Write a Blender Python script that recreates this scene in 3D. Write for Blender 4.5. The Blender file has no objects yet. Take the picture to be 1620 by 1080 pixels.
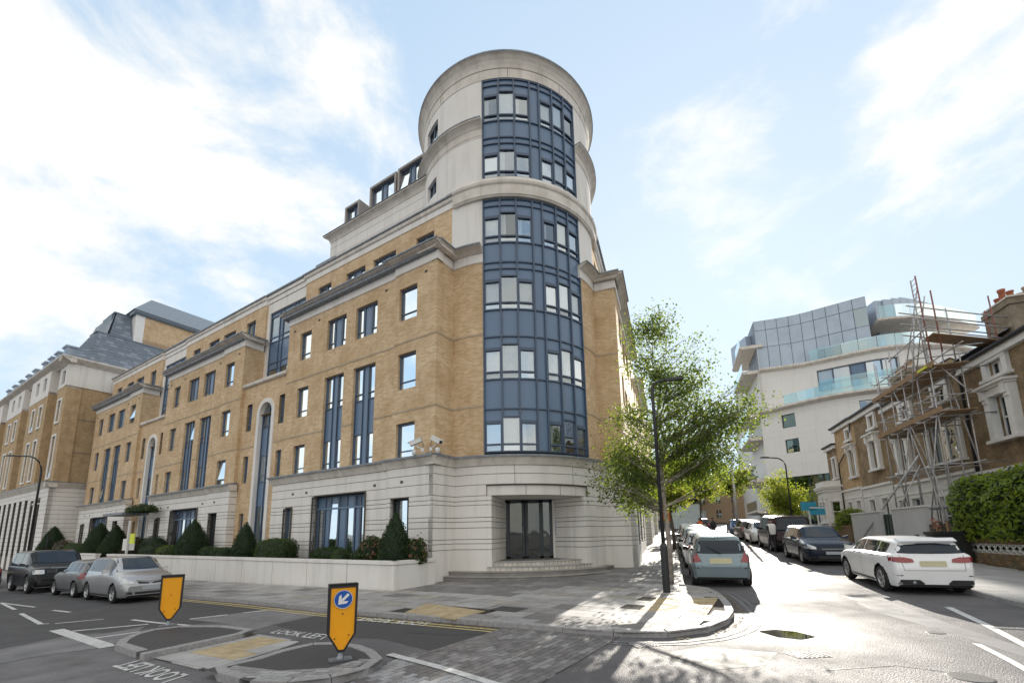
import bpy, bmesh, math, random
from mathutils import Vector, Matrix, noise
from mathutils.bvhtree import BVHTree
R = math.radians
random.seed(7)
S = bpy.context.scene
COL = S.collection

# ---------------------------------------------------------------- camera
E0 = 1.65
cd = bpy.data.cameras.new('camera'); cam = bpy.data.objects.new('camera', cd); COL.objects.link(cam)
cd.sensor_width = 36; cd.lens = 696.2425/1620*36; cd.shift_y = 187.2463/1620
cd.clip_start = .05; cd.clip_end = 3000
_a, _r = .1663, -.0172
_F = Vector((0, math.cos(_a), math.sin(_a))); _U0 = Vector((0, -math.sin(_a), math.cos(_a))); _R0 = Vector((1, 0, 0))
_R = _R0*math.cos(_r)+_U0*math.sin(_r); _U = _U0*math.cos(_r)-_R0*math.sin(_r)
_m = Matrix((_R, _U, -_F)).transposed().to_4x4(); _m.translation = Vector((0, 0, E0)); cam.matrix_world = _m
S.camera = cam
S.render.resolution_x = 1024; S.render.resolution_y = 682

# ---------------------------------------------------------------- world + sun
_sa, _se = R(24.6), R(19.5)
SUN = Vector((math.sin(_sa)*math.cos(_se), math.cos(_sa)*math.cos(_se), math.sin(_se)))
S_EL = math.asin(SUN.z); S_AZ = math.atan2(SUN.x, SUN.y)
W = bpy.data.worlds.new('World'); S.world = W; W.use_nodes = True
nt = W.node_tree; N = nt.nodes; Lk = nt.links; N.clear()
def nd(t, **k):
    n = N.new(t)
    for a, b in k.items(): setattr(n, a, b)
    return n
sky = nd('ShaderNodeTexSky', sky_type='NISHITA', sun_disc=False)
sky.sun_elevation = S_EL; sky.sun_rotation = S_AZ; sky.air_density = 1.0; sky.dust_density = .6; sky.ozone_density = 1.5
tc = nd('ShaderNodeTexCoord')
nrm = nd('ShaderNodeVectorMath', operation='NORMALIZE'); Lk.new(tc.outputs['Generated'], nrm.inputs[0])
sep = nd('ShaderNodeSeparateXYZ'); Lk.new(nrm.outputs[0], sep.inputs[0])
def mth(op, a, b=None, c=None, clamp=False):
    n = nd('ShaderNodeMath', operation=op, use_clamp=clamp)
    for i, v in enumerate((a, b, c)):
        if v is None: continue
        if isinstance(v, (int, float)): n.inputs[i].default_value = v
        else: Lk.new(v, n.inputs[i])
    return n.outputs[0]
zz = mth('MAXIMUM', mth('ADD', sep.outputs[2], .12), .05)
cx_ = mth('DIVIDE', sep.outputs[0], zz); cy_ = mth('DIVIDE', sep.outputs[1], zz)
comb = nd('ShaderNodeCombineXYZ'); Lk.new(cx_, comb.inputs[0]); Lk.new(cy_, comb.inputs[1])
n1 = nd('ShaderNodeTexNoise'); n1.inputs['Scale'].default_value = 3.4; n1.inputs['Detail'].default_value = 9; n1.inputs['Roughness'].default_value = .6; n1.inputs['Distortion'].default_value = .25
mp = nd('ShaderNodeMapping'); mp.inputs['Location'].default_value = (3.1, 1.7, .4); mp.inputs['Scale'].default_value = (1, 1, 1.7); Lk.new(nrm.outputs[0], mp.inputs[0]); Lk.new(mp.outputs[0], n1.inputs['Vector'])
cov = mth('MULTIPLY_ADD', n1.outputs[0], 2.3, -.65)
def pix(x, y):
    d = _F*696.2425+_R*(x-810)-_U*(y-727.2463)
    return d.normalized()
# cloud banks in view, then unseen added ones: (direction, size, weight)
for d, r, w in [(pix(450, 110), .26, .26), (pix(200, 120), .26, .20), (pix(270, 270), .2, .16), (pix(20, 380), .2, .1), (pix(30, 160), .1, -.1), (pix(1090, 185), .11, .34), (pix(1180, 195), .08, .26), (pix(1470, 110), .10, .30), (pix(1600, 10), .08, .3),
                (pix(1350, 380), .30, .18), (pix(60, 400), .28, .12), (pix(470, 330), .2, .06), (pix(820, 20), .22, -.32), (pix(1010, 60), .2, -.22), (pix(1300, 230), .15, -.15), (pix(70, 90), .05, -.15),
                (Vector((0, -.15, 1)), .6, .3), (Vector((-.5, -.7, .5)), .8, .45), (Vector((.6, -.6, .4)), .8, .42), (Vector((-.9, .1, .4)), .5, .3), (Vector((.9, -.1, .45)), .5, .25)]:  # out of view: banks added overhead and around to raise the ambient light
    dd = nd('ShaderNodeVectorMath', operation='DISTANCE'); Lk.new(nrm.outputs[0], dd.inputs[0]); dd.inputs[1].default_value = d.normalized()
    g = mth('POWER', 2.718, mth('MULTIPLY', mth('POWER', mth('DIVIDE', dd.outputs['Value'], r), 2.0), -1.0))
    cov = mth('ADD', cov, mth('MULTIPLY', g, w))
hz = mth('POWER', mth('SUBTRACT', 1.0, mth('ABSOLUTE', sep.outputs[2]), clamp=True), 5.0)
cov = mth('ADD', cov, mth('MULTIPLY', hz, .10))
mr = nd('ShaderNodeMapRange', interpolation_type='SMOOTHSTEP'); Lk.new(cov, mr.inputs[0])
mr.inputs[1].default_value = .60; mr.inputs[2].default_value = 1.22; mr.inputs[3].default_value = .16
hs = nd('ShaderNodeHueSaturation'); hs.inputs['Saturation'].default_value = 1.15; hs.inputs['Value'].default_value = 3.6
Lk.new(sky.outputs[0], hs.inputs['Color'])
cmp1 = nd('ShaderNodeVectorMath', operation='MULTIPLY_ADD'); Lk.new(hs.outputs[0], cmp1.inputs[0]); cmp1.inputs[1].default_value = (1/2.1, 1/2.72, 1/3.35); cmp1.inputs[2].default_value = (1, 1, 1)
cmp2 = nd('ShaderNodeVectorMath', operation='DIVIDE'); Lk.new(hs.outputs[0], cmp2.inputs[0]); Lk.new(cmp1.outputs[0], cmp2.inputs[1])
mix = nd('ShaderNodeMix', data_type='RGBA'); Lk.new(mr.outputs[0], mix.inputs[0]); Lk.new(cmp2.outputs[0], mix.inputs[6])
mix.inputs[7].default_value = (3.3, 3.14, 2.86, 1)
bg = nd('ShaderNodeBackground'); Lk.new(mix.outputs[2], bg.inputs[0]); bg.inputs[1].default_value = .12
wo = nd('ShaderNodeOutputWorld'); Lk.new(bg.outputs[0], wo.inputs[0])
sl = bpy.data.lights.new('sun', 'SUN'); sl.energy = 3.0; sl.angle = R(.5); sl.color = (1, .93, .82)
so = bpy.data.objects.new('sun', sl); COL.objects.link(so); so.rotation_euler = SUN.to_track_quat('Z', 'Y').to_euler()
S.view_settings.view_transform = 'Standard'; S.view_settings.look = 'None'; S.view_settings.gamma = 1; S.view_settings.exposure = 1.62
S.view_settings.use_curve_mapping = False

# ---------------------------------------------------------------- materials
def mat(name, col, rough=.6, metal=0, var=.12, vs=3., bump=0., bs=40., spec=.5, coat=0., col2=None, det=4, trans=None, alpha=None, emit=None, uvbrick=None, stain=0., coords='Object', rvar=0.):
    m = bpy.data.materials.new(name); m.use_nodes = True
    t = m.node_tree; n = t.nodes; l = t.links; p = n['Principled BSDF']
    def mk(ty, **k):
        q = n.new(ty)
        for a, b in k.items(): setattr(q, a, b)
        return q
    p.inputs['Roughness'].default_value = rough; p.inputs['Metallic'].default_value = metal
    p.inputs['Specular IOR Level'].default_value = spec; p.inputs['Coat Weight'].default_value = coat; p.inputs['Coat Roughness'].default_value = .04
    tc = mk('ShaderNodeNewGeometry') if coords == 'World' else mk('ShaderNodeTexCoord')
    co = tc.outputs['Position'] if coords == 'World' else tc.outputs['Object']
    c2 = col2 or tuple(c*.6 for c in col)
    nz = mk('ShaderNodeTexNoise'); nz.inputs['Scale'].default_value = vs; nz.inputs['Detail'].default_value = det; nz.inputs['Roughness'].default_value = .65; l.new(co, nz.inputs['Vector'])
    cur = None
    if uvbrick:
        uv = mk('ShaderNodeUVMap'); bt = mk('ShaderNodeTexBrick'); l.new(uv.outputs[0], bt.inputs['Vector'])
        bw, rh, ms, ca, cb, cm = uvbrick
        bt.inputs['Scale'].default_value = 1; bt.inputs['Brick Width'].default_value = bw; bt.inputs['Row Height'].default_value = rh; bt.inputs['Mortar Size'].default_value = ms
        bt.inputs['Color1'].default_value = (*ca, 1); bt.inputs['Color2'].default_value = (*cb, 1); bt.inputs['Mortar'].default_value = (*cm, 1); bt.inputs['Bias'].default_value = 0
        cur = bt.outputs['Color']; bfac = bt.outputs['Fac']
    mx = mk('ShaderNodeMix', data_type='RGBA')
    mrr = mk('ShaderNodeMapRange'); mrr.inputs[1].default_value = .35; mrr.inputs[2].default_value = .75; mrr.inputs[4].default_value = min(1, var*2.2); l.new(nz.outputs[0], mrr.inputs[0]); l.new(mrr.outputs[0], mx.inputs[0])
    if cur: l.new(cur, mx.inputs[6])
    else: mx.inputs[6].default_value = (*col, 1)
    mx.inputs[7].default_value = (*c2, 1)
    cur = mx.outputs[2]
    if stain:
        mpn = mk('ShaderNodeMapping'); mpn.inputs['Scale'].default_value = (1.2, 1.2, .12); l.new(co, mpn.inputs[0])
        n2 = mk('ShaderNodeTexNoise'); n2.inputs['Scale'].default_value = 2.2; n2.inputs['Detail'].default_value = 6; l.new(mpn.outputs[0], n2.inputs['Vector'])
        m2 = mk('ShaderNodeMapRange'); m2.inputs[1].default_value = .5; m2.inputs[2].default_value = .75; m2.inputs[4].default_value = stain; l.new(n2.outputs[0], m2.inputs[0])
        x2 = mk('ShaderNodeMix', data_type='RGBA'); l.new(m2.outputs[0], x2.inputs[0]); l.new(cur, x2.inputs[6]); x2.inputs[7].default_value = (col[0]*.4, col[1]*.4, col[2]*.38, 1); cur = x2.outputs[2]
    l.new(cur, p.inputs['Base Color'])
    if rvar:
        m3 = mk('ShaderNodeMapRange'); m3.inputs[1].default_value = .35; m3.inputs[2].default_value = .65; m3.inputs[3].default_value = max(.05, rough-rvar); m3.inputs[4].default_value = rough+rvar*.6; l.new(nz.outputs[0], m3.inputs[0]); l.new(m3.outputs[0], p.inputs['Roughness'])
    if bump or uvbrick:
        bp = mk('ShaderNodeBump'); bp.inputs['Strength'].default_value = bump or .4; bp.inputs['Distance'].default_value = .02 if name == 'asphalt' else .01
        n4 = mk('ShaderNodeTexNoise'); n4.inputs['Scale'].default_value = bs; n4.inputs['Detail'].default_value = 3; l.new(co, n4.inputs['Vector'])
        if uvbrick:
            mm = mk('ShaderNodeMath', operation='MULTIPLY_ADD'); l.new(bfac, mm.inputs[0]); mm.inputs[1].default_value = -1.; l.new(n4.outputs[0], mm.inputs[2]); l.new(mm.outputs[0], bp.inputs['Height'])
        else: l.new(n4.outputs[0], bp.inputs['Height'])
        l.new(bp.outputs[0], p.inputs['Normal'])
    if trans:
        tr = mk('ShaderNodeBsdfTranslucent'); tr.inputs[0].default_value = (*trans, 1); ms = mk('ShaderNodeMixShader'); ms.inputs[0].default_value = .5
        l.new(p.outputs[0], ms.inputs[1]); l.new(tr.outputs[0], ms.inputs[2]); l.new(ms.outputs[0], n['Material Output'].inputs[0])
    if alpha is not None:
        tr = mk('ShaderNodeBsdfTransparent'); tr.inputs[0].default_value = (*[min(1, c*1.0) for c in (alpha[1] if isinstance(alpha, tuple) else (1, 1, 1))], 1)
        ms = mk('ShaderNodeMixShader'); ms.inputs[0].default_value = alpha[0] if isinstance(alpha, tuple) else alpha
        l.new(p.outputs[0], ms.inputs[1]); l.new(tr.outputs[0], ms.inputs[2]); l.new(ms.outputs[0], n['Material Output'].inputs[0])
    return m
def glass(name, tint, refl=.45, rough=.02, tr=(.75, .85, .9)):
    """window pane: sharp reflection over a see-through tinted pane"""
    m = bpy.data.materials.new(name); m.use_nodes = True; t = m.node_tree; n = t.nodes; l = t.links; n.remove(n['Principled BSDF'])
    g = n.new('ShaderNodeBsdfGlossy'); g.inputs['Roughness'].default_value = rough; g.inputs[0].default_value = (*tint, 1)
    x = n.new('ShaderNodeBsdfTransparent'); x.inputs[0].default_value = (*tr, 1)
    fr = n.new('ShaderNodeLayerWeight'); fr.inputs[0].default_value = .35
    mr = n.new('ShaderNodeMapRange'); mr.inputs[4].default_value = 1; l.new(fr.outputs['Fresnel'], mr.inputs[0])
    oi = n.new('ShaderNodeObjectInfo'); mo = n.new('ShaderNodeMath'); mo.operation = 'MULTIPLY_ADD'; l.new(oi.outputs['Random'], mo.inputs[0]); mo.inputs[1].default_value = refl*1.1; mo.inputs[2].default_value = refl*.45; l.new(mo.outputs[0], mr.inputs[3])
    tcx = n.new('ShaderNodeTexCoord'); nz = n.new('ShaderNodeTexNoise'); nz.inputs['Scale'].default_value = 1.3; l.new(tcx.outputs['Object'], nz.inputs[0])
    bp = n.new('ShaderNodeBump'); bp.inputs['Strength'].default_value = .25; bp.inputs['Distance'].default_value = .02; l.new(nz.outputs[0], bp.inputs['Height']); l.new(bp.outputs[0], g.inputs['Normal'])
    ms = n.new('ShaderNodeMixShader'); l.new(mr.outputs[0], ms.inputs[0]); l.new(x.outputs[0], ms.inputs[1]); l.new(g.outputs[0], ms.inputs[2]); l.new(ms.outputs[0], n['Material Output'].inputs[0])
    return m
BRK = (.225, .075, .007)
M = dict(
 brick=mat('stock_brick', (.5, .3, .13), .85, var=.30, vs=1.1, col2=(.44, .27, .13), uvbrick=BRK+((.76, .57, .35), (.56, .38, .205), (.68, .58, .45)), bs=60, stain=.18),
 brickold=mat('old_brick', (.2, .13, .07), .9, var=.4, vs=1.6, col2=(.12, .085, .05), uvbrick=BRK+((.40, .28, .15), (.27, .19, .11), (.33, .28, .21)), bs=60, stain=.25),
 brickwarm=mat('warm_brick', (.3, .2, .1), .9, var=.3, vs=1.6, col2=(.32, .21, .11), uvbrick=BRK+((.62, .43, .23), (.46, .31, .16), (.50, .42, .31)), bs=60, stain=.2),
 brickwall=mat('mossy_brick', (.2, .13, .07), .9, var=.6, vs=2.5, col2=(.08, .065, .03), uvbrick=BRK+((.28, .17, .08), (.17, .10, .06), (.22, .18, .13)), bs=60),
 stone=mat('portland_stone', (.80, .77, .735), .75, var=.2, vs=1.1, bump=.12, bs=50, stain=.3, col2=(.70, .65, .59), coords='World'),
 stone2=mat('portland_stone_cornice', (.74, .69, .63), .75, var=.3, vs=1.4, bump=.12, bs=50, stain=.5, col2=(.45, .4, .34), coords='World'),
 render=mat('white_render', (.74, .73, .71), .8, var=.15, vs=.5, bump=.05, bs=80, stain=.1, col2=(.70, .65, .59), coords='World'),
 joint=mat('stone_joint', (.13, .115, .10), .9, var=.2),
 lead=mat('lead_flashing', (.16, .19, .23), .5, metal=.2, var=.5, vs=6, col2=(.32, .33, .34), stain=.3, coords='World'),
 frame=mat('blue_grey_frame', (.075, .11, .17), .4, var=.08, spec=.5),
 panel=mat('blue_grey_panel', (.13, .205, .32), .35, var=.25, vs=.6, col2=(.11, .175, .27), spec=.6, coords='World'),
 darkframe=mat('dark_frame', (.035, .045, .055), .4, var=.08),
 curtain=mat('net_curtain', (.88, .87, .84), .9, var=.2, vs=4),
 blind=mat('beige_curtain', (.52, .47, .40), .9, var=.3, vs=6),
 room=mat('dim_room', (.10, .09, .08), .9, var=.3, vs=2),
 lobby=mat('lobby_wall', (.75, .5, .22), .7, var=.6, vs=2.5, col2=(.12, .10, .05)),
 white=mat('white_paint', (.8, .79, .77), .5, var=.1, vs=2, stain=.1, coords='World'),
 stucco=mat('white_stucco', (.76, .75, .73), .75, var=.15, vs=1.5, bump=.06, bs=60, stain=.14, coords='World'),
 stuccogrey=mat('pale_grey_render', (.55, .55, .56), .8, var=.15, vs=1.5, bump=.06, bs=60, stain=.1),
 slate=mat('roof_slate', (.18, .21, .26), .5, var=.3, vs=2, col2=(.09, .10, .12), rvar=.15),
 slatel=mat('pale_roof_slate', (.23, .265, .32), .45, var=.3, vs=3, col2=(.19, .22, .27), rvar=.1),
 slated=mat('dark_roof_slate', (.14, .18, .23), .45, var=.3, vs=3, col2=(.15, .17, .19), rvar=.1),
 zinc=mat('zinc_cladding', (.46, .54, .64), .45, metal=.1, var=.2, vs=.6, coords='World'),
 bronze=mat('dormer_cladding', (.32, .285, .26), .5, metal=.2, var=.2),
 darkmetal=mat('black_metal', (.018, .019, .021), .4, var=.1, spec=.5),
 gutter=mat('black_gutter', (.02, .022, .026), .45, var=.1),
 galv=mat('galvanised_tube', (.55, .55, .56), .45, metal=.4, var=.3, vs=9, col2=(.22, .17, .14)),
 rust=mat('red_tube', (.30, .09, .07), .6, var=.5, vs=8, col2=(.16, .08, .06)),
 board=mat('scaffold_board', (.36, .23, .13), .8, var=.4, vs=3, col2=(.22, .15, .09)),
 terracotta=mat('terracotta', (.42, .14, .07), .8, var=.4, vs=6),
 buffpot=mat('buff_clay', (.48, .34, .22), .8, var=.4, vs=6),
 asphalt=mat('asphalt', (.18, .172, .178), .66, var=.8, vs=.45, col2=(.085, .082, .086), bump=1., bs=55, spec=.17, coords='World', rvar=.14, det=10),
 asphaltl=mat('worn_asphalt', (.23, .222, .23), .68, spec=.16, var=.5, vs=1.2, col2=(.14, .14, .14), bump=.6, bs=60, coords='World', rvar=.12, det=8),
 asphaltd=mat('patched_asphalt', (.075, .074, .077), .68, spec=.16, var=.5, vs=1.5, col2=(.085, .083, .083), bump=.5, bs=80, coords='World', rvar=.12, det=8),
 paint=mat('road_paint', (.66, .66, .65), .6, var=.45, vs=9, col2=(.34, .34, .33), bump=.3, bs=60, det=8, coords='World'),
 ypaint=mat('yellow_road_paint', (.60, .48, .20), .6, var=.5, vs=9, col2=(.3, .26, .15), det=8, coords='World'),
 kerb=mat('granite_kerb', (.36, .35, .35), .75, spec=.25, var=.35, vs=14, col2=(.2, .19, .19), bump=.2, bs=90, coords='World', rvar=.15),
 mortar=mat('pavement_bed', (.075, .068, .06), .95, spec=.1, var=.3, vs=2, coords='World'),
 tact=mat('buff_tactile', (.50, .40, .25), .75, spec=.25, var=.45, vs=3, col2=(.3, .23, .14), coords='World', rvar=.2),
 soil=mat('soil', (.05, .04, .03), .95, var=.4, vs=4),
 bark=mat('birch_bark', (.42, .37, .32), .8, var=.7, vs=6, col2=(.10, .075, .06), bump=.5, bs=25),
 barkd=mat('brown_bark', (.12, .09, .07), .9, var=.5, vs=6, bump=.5, bs=25),
 yellow=mat('amber_plastic', (.95, .40, .004), .35, var=.08, vs=4, spec=.5),
 black=mat('black_plastic', (.02, .02, .022), .45, var=.1),
 blue=mat('sign_blue', (.01, .09, .42), .35, var=.05),
 signwhite=mat('sign_white', (.82, .82, .82), .4, var=.04),
 steel=mat('bright_steel', (.26, .28, .31), .35, metal=.7, var=.1),
 cctv=mat('cctv_white', (.75, .75, .73), .4, var=.15, vs=5),
 signyellow=mat('sign_yellow', (.72, .78, .03), .5, var=.1),
 signteal=mat('sign_teal', (.05, .35, .50), .5, var=.1),
 puddle=mat('puddle_water', (.04, .04, .03), .02, var=.1, spec=.6),
 green=mat('green_can', (.05, .4, .22), .3, var=.3, metal=.5, vs=30),
 litter=mat('leaf_litter', (.30, .20, .08), .8, var=.6, vs=9, col2=(.12, .08, .04)),
 orange=mat('orange_cloth', (.75, .16, .03), .8, var=.1), cloth=mat('dark_cloth', (.03, .03, .04), .8, var=.1), skin=mat('skin', (.5, .3, .22), .6, var=.05),
 glass=glass('window_glass', (.82, .92, 1.0), .38, tr=(.92, .96, 1.)),
 glassd=glass('dark_window_glass', (.8, .88, .95), .09, tr=(.6, .65, .65)),
 glassdoor=glass('door_glass', (.8, .85, .85), .06, tr=(.95, .95, .92)),
 glassg=glass('green_balcony_glass', (.82, .93, .96), .22, tr=(.66, .82, .84), rough=.08),
 glasst=glass('teal_curtain_glass', (.55, .75, .72), .3, tr=(.25, .4, .38)),
 carglass=mat('car_glass', (.012, .022, .035), .03, var=.02, spec=.42),
 tyre=mat('tyre', (.02, .02, .02), .8, var=.1), rim=mat('alloy_rim', (.45, .45, .46), .3, metal=.8, var=.1),
 tail=mat('tail_light', (.26, .004, .006), .15, var=.15, vs=12, coat=1.), head=mat('head_light', (.55, .58, .6), .08, metal=.4, var=.3, vs=14, coat=1.),
 plate=mat('rear_plate', (.55, .50, .32), .5, var=.1), platef=mat('front_plate', (.42, .45, .50), .5, var=.1), platey=mat('yellow_plate', (.70, .52, .08), .5, var=.1),
)
for i, c in enumerate([(.38, .365, .36), (.30, .285, .28), (.44, .43, .42), (.37, .345, .31), (.23, .22, .215)]):
    M['slab%d' % i] = mat('paving_slab_%s' % 'abcde'[i], c, .72, var=.45, vs=1.7, spec=.2, col2=tuple(k*.62 for k in c), bump=.12, bs=60, coords='World', rvar=.2, det=7)
for i, c in enumerate([(.30, .29, .295), (.22, .205, .205), (.17, .16, .16), (.40, .40, .41)]):
    M['pav%d' % i] = mat('block_paver_%s' % 'abcd'[i], c, .5, var=.4, vs=6, col2=tuple(k*.6 for k in c), bump=.15, bs=60, coords='World', rvar=.15)
def leafmat(name, c, t, c2=None): return mat(name, c, .42, var=.4, vs=1.4, col2=c2 or tuple(k*.55 for k in c), trans=t, spec=.4, coords='World')
M['birch'] = leafmat('birch_leaf', (.05, .09, .022), (.11, .18, .02)); M['birch2'] = leafmat('birch_leaf_pale', (.09, .14, .03), (.30, .38, .04))
M['yew'] = leafmat('yew_leaf', (.055, .115, .035), (.03, .06, .01)); M['box'] = leafmat('box_leaf', (.08, .13, .03), (.08, .12, .02)); M['varieg'] = leafmat('variegated_leaf', (.13, .18, .07), (.1, .15, .04), (.04, .09, .03))
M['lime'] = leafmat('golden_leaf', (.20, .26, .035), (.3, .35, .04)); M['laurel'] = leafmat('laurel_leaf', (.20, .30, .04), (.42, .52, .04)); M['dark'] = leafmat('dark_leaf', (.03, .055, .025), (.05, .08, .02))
M['petal'] = leafmat('hydrangea_petal', (.78, .36, .28), (.3, .12, .08), (.6, .38, .26)); M['petalw'] = leafmat('pale_petal', (.7, .62, .5), (.2, .2, .15)); M['rust_leaf'] = leafmat('bronze_leaf', (.17, .07, .045), (.1, .04, .02))
M['street'] = leafmat('street_tree_leaf', (.13, .17, .03), (.45, .45, .06)); M['palm'] = leafmat('palm_leaf', (.04, .075, .03), (.08, .12, .03))

# ---------------------------------------------------------------- frames of the place
uL = Vector((-.8458, .5335)); nL = Vector((-.5335, -.8458)); Q0 = Vector((-2.8754, 16.5474))
uR = Vector((.3354, .9421)); nR = Vector((.9421, -.3354)); P0 = Vector((4.80, 18.92))
DC = Vector((-.0387, 21.0575)); RT = 4.4
def FL(u, n, z): v = Q0+uL*u+nL*n; return Vector((v.x, v.y, z))
def FR(u, n, z): v = P0+uR*u+nR*n; return Vector((v.x, v.y, z))
def D(a, r, z): a = R(a); return Vector((DC.x+r*math.sin(a), DC.y-r*math.cos(a), z))
_det = uR.x*uL.y-uL.x*uR.y
def sp(x, w=2.):
    t = max(-50, min(50, x/w)); return w*math.log1p(math.exp(t))
def gz(x, y):
    dx, dy = x-1., y-15.
    al = (dx*uL.y-uL.x*dy)/_det; be = (uR.x*dy-dx*uR.y)/_det
    return .038*(sp(al)-sp(al-95, 8))-.016*(sp(be)-sp(be-95, 8))
ROAD = -.10
def ground(x, y, dz=0): return Vector((x, y, gz(x, y)+dz))
def pg(px, py, dz=0):
    """ground point taken from an image pixel position"""
    d = _F*696.2425+_R*(px-810)-_U*(py-727.2463); z = 0
    for _ in range(60):
        t = (z+dz-E0)/d.z; x, y = d.x*t, d.y*t; z += .5*(gz(x, y)-z)
    return Vector((x, y))

# ---------------------------------------------------------------- object helpers
def link(o, parent=None, loc=None):
    COL.objects.link(o)
    if parent: o.parent = parent
    if loc is not None: o.location = loc
    return o
def tag(o, label=None, cat=None, group=None, kind=None):
    for k, v in (('label', label), ('category', cat), ('group', group), ('kind', kind)):
        if v: o[k] = v
    return o
def empty(name, loc=(0, 0, 0), rz=0, label=None, cat=None, group=None):
    o = bpy.data.objects.new(name, None); o.empty_display_size = .2; link(o); o.location = loc; o.rotation_euler = (0, 0, rz)
    return tag(o, label, cat, group)
def world_parts(e):
    """parts built in world coordinates under an empty that stands at the thing's base"""
    iv = (Matrix.Translation(e.location) @ e.rotation_euler.to_matrix().to_4x4()).inverted()
    for c in e.children: c.matrix_parent_inverse = iv
class MB:
    def __init__(s): s.v = []; s.f = []; s.m = []; s.uv = {}; s.sm = []
    def vert(s, p): s.v.append(tuple(p)); return len(s.v)-1
    def face(s, pts, m=0, uv=None, smooth=False):
        i = [s.vert(p) for p in pts]; s.f.append(i); s.m.append(m); s.sm.append(smooth)
        if uv: s.uv[len(s.f)-1] = uv
        return s
    def mesh(s, vs, fs, m=0, smooth=False):
        b = len(s.v); s.v += [tuple(p) for p in vs]
        for f in fs: s.f.append([b+i for i in f]); s.m.append(m); s.sm.append(smooth)
        return s
    def box8(s, P, m=0):
        return s.mesh(P, [(0, 3, 2, 1), (4, 5, 6, 7), (0, 1, 5, 4), (1, 2, 6, 5), (2, 3, 7, 6), (3, 0, 4, 7)], m)
    def box(s, x0, x1, y0, y1, z0, z1, m=0):
        return s.box8([(x0, y0, z0), (x1, y0, z0), (x1, y1, z0), (x0, y1, z0), (x0, y0, z1), (x1, y0, z1), (x1, y1, z1), (x0, y1, z1)], m)
    def fbox(s, F, u0, u1, n0, n1, z0, z1, m=0):
        return s.box8([F(u0, n0, z0), F(u1, n0, z0), F(u1, n1, z0), F(u0, n1, z0), F(u0, n0, z1), F(u1, n0, z1), F(u1, n1, z1), F(u0, n1, z1)], m)
    def tube(s, pts, r, seg=8, m=0, cap=True):
        pts = [Vector(p) for p in pts]; rs = r if isinstance(r, (list, tuple)) else [r]*len(pts); b = len(s.v)
        for i, p in enumerate(pts):
            d = (pts[min(i+1, len(pts)-1)]-pts[max(i-1, 0)]).normalized()
            a = d.cross(Vector((0, 0, 1)) if abs(d.z) < .9 else Vector((1, 0, 0))).normalized(); c = d.cross(a)
            for k in range(seg):
                t = 2*math.pi*k/seg; s.v.append(tuple(p+(a*math.cos(t)+c*math.sin(t))*rs[i]))
        for i in range(len(pts)-1):
            for k in range(seg):
                s.f.append([b+i*seg+k, b+i*seg+(k+1) % seg, b+(i+1)*seg+(k+1) % seg, b+(i+1)*seg+k]); s.m.append(m); s.sm.append(True)
        if cap:
            s.f.append([b+k for k in range(seg)][::-1]); s.m.append(m); s.sm.append(False)
            s.f.append([b+(len(pts)-1)*seg+k for k in range(seg)]); s.m.append(m); s.sm.append(False)
        return s
    def lathe(s, prof, seg=24, c=(0, 0), m=0, a0=0, a1=360, smooth=True):
        b = len(s.v); full = abs(a1-a0) >= 360; n = seg if full else seg+1
        for r, z in prof:
            for k in range(n):
                t = R(a0+(a1-a0)*k/seg); s.v.append((c[0]+r*math.sin(t), c[1]-r*math.cos(t), z))
        for i in range(len(prof)-1):
            for k in range(seg):
                k2 = (k+1) % n
                s.f.append([b+i*n+k, b+i*n+k2, b+(i+1)*n+k2, b+(i+1)*n+k]); s.m.append(m); s.sm.append(smooth)
        return s
    def build(s, name, mats, parent=None, label=None, cat=None, group=None, kind=None, uvauto=False):
        me = bpy.data.meshes.new(name); me.from_pydata(s.v, [], s.f)
        if not isinstance(mats, (list, tuple)): mats = [mats]
        for x in mats: me.materials.append(x)
        if len(mats) > 1: me.polygons.foreach_set('material_index', s.m)
        me.polygons.foreach_set('use_smooth', s.sm)
        if s.uv:
            u = me.uv_layers.new(name='UVMap')
            for fi, uv in s.uv.items():
                p = me.polygons[fi]
                for k, li in enumerate(p.loop_indices): u.data[li].uv = uv[k]
        me.update()
        o = bpy.data.objects.new(name, me); link(o, parent)
        return tag(o, label, cat, group, kind)
def clone(o, parent=None):
    c = o.copy(); COL.objects.link(c)
    if parent: c.parent = parent
    for ch in list(o.children): clone(ch, c)
    return c
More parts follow.
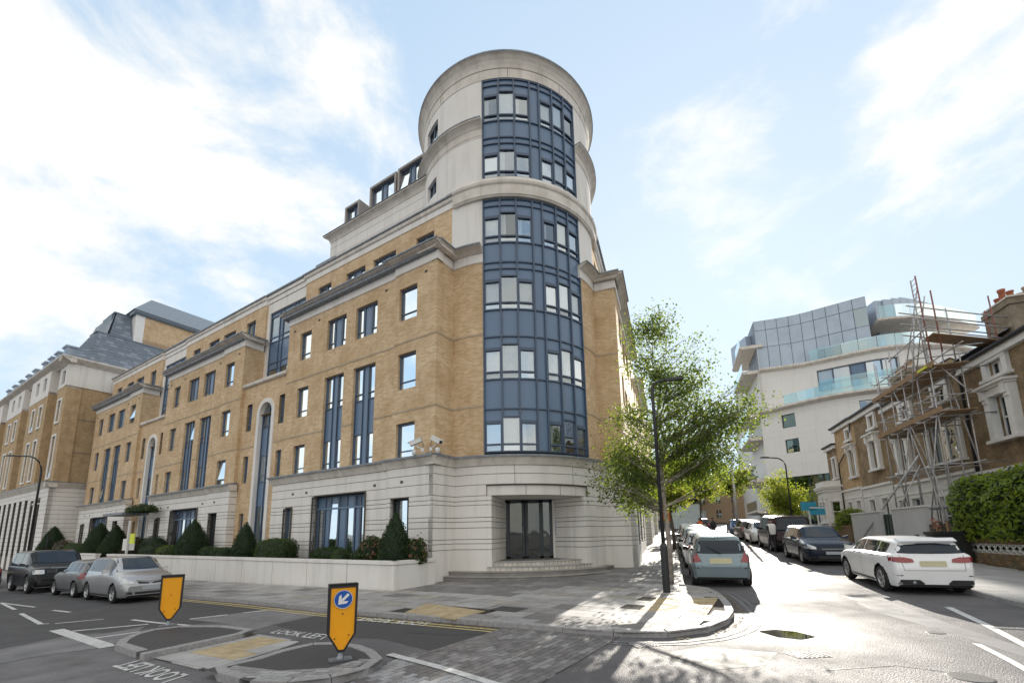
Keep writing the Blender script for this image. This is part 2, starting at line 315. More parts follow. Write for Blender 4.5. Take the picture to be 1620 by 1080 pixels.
def wall(mb, F, u0, u1, z0, z1, n=0, holes=(), depth=.22, step=None, m=0, mrev=None, uoff=0):
    """wall surface on frame F with real openings and reveals; z0 may be a function of u"""
    us = {u0, u1}; zs = {z0, z1}
    for h in holes:
        us |= {h[0], h[1]}; zs |= {h[2], h[3]}
    us = sorted(x for x in us if u0 <= x <= u1); zs = sorted(z for z in zs if z0 <= z <= z1)
    if step:
        o = []
        for a, b in zip(us, us[1:]):
            k = max(1, int(math.ceil((b-a)/step))); o += [a+(b-a)*i/k for i in range(k)]
        us = o+[us[-1]]
    ulen = R(1)*RT if step else 1
    for a, b in zip(us, us[1:]):
        if b-a < 1e-6: continue
        for c, d in zip(zs, zs[1:]):
            cu, cz = (a+b)/2, (c+d)/2
            if any(h[0] < cu < h[1] and h[2] < cz < h[3] for h in holes): continue
            mb.face([F(a, n, c), F(b, n, c), F(b, n, d), F(a, n, d)], m, [(a*ulen+uoff, c), (b*ulen+uoff, c), (b*ulen+uoff, d), (a*ulen+uoff, d)])
    mr_ = m if mrev is None else mrev
    for h in holes:
        a, b, c, d = h[:4]; k = n-depth
        for (ua, ub, za, zb) in ((a, a, c, d), (b, b, c, d)):
            mb.face([F(ua, n, za), F(ua, k, za), F(ua, k, zb), F(ua, n, zb)], mr_, [(0, za), (depth, za), (depth, zb), (0, zb)])
        hs_ = [a, b] if not step else [x for x in us if a-1e-6 <= x <= b+1e-6]
        for x, y in zip(hs_, hs_[1:]):
            for zc in (c, d): mb.face([F(x, n, zc), F(y, n, zc), F(y, k, zc), F(x, k, zc)], mr_, [(x, 0), (y, 0), (y, depth), (x, depth)])
def prism(mb, F, prof, u0, u1, step=None, m=0, caps=True, smooth=False):
    """sweep a closed profile [(n,z)] along u"""
    k = 1 if not step else max(1, int(math.ceil(abs(u1-u0)/step))); n = len(prof); b = len(mb.v)
    for i in range(k+1):
        u = u0+(u1-u0)*i/k
        for (a, z) in prof: mb.v.append(tuple(F(u, a, z)))
    for i in range(k):
        for j in range(n):
            mb.f.append([b+i*n+j, b+i*n+(j+1) % n, b+(i+1)*n+(j+1) % n, b+(i+1)*n+j]); mb.m.append(m); mb.sm.append(smooth)
    if caps:
        mb.f.append([b+j for j in range(n)][::-1]); mb.m.append(m); mb.sm.append(False)
        mb.f.append([b+k*n+j for j in range(n)]); mb.m.append(m); mb.sm.append(False)
def FD(u, n, z): return D(u, RT+n, z)
def clip_rect(poly, x0, x1, y0, y1):
    def cl(P, f, inter):
        o = []
        for i in range(len(P)):
            a, b = P[i-1], P[i]
            if f(b):
                if not f(a): o.append(inter(a, b))
                o.append(b)
            elif f(a): o.append(inter(a, b))
        return o
    P = list(poly)
    for ax, v, sg in ((0, x0, 1), (0, x1, -1), (1, y0, 1), (1, y1, -1)):
        P = cl(P, lambda p: sg*(p[ax]-v) >= 0, lambda a, b: tuple(a[j]+(b[j]-a[j])*(v-a[ax])/(b[ax]-a[ax]) for j in (0, 1)))
        if len(P) < 3: return []
    return P
def parea(P): return abs(sum(P[i-1][0]*P[i][1]-P[i][0]*P[i-1][1] for i in range(len(P))))/2
def slab_mb(mb, P, top, th=.02, ch=0, m=0):
    """a flat stone whose plan is the polygon P; top(x,y) gives its height"""
    c = Vector((sum(p[0] for p in P)/len(P), sum(p[1] for p in P)/len(P)))
    n = len(P); T = [(p[0], p[1], top(*p)) for p in P]; B = [(x, y, z-th) for x, y, z in T]
    mb.mesh(T+B, [tuple(range(n))]+[(i, n+i, n+(i+1) % n, (i+1) % n) for i in range(n)], m)
def lay(poly, org, ax, ay, w, h, gap, bond=.5, off=0):
    """tiles of w x h laid on axes ax, ay, clipped to poly (world xy)"""
    L = [((Vector(p)-org).dot(ax), (Vector(p)-org).dot(ay)) for p in poly]
    x0, x1 = min(p[0] for p in L), max(p[0] for p in L); y0, y1 = min(p[1] for p in L), max(p[1] for p in L); out = []
    j = math.floor(y0/h)
    while j*h < y1:
        sh = (j % 2)*bond*w+off; i = math.floor((x0-sh)/w)
        while i*w+sh < x1:
            q = clip_rect(L, i*w+sh+gap/2, (i+1)*w+sh-gap/2, j*h+gap/2, (j+1)*h-gap/2)
            if len(q) > 2 and parea(q) > .08*w*h:
                q2 = [q[0]]
                for p in q[1:]:
                    if (p[0]-q2[-1][0])**2+(p[1]-q2[-1][1])**2 > 1e-6: q2.append(p)
                if len(q2) > 2: out.append([tuple(org+ax*a+ay*b) for a, b in q2])
            i += 1
        j += 1
    return out

# ================================================================= GROUND
M['asphaltm'] = mat('coarse_asphalt', (.21, .20, .205), .68, spec=.16, var=.9, vs=1.6, col2=(.10, .098, .10), bump=.9, bs=45, coords='World', det=10)
def sheet(poly, dz, name, m, cell=1.5, parent=None, kind='structure', label=None):
    mb = MB()
    xs = [p[0] for p in poly]; ys = [p[1] for p in poly]
    x = min(xs)
    nx = max(1, math.ceil((max(xs)-min(xs))/cell)); ny = max(1, math.ceil((max(ys)-min(ys))/cell))
    sx = (max(xs)-min(xs))/nx; sy = (max(ys)-min(ys))/ny
    for i in range(nx):
        for j in range(ny):
            q = clip_rect(poly, min(xs)+i*sx, min(xs)+(i+1)*sx, min(ys)+j*sy, min(ys)+(j+1)*sy)
            if len(q) > 2 and parea(q) > 1e-6: mb.mesh([(a, b, gz(a, b)+dz) for a, b in q], [tuple(range(len(q)))])
    return mb.build(name, m, parent, kind=kind, label=label)
# one ground sheet out to the horizon (finer near the junction)
mb = MB()
def axis():
    o = [-900, -500, -300, -200, -150, -120, -100, -85, -70, -60, -50, -42, -36, -30, -25, -20]
    o += [-17+i*1.5 for i in range(23)]; o += [20, 25, 30, 36, 42, 50, 60, 70, 85, 100, 120, 150, 200, 300, 500, 900]; return o
ax_ = axis(); b = 0
for y in ax_:
    for x in ax_: mb.v.append((x, y+12, gz(x, y+12)+ROAD))
k = len(ax_)
for j in range(k-1):
    for i in range(k-1): mb.f.append([j*k+i, j*k+i+1, (j+1)*k+i+1, (j+1)*k+i]); mb.m.append(0); mb.sm.append(True)
road = mb.build('road', M['asphalt'], kind='structure', label='dark grey asphalt of the road junction')
V2 = lambda v: (v.x, v.y)
kerbline = [FL(95, 5.45, 0), FL(60, 5.45, 0), FL(30, 5.45, 0), FL(12, 5.45, 0), FL(5.7, 5.42, 0), Vector((-8.14, 13.54)), Vector((-6.2, 12.29)), Vector((-4.5, 11.16)), Vector((-3.03, 10.32)), Vector((-1.31, 9.4)), Vector((.35, 8.5)),
            Vector((1.1, 8.1)), Vector((1.85, 7.78)), Vector((2.6, 7.72)), Vector((3.3, 7.98)), Vector((3.85, 8.45)), Vector((4.3, 9.05)), Vector((4.68, 9.8)), Vector((4.97, 10.6)), Vector((5.22, 11.4)), Vector((5.42, 12.2)), Vector((5.5, 12.8)), Vector((5.35, 13.3)),
            FR(-4.9, 2.05, 0), FR(0, 2.05, 0), FR(10, 2.05, 0), FR(40, 2.05, 0), FR(110, 2.05, 0)]
kerbline = [Vector((p.x, p.y)) for p in kerbline]
inner = [FR(110, 0, 0), FR(-.4, 0, 0)]+[D(a, 4.7, 0) for a in (70, 55, 40, 25, 10, -5, -20, -30)]+[FL(-.1, .2, 0), FL(-.3, 2.35, 0), FL(42, 2.35, 0), FL(95, 2.1, 0)]
pavpoly = [V2(p) for p in kerbline]+[V2(p) for p in inner]
pavement = sheet(pavpoly, -.022, 'pavement', M['mortar'], 1.2)
pavement['label'] = 'grey slab pavement along the flats and round the corner'
def resample(P, d):
    out = [P[0].copy()]; acc = 0
    for a, b in zip(P, P[1:]):
        L = (b-a).length; t = d-acc
        while t < L: out.append(a+(b-a)*(t/L)); t += d
        acc = (L-(t-d))
    return out
def kerbstones(P, parent, w=.16, sgn=1, ln=.9, lim=300, top=.004, bot=ROAD-.04, m='kerb', gap=.012, close=False):
    """P runs with the road on its right when sgn=1"""
    pts = resample(P+([P[0]] if close else []), ln); near = []
    for i in range(len(pts)-1):
        a, b = pts[i], pts[i+1]; d = (b-a).normalized(); n_ = Vector((-d.y, d.x))*sgn
        pa = (a-pts[i-1]).normalized() if i else d; pb = (pts[i+2]-b).normalized() if i+2 < len(pts) else d
        na = (Vector((-pa.y, pa.x))*sgn+n_).normalized(); nb = (Vector((-pb.y, pb.x))*sgn+n_).normalized()
        a1 = a+d*gap/2; b1 = b-d*gap/2
        q = [a1, b1, b1+nb*w, a1+na*w]
        near.append((a.length, q))
    near.sort(key=lambda t: t[0]); far = MB()
    for i, (dist, q) in enumerate(near):
        mb = MB() if i < lim and dist < 60 else far
        tops = [(p.x, p.y, gz(p.x, p.y)+top) for p in q]; bots = [(p.x, p.y, gz(p.x, p.y)+bot) for p in q]
        c = sum((Vector(t) for t in tops), Vector())/4
        ins = [tuple(Vector(t)+(c-Vector(t))*.05) for t in tops]; low = [(x, y, z-.012) for x, y, z in tops]
        mb.mesh(ins+low+bots, [(0, 1, 2, 3)]+[(j, 4+j, 4+(j+1) % 4, (j+1) % 4) for j in range(4)]+[(4+j, 8+j, 8+(j+1) % 4, 4+(j+1) % 4) for j in range(4)])
        if mb is not far: mb.build('kerbstone', M[m], parent)
    if far.v: far.build('kerbstone', M[m], parent, kind='stuff')
kerbstones([p for p in kerbline], pavement, sgn=1)
def offs(P, d):
    o = []
    for i, p in enumerate(P):
        a = (P[i]-P[i-1]).normalized() if i else (P[1]-P[0]).normalized(); b = (P[i+1]-P[i]).normalized() if i+1 < len(P) else a
        t = (a+b).normalized(); o.append(p+Vector((-t.y, t.x))*d)
    return o
inset = offs(kerbline, .175)
slabpoly = [V2(p) for p in inset]+[V2(p) for p in inner]
tactA = [Vector(pg(*p)) for p in ((640, 968), (722, 979), (768, 966), (676, 954))]
tactB = [Vector(pg(*p)) for p in ((1010, 965), (1118, 972), (1136, 945), (1040, 945))]
def inpoly(p, P):
    c = False
    for i in range(len(P)):
        a, b = P[i-1], P[i]
        if (a[1] > p[1]) != (b[1] > p[1]) and p[0] < (b[0]-a[0])*(p[1]-a[1])/(b[1]-a[1])+a[0]: c = not c
    return c
split = -1.5
leftp = clip_rect([((Vector(p)-P0).dot(uR), (Vector(p)-P0).dot(nR)) for p in slabpoly], -99, split, -120, 60)
rightp = clip_rect([((Vector(p)-P0).dot(uR), (Vector(p)-P0).dot(nR)) for p in slabpoly], split, 200, -.6, 60)
leftp2 = clip_rect([((Vector(p)-P0).dot(uR), (Vector(p)-P0).dot(nR)) for p in slabpoly], split, 200, -150, -.6)
back = lambda P: [tuple(P0+uR*a+nR*b) for a, b in P]
tiles = []
for P, ax, ay, w, h in ((back(leftp), uL, nL, .92, .62), (back(leftp2), uL, nL, .92, .62), (back(rightp), nR, uR, .9, .6)):
    if len(P) > 2: tiles += lay(P, Q0+nL*5.2, ax, ay, w, h, .014)
tiles = [t for t in tiles if not any(inpoly((sum(p[0] for p in t)/len(t), sum(p[1] for p in t)/len(t)), q) for q in (tactA, tactB))]
tiles.sort(key=lambda t: min(math.hypot(*p) for p in t))
rs = random.Random(3)
far = [MB() for _ in range(5)]
for i, t in enumerate(tiles):
    cxy = Vector((sum(p[0] for p in t)/len(t), sum(p[1] for p in t)/len(t)))
    apron = (cxy-DC).length < 7.6 and cxy.y < 19 and (cxy-Q0).dot(nL) < 4.2
    mi = rs.choice([4, 4, 1]) if apron else rs.choice([0, 0, 1, 2, 3, 2, 0, 4])
    tl = rs.uniform(-.004, .003); sx, sy = rs.uniform(-.003, .003), rs.uniform(-.003, .003)
    top = lambda x, y: gz(x, y)+tl+sx*(x-cxy.x)+sy*(y-cxy.y)
    mb = MB() if i < 290 else far[mi]
    slab_mb(mb, t, top, .018)
    if i < 290: mb.build('paving_slab', M['slab%d' % mi], pavement)
for i, f in enumerate(far):
    if f.v: f.build('paving_slab', M['slab%d' % i], pavement, kind='stuff')
def tactile(poly, parent, w=.4, m='tact', hh=.004, ax=None, ay=None):
    ax = ax or (Vector(poly[1])-Vector(poly[0])).normalized(); ay = ay or Vector((-ax.y, ax.x))
    for t in lay([tuple(p) for p in poly], Vector(poly[0]), ax, ay, w, w, .012, 0):
        mb = MB(); slab_mb(mb, t, lambda x, y: gz(x, y)+hh, .022)
        c = Vector((sum(p[0] for p in t)/len(t), sum(p[1] for p in t)/len(t)))
        for i in range(-2, 3):
            for j in range(-2, 3):
                q = c+ax*(i*.072)+ay*(j*.072)
                if inpoly(q, t):
                    z = gz(q.x, q.y)+hh; r = .014
                    mb.mesh([(q.x-r, q.y-r, z), (q.x+r, q.y-r, z), (q.x+r, q.y+r, z), (q.x-r, q.y+r, z), (q.x, q.y, z+.006)], [(0, 1, 4), (1, 2, 4), (2, 3, 4), (3, 0, 4)])
        mb.build('tactile_slab', M[m], parent)
tactile(tactA, pavement, ax=uL*-1, ay=nL); tactile(tactB, pavement)
# block paved crossing table in the road
pv = [Vector(pg(x, y, ROAD)) for x, y in ((640, 1037), (681, 1030), (813, 988.5), (900, 995), (985, 1004), (905, 1052), (840, 1090), (700, 1170), (440, 1170), (560, 1076))]
axp = (pv[2]-pv[1]).normalized(); ayp = Vector((-axp.y, axp.x))
pvs = sheet([tuple(p) for p in pv], ROAD+.003, 'paved_crossing', M['mortar'], .5); pvs['label'] = 'grey block paved crossing table in the road'
pt = lay([tuple(p) for p in pv], pv[1], axp, ayp, .205, .105, .009)
def vis(t):
    c = Vector((sum(p[0] for p in t)/len(t), sum(p[1] for p in t)/len(t), ROAD))-Vector((0, 0, E0)); z = c.dot(_F)
    return 727.2463-696.2425*c.dot(_U)/z < 1085
pt.sort(key=lambda t: (not vis(t), min(math.hypot(*p) for p in t)))
far = [MB() for _ in range(4)]
for i, t in enumerate(pt):
    c = Vector((sum(p[0] for p in t)/len(t), sum(p[1] for p in t)/len(t)))
    wl = (c-Vector(pg(617, 1037, ROAD))).cross(Vector(pg(775, 1080, ROAD))-Vector(pg(617, 1037, ROAD)))
    d1 = noise.noise(Vector((c.x*1.3, c.y*1.3, 3)))
    band = -wl < .0 and -wl > -1.7
    mi = (3 if rs.random() < .7 else 0) if band and d1 > -.25 else (rs.choice([0, 1, 1, 2]) if d1 > -.1 else rs.choice([1, 2, 2]))
    mb = MB() if i < 280 else far[mi]; tl = rs.uniform(-.002, .002)
    slab_mb(mb, t, lambda x, y: gz(x, y)+ROAD+.014+tl, .012)
    if i < 280: mb.build('block_paver', M['pav%d' % mi], pvs)
for i, f in enumerate(far):
    if f.v: f.build('block_paver', M['pav%d' % i], pvs, kind='stuff')
# tarmac patches
def patch(pts, m, dz, name='tarmac_patch'): return sheet([tuple(pg(x, y, ROAD)) for x, y in pts], ROAD+dz, name, M[m], .8)
patch([(-60, 1042), (0, 1027), (68, 1013), (120, 1003), (178, 1000), (230, 990), (178, 1022), (75, 1035), (0, 1049), (-60, 1064)], 'asphaltl', .003)
patch([(404, 996), (345, 984), (300, 980), (440, 961), (520, 964), (575, 968), (500, 973), (430, 988)], 'asphaltl', .003)
patch([(-300, 975), (-60, 1040), (0, 1026), (68, 1012), (178, 999), (344, 983), (300, 979), (438, 960), (250, 947), (0, 935)], 'asphaltd', .0015)
patch([(576, 969), (812, 990), (680, 1029), (604, 1010), (512, 1006), (432, 988), (500, 974)], 'asphaltd', .0015)
patch([(-80, 1068), (0, 1050), (75, 1036), (178, 1023), (226, 1043), (330, 1090), (330, 1200), (-80, 1200)], 'asphaltm', .002)
# road markings: thin sheets
def ribbon(P, w, name='road_marking', m='paint', dz=.007, label=None):
    P = resample(P, .35)+[P[-1]]; a = offs(P, w/2); b_ = offs(P, -w/2); mb = MB()
    for i in range(len(P)-1):
        mb.mesh([ground(*q, ROAD+dz) for q in (a[i], a[i+1], b_[i+1], b_[i])], [(0, 1, 2, 3)])
    return mb.build(name, M[m], kind='structure', label=label)
PX = lambda *a: [Vector(pg(x, y, ROAD)) for x, y in a]
for w, pts in ((.09, ((0, 953), (55, 960))), (.09, ((3, 954), (24, 964))), (.10, ((33, 970), (65, 987))), (.1, ((65, 987), (77, 986))), (.09, ((87, 986), (164, 979))), (.1, ((84, 965), (111, 968))),
               (.24, ((89, 996), (172, 1023))), (.12, ((114, 998), (235, 987))), (.11, ((150, 1009), (222, 999))), (.1, ((209, 980), (250, 985), (300, 989))), (.14, ((300, 979), (360, 972))), (.12, ((385, 969), (423, 965))),
               (.13, ((616, 1036), (700, 1058), (790, 1086))), (.13, ((1500, 960), (1560, 988), (1640, 1030))), (.10, ((1545, 1018), (1600, 1046), (1660, 1080)))):
    ribbon(PX(*pts), w, dz=.022 if w == .13 and pts[0][0] == 616 else .007)
k0 = [p for p in kerbline if p.y < 24 and p.x < 0.6]
ribbon(offs(k0, -.22), .085, 'yellow_line', 'ypaint'); ribbon(offs(k0[1:], -.40), .07, 'yellow_line', 'ypaint')
k1 = [p for p in kerbline if p.x > .3 and p.y < 14]
ribbon(offs(k1, -.32), .07, 'yellow_line', 'asphaltl'); ribbon(offs(k1, -.48), .05, 'yellow_line', 'asphaltl')
for w, pts in ((.03, ((1125, 962), (1180, 966), (1300, 971))), (.02, ((1300, 1060), (1420, 1052), (1500, 1063))), (.025, ((0, 1030), (68, 1013), (178, 1000))), (.02, ((640, 1000), (720, 1004), (790, 1001)))):
    ribbon(PX(*pts), w, 'tar_seam', 'black', .004)
patch([(1330, 940), (1420, 955), (1500, 985), (1640, 1030), (1640, 1045), (1500, 1000), (1380, 965)], 'asphaltl', .002)
patch([(1040, 1035), (1110, 1022), (1230, 1032), (1210, 1052), (1120, 1060)], 'asphaltd', .002)
def ground_text(txt, BL, BR, TL, TR, name):
    c = bpy.data.curves.new(name, 'FONT'); c.body = txt; c.size = 1; c.resolution_u = 2; c.offset = .02
    o = bpy.data.objects.new(name, c); COL.objects.link(o); bpy.context.view_layer.update()
    me = bpy.data.meshes.new_from_object(o); bpy.data.objects.remove(o)
    xs = [v.co.x for v in me.vertices]; ys = [v.co.y for v in me.vertices]
    x0, x1, y0, y1 = min(xs), max(xs), min(ys), max(ys)
    q = [Vector(pg(*p, ROAD)) for p in (BL, BR, TL, TR)]
    for v in me.vertices:
        s = (v.co.x-x0)/(x1-x0); t = (v.co.y-y0)/(y1-y0)
        w_ = q[0]*(1-s)*(1-t)+q[1]*s*(1-t)+q[2]*(1-s)*t+q[3]*s*t; v.co = (w_.x, w_.y, gz(w_.x, w_.y)+ROAD+.008)
    me.materials.clear(); me.materials.append(M['paint'])
    o = bpy.data.objects.new('road_lettering', me); COL.objects.link(o); tag(o, name, kind='structure')
ground_text('LOOK LEFT', (299.5, 1067), (217, 1043), (257, 1081), (176, 1054), 'white painted words LOOK LEFT on the near road')
ground_text('LOOK LEFT', (426, 1001), (512, 1012.5), (443, 996), (526, 1004), 'white painted words LOOK LEFT beyond the islands')
ground_text('LOOK RIGHT', (684, 984), (574, 976), (668, 990), (562, 981), 'white painted words LOOK RIGHT by the kerb')
# traffic islands
def island(pts, label, lane):
    P = [Vector(pg(x, y, .0)) for x, y in pts]
    if sum(P[i-1].x*P[i].y-P[i].x*P[i-1].y for i in range(len(P))) < 0: P = P[::-1]
    o = sheet([tuple(p) for p in P], -.006, 'traffic_island', M['asphaltd'], .6); o['label'] = label
    kerbstones(P, o, w=.15, ln=.5, close=True, gap=.008)
    return o, P
iA, pA = island([(179, 1018), (197, 1006), (230, 996), (280, 989), (350, 988), (374, 990), (409, 996), (229, 1034)], 'kerbed traffic island carrying the left bollard', 0)
iB, pB = island([(321, 1058), (392, 1043), (438, 1028), (509, 1013), (559, 1016), (590, 1026), (606, 1038), (604, 1048), (560, 1064), (500, 1075), (454, 1078), (395, 1076)], 'kerbed traffic island carrying the right bollard', 0)
for t in lay([tuple(Vector(pg(x, y, 0))) for x, y in ((345, 1062), (372, 1052), (440, 1060), (520, 1056), (575, 1040), (588, 1042), (545, 1062), (500, 1069), (440, 1072), (380, 1070))], Vector(pg(345, 1062)), (pB[0]-pB[1]).normalized(), Vector((-(pB[0]-pB[1]).normalized().y, (pB[0]-pB[1]).normalized().x)), .21, .105, .012):
    mb = MB(); slab_mb(mb, t, lambda x, y: gz(x, y)+.002, .01); mb.build('block_paver', M['pav%d' % rs.choice([0, 3, 0])], iB)
ref = [tuple(pg(x, y, -.09)) for x, y in ((232, 1038), (402, 1002), (476, 1014), (440, 1027), (392, 1041), (322, 1060))]
rf = sheet(ref, -.094, 'crossing_refuge', M['mortar'], .6); rf['label'] = 'flat pale refuge between the two traffic islands'
axr = (Vector(ref[1])-Vector(ref[0])).normalized(); ayr = Vector((-axr.y, axr.x))
cr = [tuple(pg(x, y, -.09)) for x, y in ((290, 1031), (400, 1008), (440, 1014), (412, 1029), (370, 1040), (345, 1048))]
for t in lay(ref, Vector(ref[0]), axr, ayr, .4, .4, .01, 0):
    c = (sum(p[0] for p in t)/len(t), sum(p[1] for p in t)/len(t)); ti = inpoly(c, cr)
    mb = MB(); slab_mb(mb, t, lambda x, y: gz(x, y)-.082, .012); mb.build('tactile_slab' if ti else 'paving_slab', M['tact' if ti else 'slab2'], rf)
# small things in the carriageway
sheet([tuple(pg(x, y, ROAD)) for x, y in ((1200, 998), (1228, 996), (1259, 999), (1290, 1007), (1268, 1011), (1231, 1007))], ROAD+.008, 'puddle', M['puddle'], .6, label='shallow puddle in the side road')
def grate(px, py, w, d, ang, name, label, cat, bars=7, base='black', top=None):
    p = pg(px, py, ROAD); e = empty(name, (p.x, p.y, gz(p.x, p.y)+(ROAD if top is None else top)), ang, label, cat)
    mb = MB(); mb.box(-w/2, w/2, -d/2, d/2, 0, .006); mb.build('cover_plate', M[base], e)
    for i in range(bars):
        x = -w/2+w*(i+.5)/bars; mb = MB(); mb.box(x-w/bars*.28, x+w/bars*.28, -d/2+.02, d/2-.02, .006, .012); mb.build('bar', M['kerb'], e)
    return e
grate(1277, 1035, .5, .32, .1, 'drain_grate', 'rusty drain grate set in the bright side road', 'drain grate')
grate(1020, 1019, .45, .3, .3, 'drain_grate', 'dark gully grate against the kerb of the corner', 'drain grate')
def cover(px, py, r, label, dz=ROAD, sq=None, m='asphaltd'):
    p = pg(px, py, dz); mb = MB()
    if sq: mb.box(-sq[0]/2, sq[0]/2, -sq[1]/2, sq[1]/2, 0, .008)
    else: mb.lathe([(0, .008), (r*.9, .008), (r, 0)], 20, smooth=False)
    o = mb.build('manhole_cover', M[m], label=label, cat='manhole cover'); o.location = (p.x, p.y, gz(p.x, p.y)+dz); return o
cover(1535, 1071, .22, 'round iron cover at the bottom right of the road')
cover(805, 963, .3, 'square iron cover in the slabs near the kerb', .0, (.7, .55)).rotation_euler.z = -.56
cover(1480, 1000, .13, 'small round cover in the bright road', ROAD)
# leaves and dirt along the kerbs
mb = MB()
for i in range(900):
    if rs.random() < .6:
        t = rs.random()**.7; P = offs(kerbline[4:11], -.09-.12*rs.random()); q = rs.randrange(len(P)-1); c = P[q].lerp(P[q+1], rs.random()); z = ROAD
    elif rs.random() < .5:
        P = offs(kerbline[13:22], -.08-.1*rs.random()); q = rs.randrange(len(P)-1); c = P[q].lerp(P[q+1], rs.random()); z = ROAD
    else:
        a, b_ = Vector(pg(235, 1038, -.06)), Vector(pg(405, 1001, -.06)); c = a.lerp(b_, rs.random())+Vector((rs.gauss(0, .02), -abs(rs.gauss(0, .04)))); z = -.08
    s_ = rs.uniform(.012, .032); a_ = rs.random()*6.3; zz_ = gz(c.x, c.y)+z+.006
    mb.mesh([(c.x+s_*math.cos(a_+k*1.57), c.y+s_*math.sin(a_+k*1.57)*.7, zz_+rs.uniform(0, .012)) for k in range(4)], [(0, 1, 2, 3)])
mb.build('leaf_litter', M['litter'], label='fallen leaves and grit along the kerbs', cat='leaf litter', kind='stuff')
mb = MB(); mb.lathe([(.0, -.06), (.028, -.058), (.033, -.045), (.033, .045), (.026, .058), (0, .06)], 12)
p = pg(992, 1005, ROAD); o = mb.build('drinks_can', M['green'], label='crushed green can lying against the kerb', cat='can'); o.location = (p.x, p.y, gz(p.x, p.y)+ROAD+.034); o.rotation_euler = (0, R(90), .3)

# ================================================================= WINDOWS
rw = random.Random(11)
def flat_part(name, F, rects, m, parent, step=None, kind=None):
    mb = MB()
    for (u0, u1, n0, n1, z0, z1) in rects:
        if step:
            prism(mb, F, [(n0, z0), (n1, z0), (n1, z1), (n0, z1)], u0, u1, step)
        else: mb.fbox(F, u0, u1, n0, n1, z0, z1)
    return mb.build(name, m, parent, kind=kind)
def window(F, u0, u1, z0, z1, n, parent, name='window', lights=None, fm='frame', depth=.2, bar=.055, transom=.28, step=None, sc=1., back='mix', gl='glass', openl=None, deep=.5, tilt=True):
    """frame + panes + what is seen behind. lights: list of (fraction0, fraction1, kind) kind w=glass with low transom, f=fixed, p=solid panel"""
    k = n-depth; b = bar/sc; lights = lights or [(0, 1, 'w')]
    fr = [(u0, u0+b, k, k+.07, z0, z1), (u1-b, u1, k, k+.07, z0, z1), (u0+b, u1-b, k, k+.07, z1-bar, z1), (u0+b, u1-b, k, k+.07, z0, z0+bar)]
    W_ = u1-u0; panes = []; panels = []
    for i, (a, c, kd) in enumerate(lights):
        x0, x1 = u0+a*W_+b*.9, u0+c*W_-b*.9
        if i: fr.append((x0-b*1.5, x0, k+.002, k+.075, z0+bar, z1-bar))
        if kd == 'w':
            zt = z0+bar+transom; fr.append((x0, x1, k+.004, k+.068, zt, zt+bar*.8)); panes += [(x0, x1, z0+bar, zt), (x0, x1, zt+bar*.8, z1-bar)]
            if openl is None and fm == 'frame':  # casement sash border
                s_ = .028
                for q in ((x0, x0+s_/sc, zt+bar*.8, z1-bar), (x1-s_/sc, x1, zt+bar*.8, z1-bar), (x0, x1, z1-bar-s_, z1-bar)): fr.append((q[0], q[1], k+.01, k+.085, q[2], q[3]))
        elif kd == 'f': panes.append((x0, x1, z0+bar, z1-bar))
        elif kd == 'p': panels.append((x0, x1, z0+bar, z1-bar))
    w = flat_part(name, F, fr, M[fm], parent, step)
    for (a, c, d, e) in panes:
        mb = MB(); t1 = 0
        if tilt and (e-d) > .6 and rw.random() < .14: t1 = rw.uniform(.10, .2)
        if step: wall(mb, F, a, c, d, e, k+.03, step=step)
        else: mb.face([F(a, k+.03+t1, d), F(c, k+.03+t1, d), F(c, k+.03, e), F(a, k+.03, e)])
        if t1: mb.fbox(F, a, a+.03, k+.02, k+.03+t1, d, d+.03); mb.fbox(F, a, c, k+.02+t1, k+.05+t1, d, d+.04)
        mb.build('pane', M[gl], w)
    for (a, c, d, e) in panels:
        mb = MB(); wall(mb, F, a, c, d, e, k+.04, step=step); mb.build('panel', M['panel'], w)
    # room behind: dark back wall, and curtains
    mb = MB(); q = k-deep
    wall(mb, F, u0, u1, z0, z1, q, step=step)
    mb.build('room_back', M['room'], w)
    kind = rw.choice(['net', 'net', 'net', 'net', 'side', 'side', 'none']) if back == 'mix' else back
    if kind != 'none':
        mb = MB(); cm = M['curtain']; ww = u1-u0
        def drape(a, c, z_, zt):
            st = max(4, int((c-a)*sc/.045)); pr = None
            for i in range(st+1):
                u = a+(c-a)*i/st; nn = k-.10-.028*math.sin(i*1.9)-.01*rw.random()
                if pr is not None: mb.face([F(pr[0], pr[1], z_), F(u, nn, z_), F(u, nn, zt), F(pr[0], pr[1], zt)], smooth=False)
                pr = (u, nn)
        if kind == 'net': drape(u0, u1, z0, z1)
        elif kind == 'side': f_ = rw.uniform(.18, .36); drape(u0, u0+ww*f_, z0, z1); drape(u1-ww*f_, u1, z0, z1)
        else:
            cm = M['blind']; drape(u0, u1, z0+(z1-z0)*rw.choice([0, .0, .4]), z1)
        mb.build('curtain', cm, w)
    return w

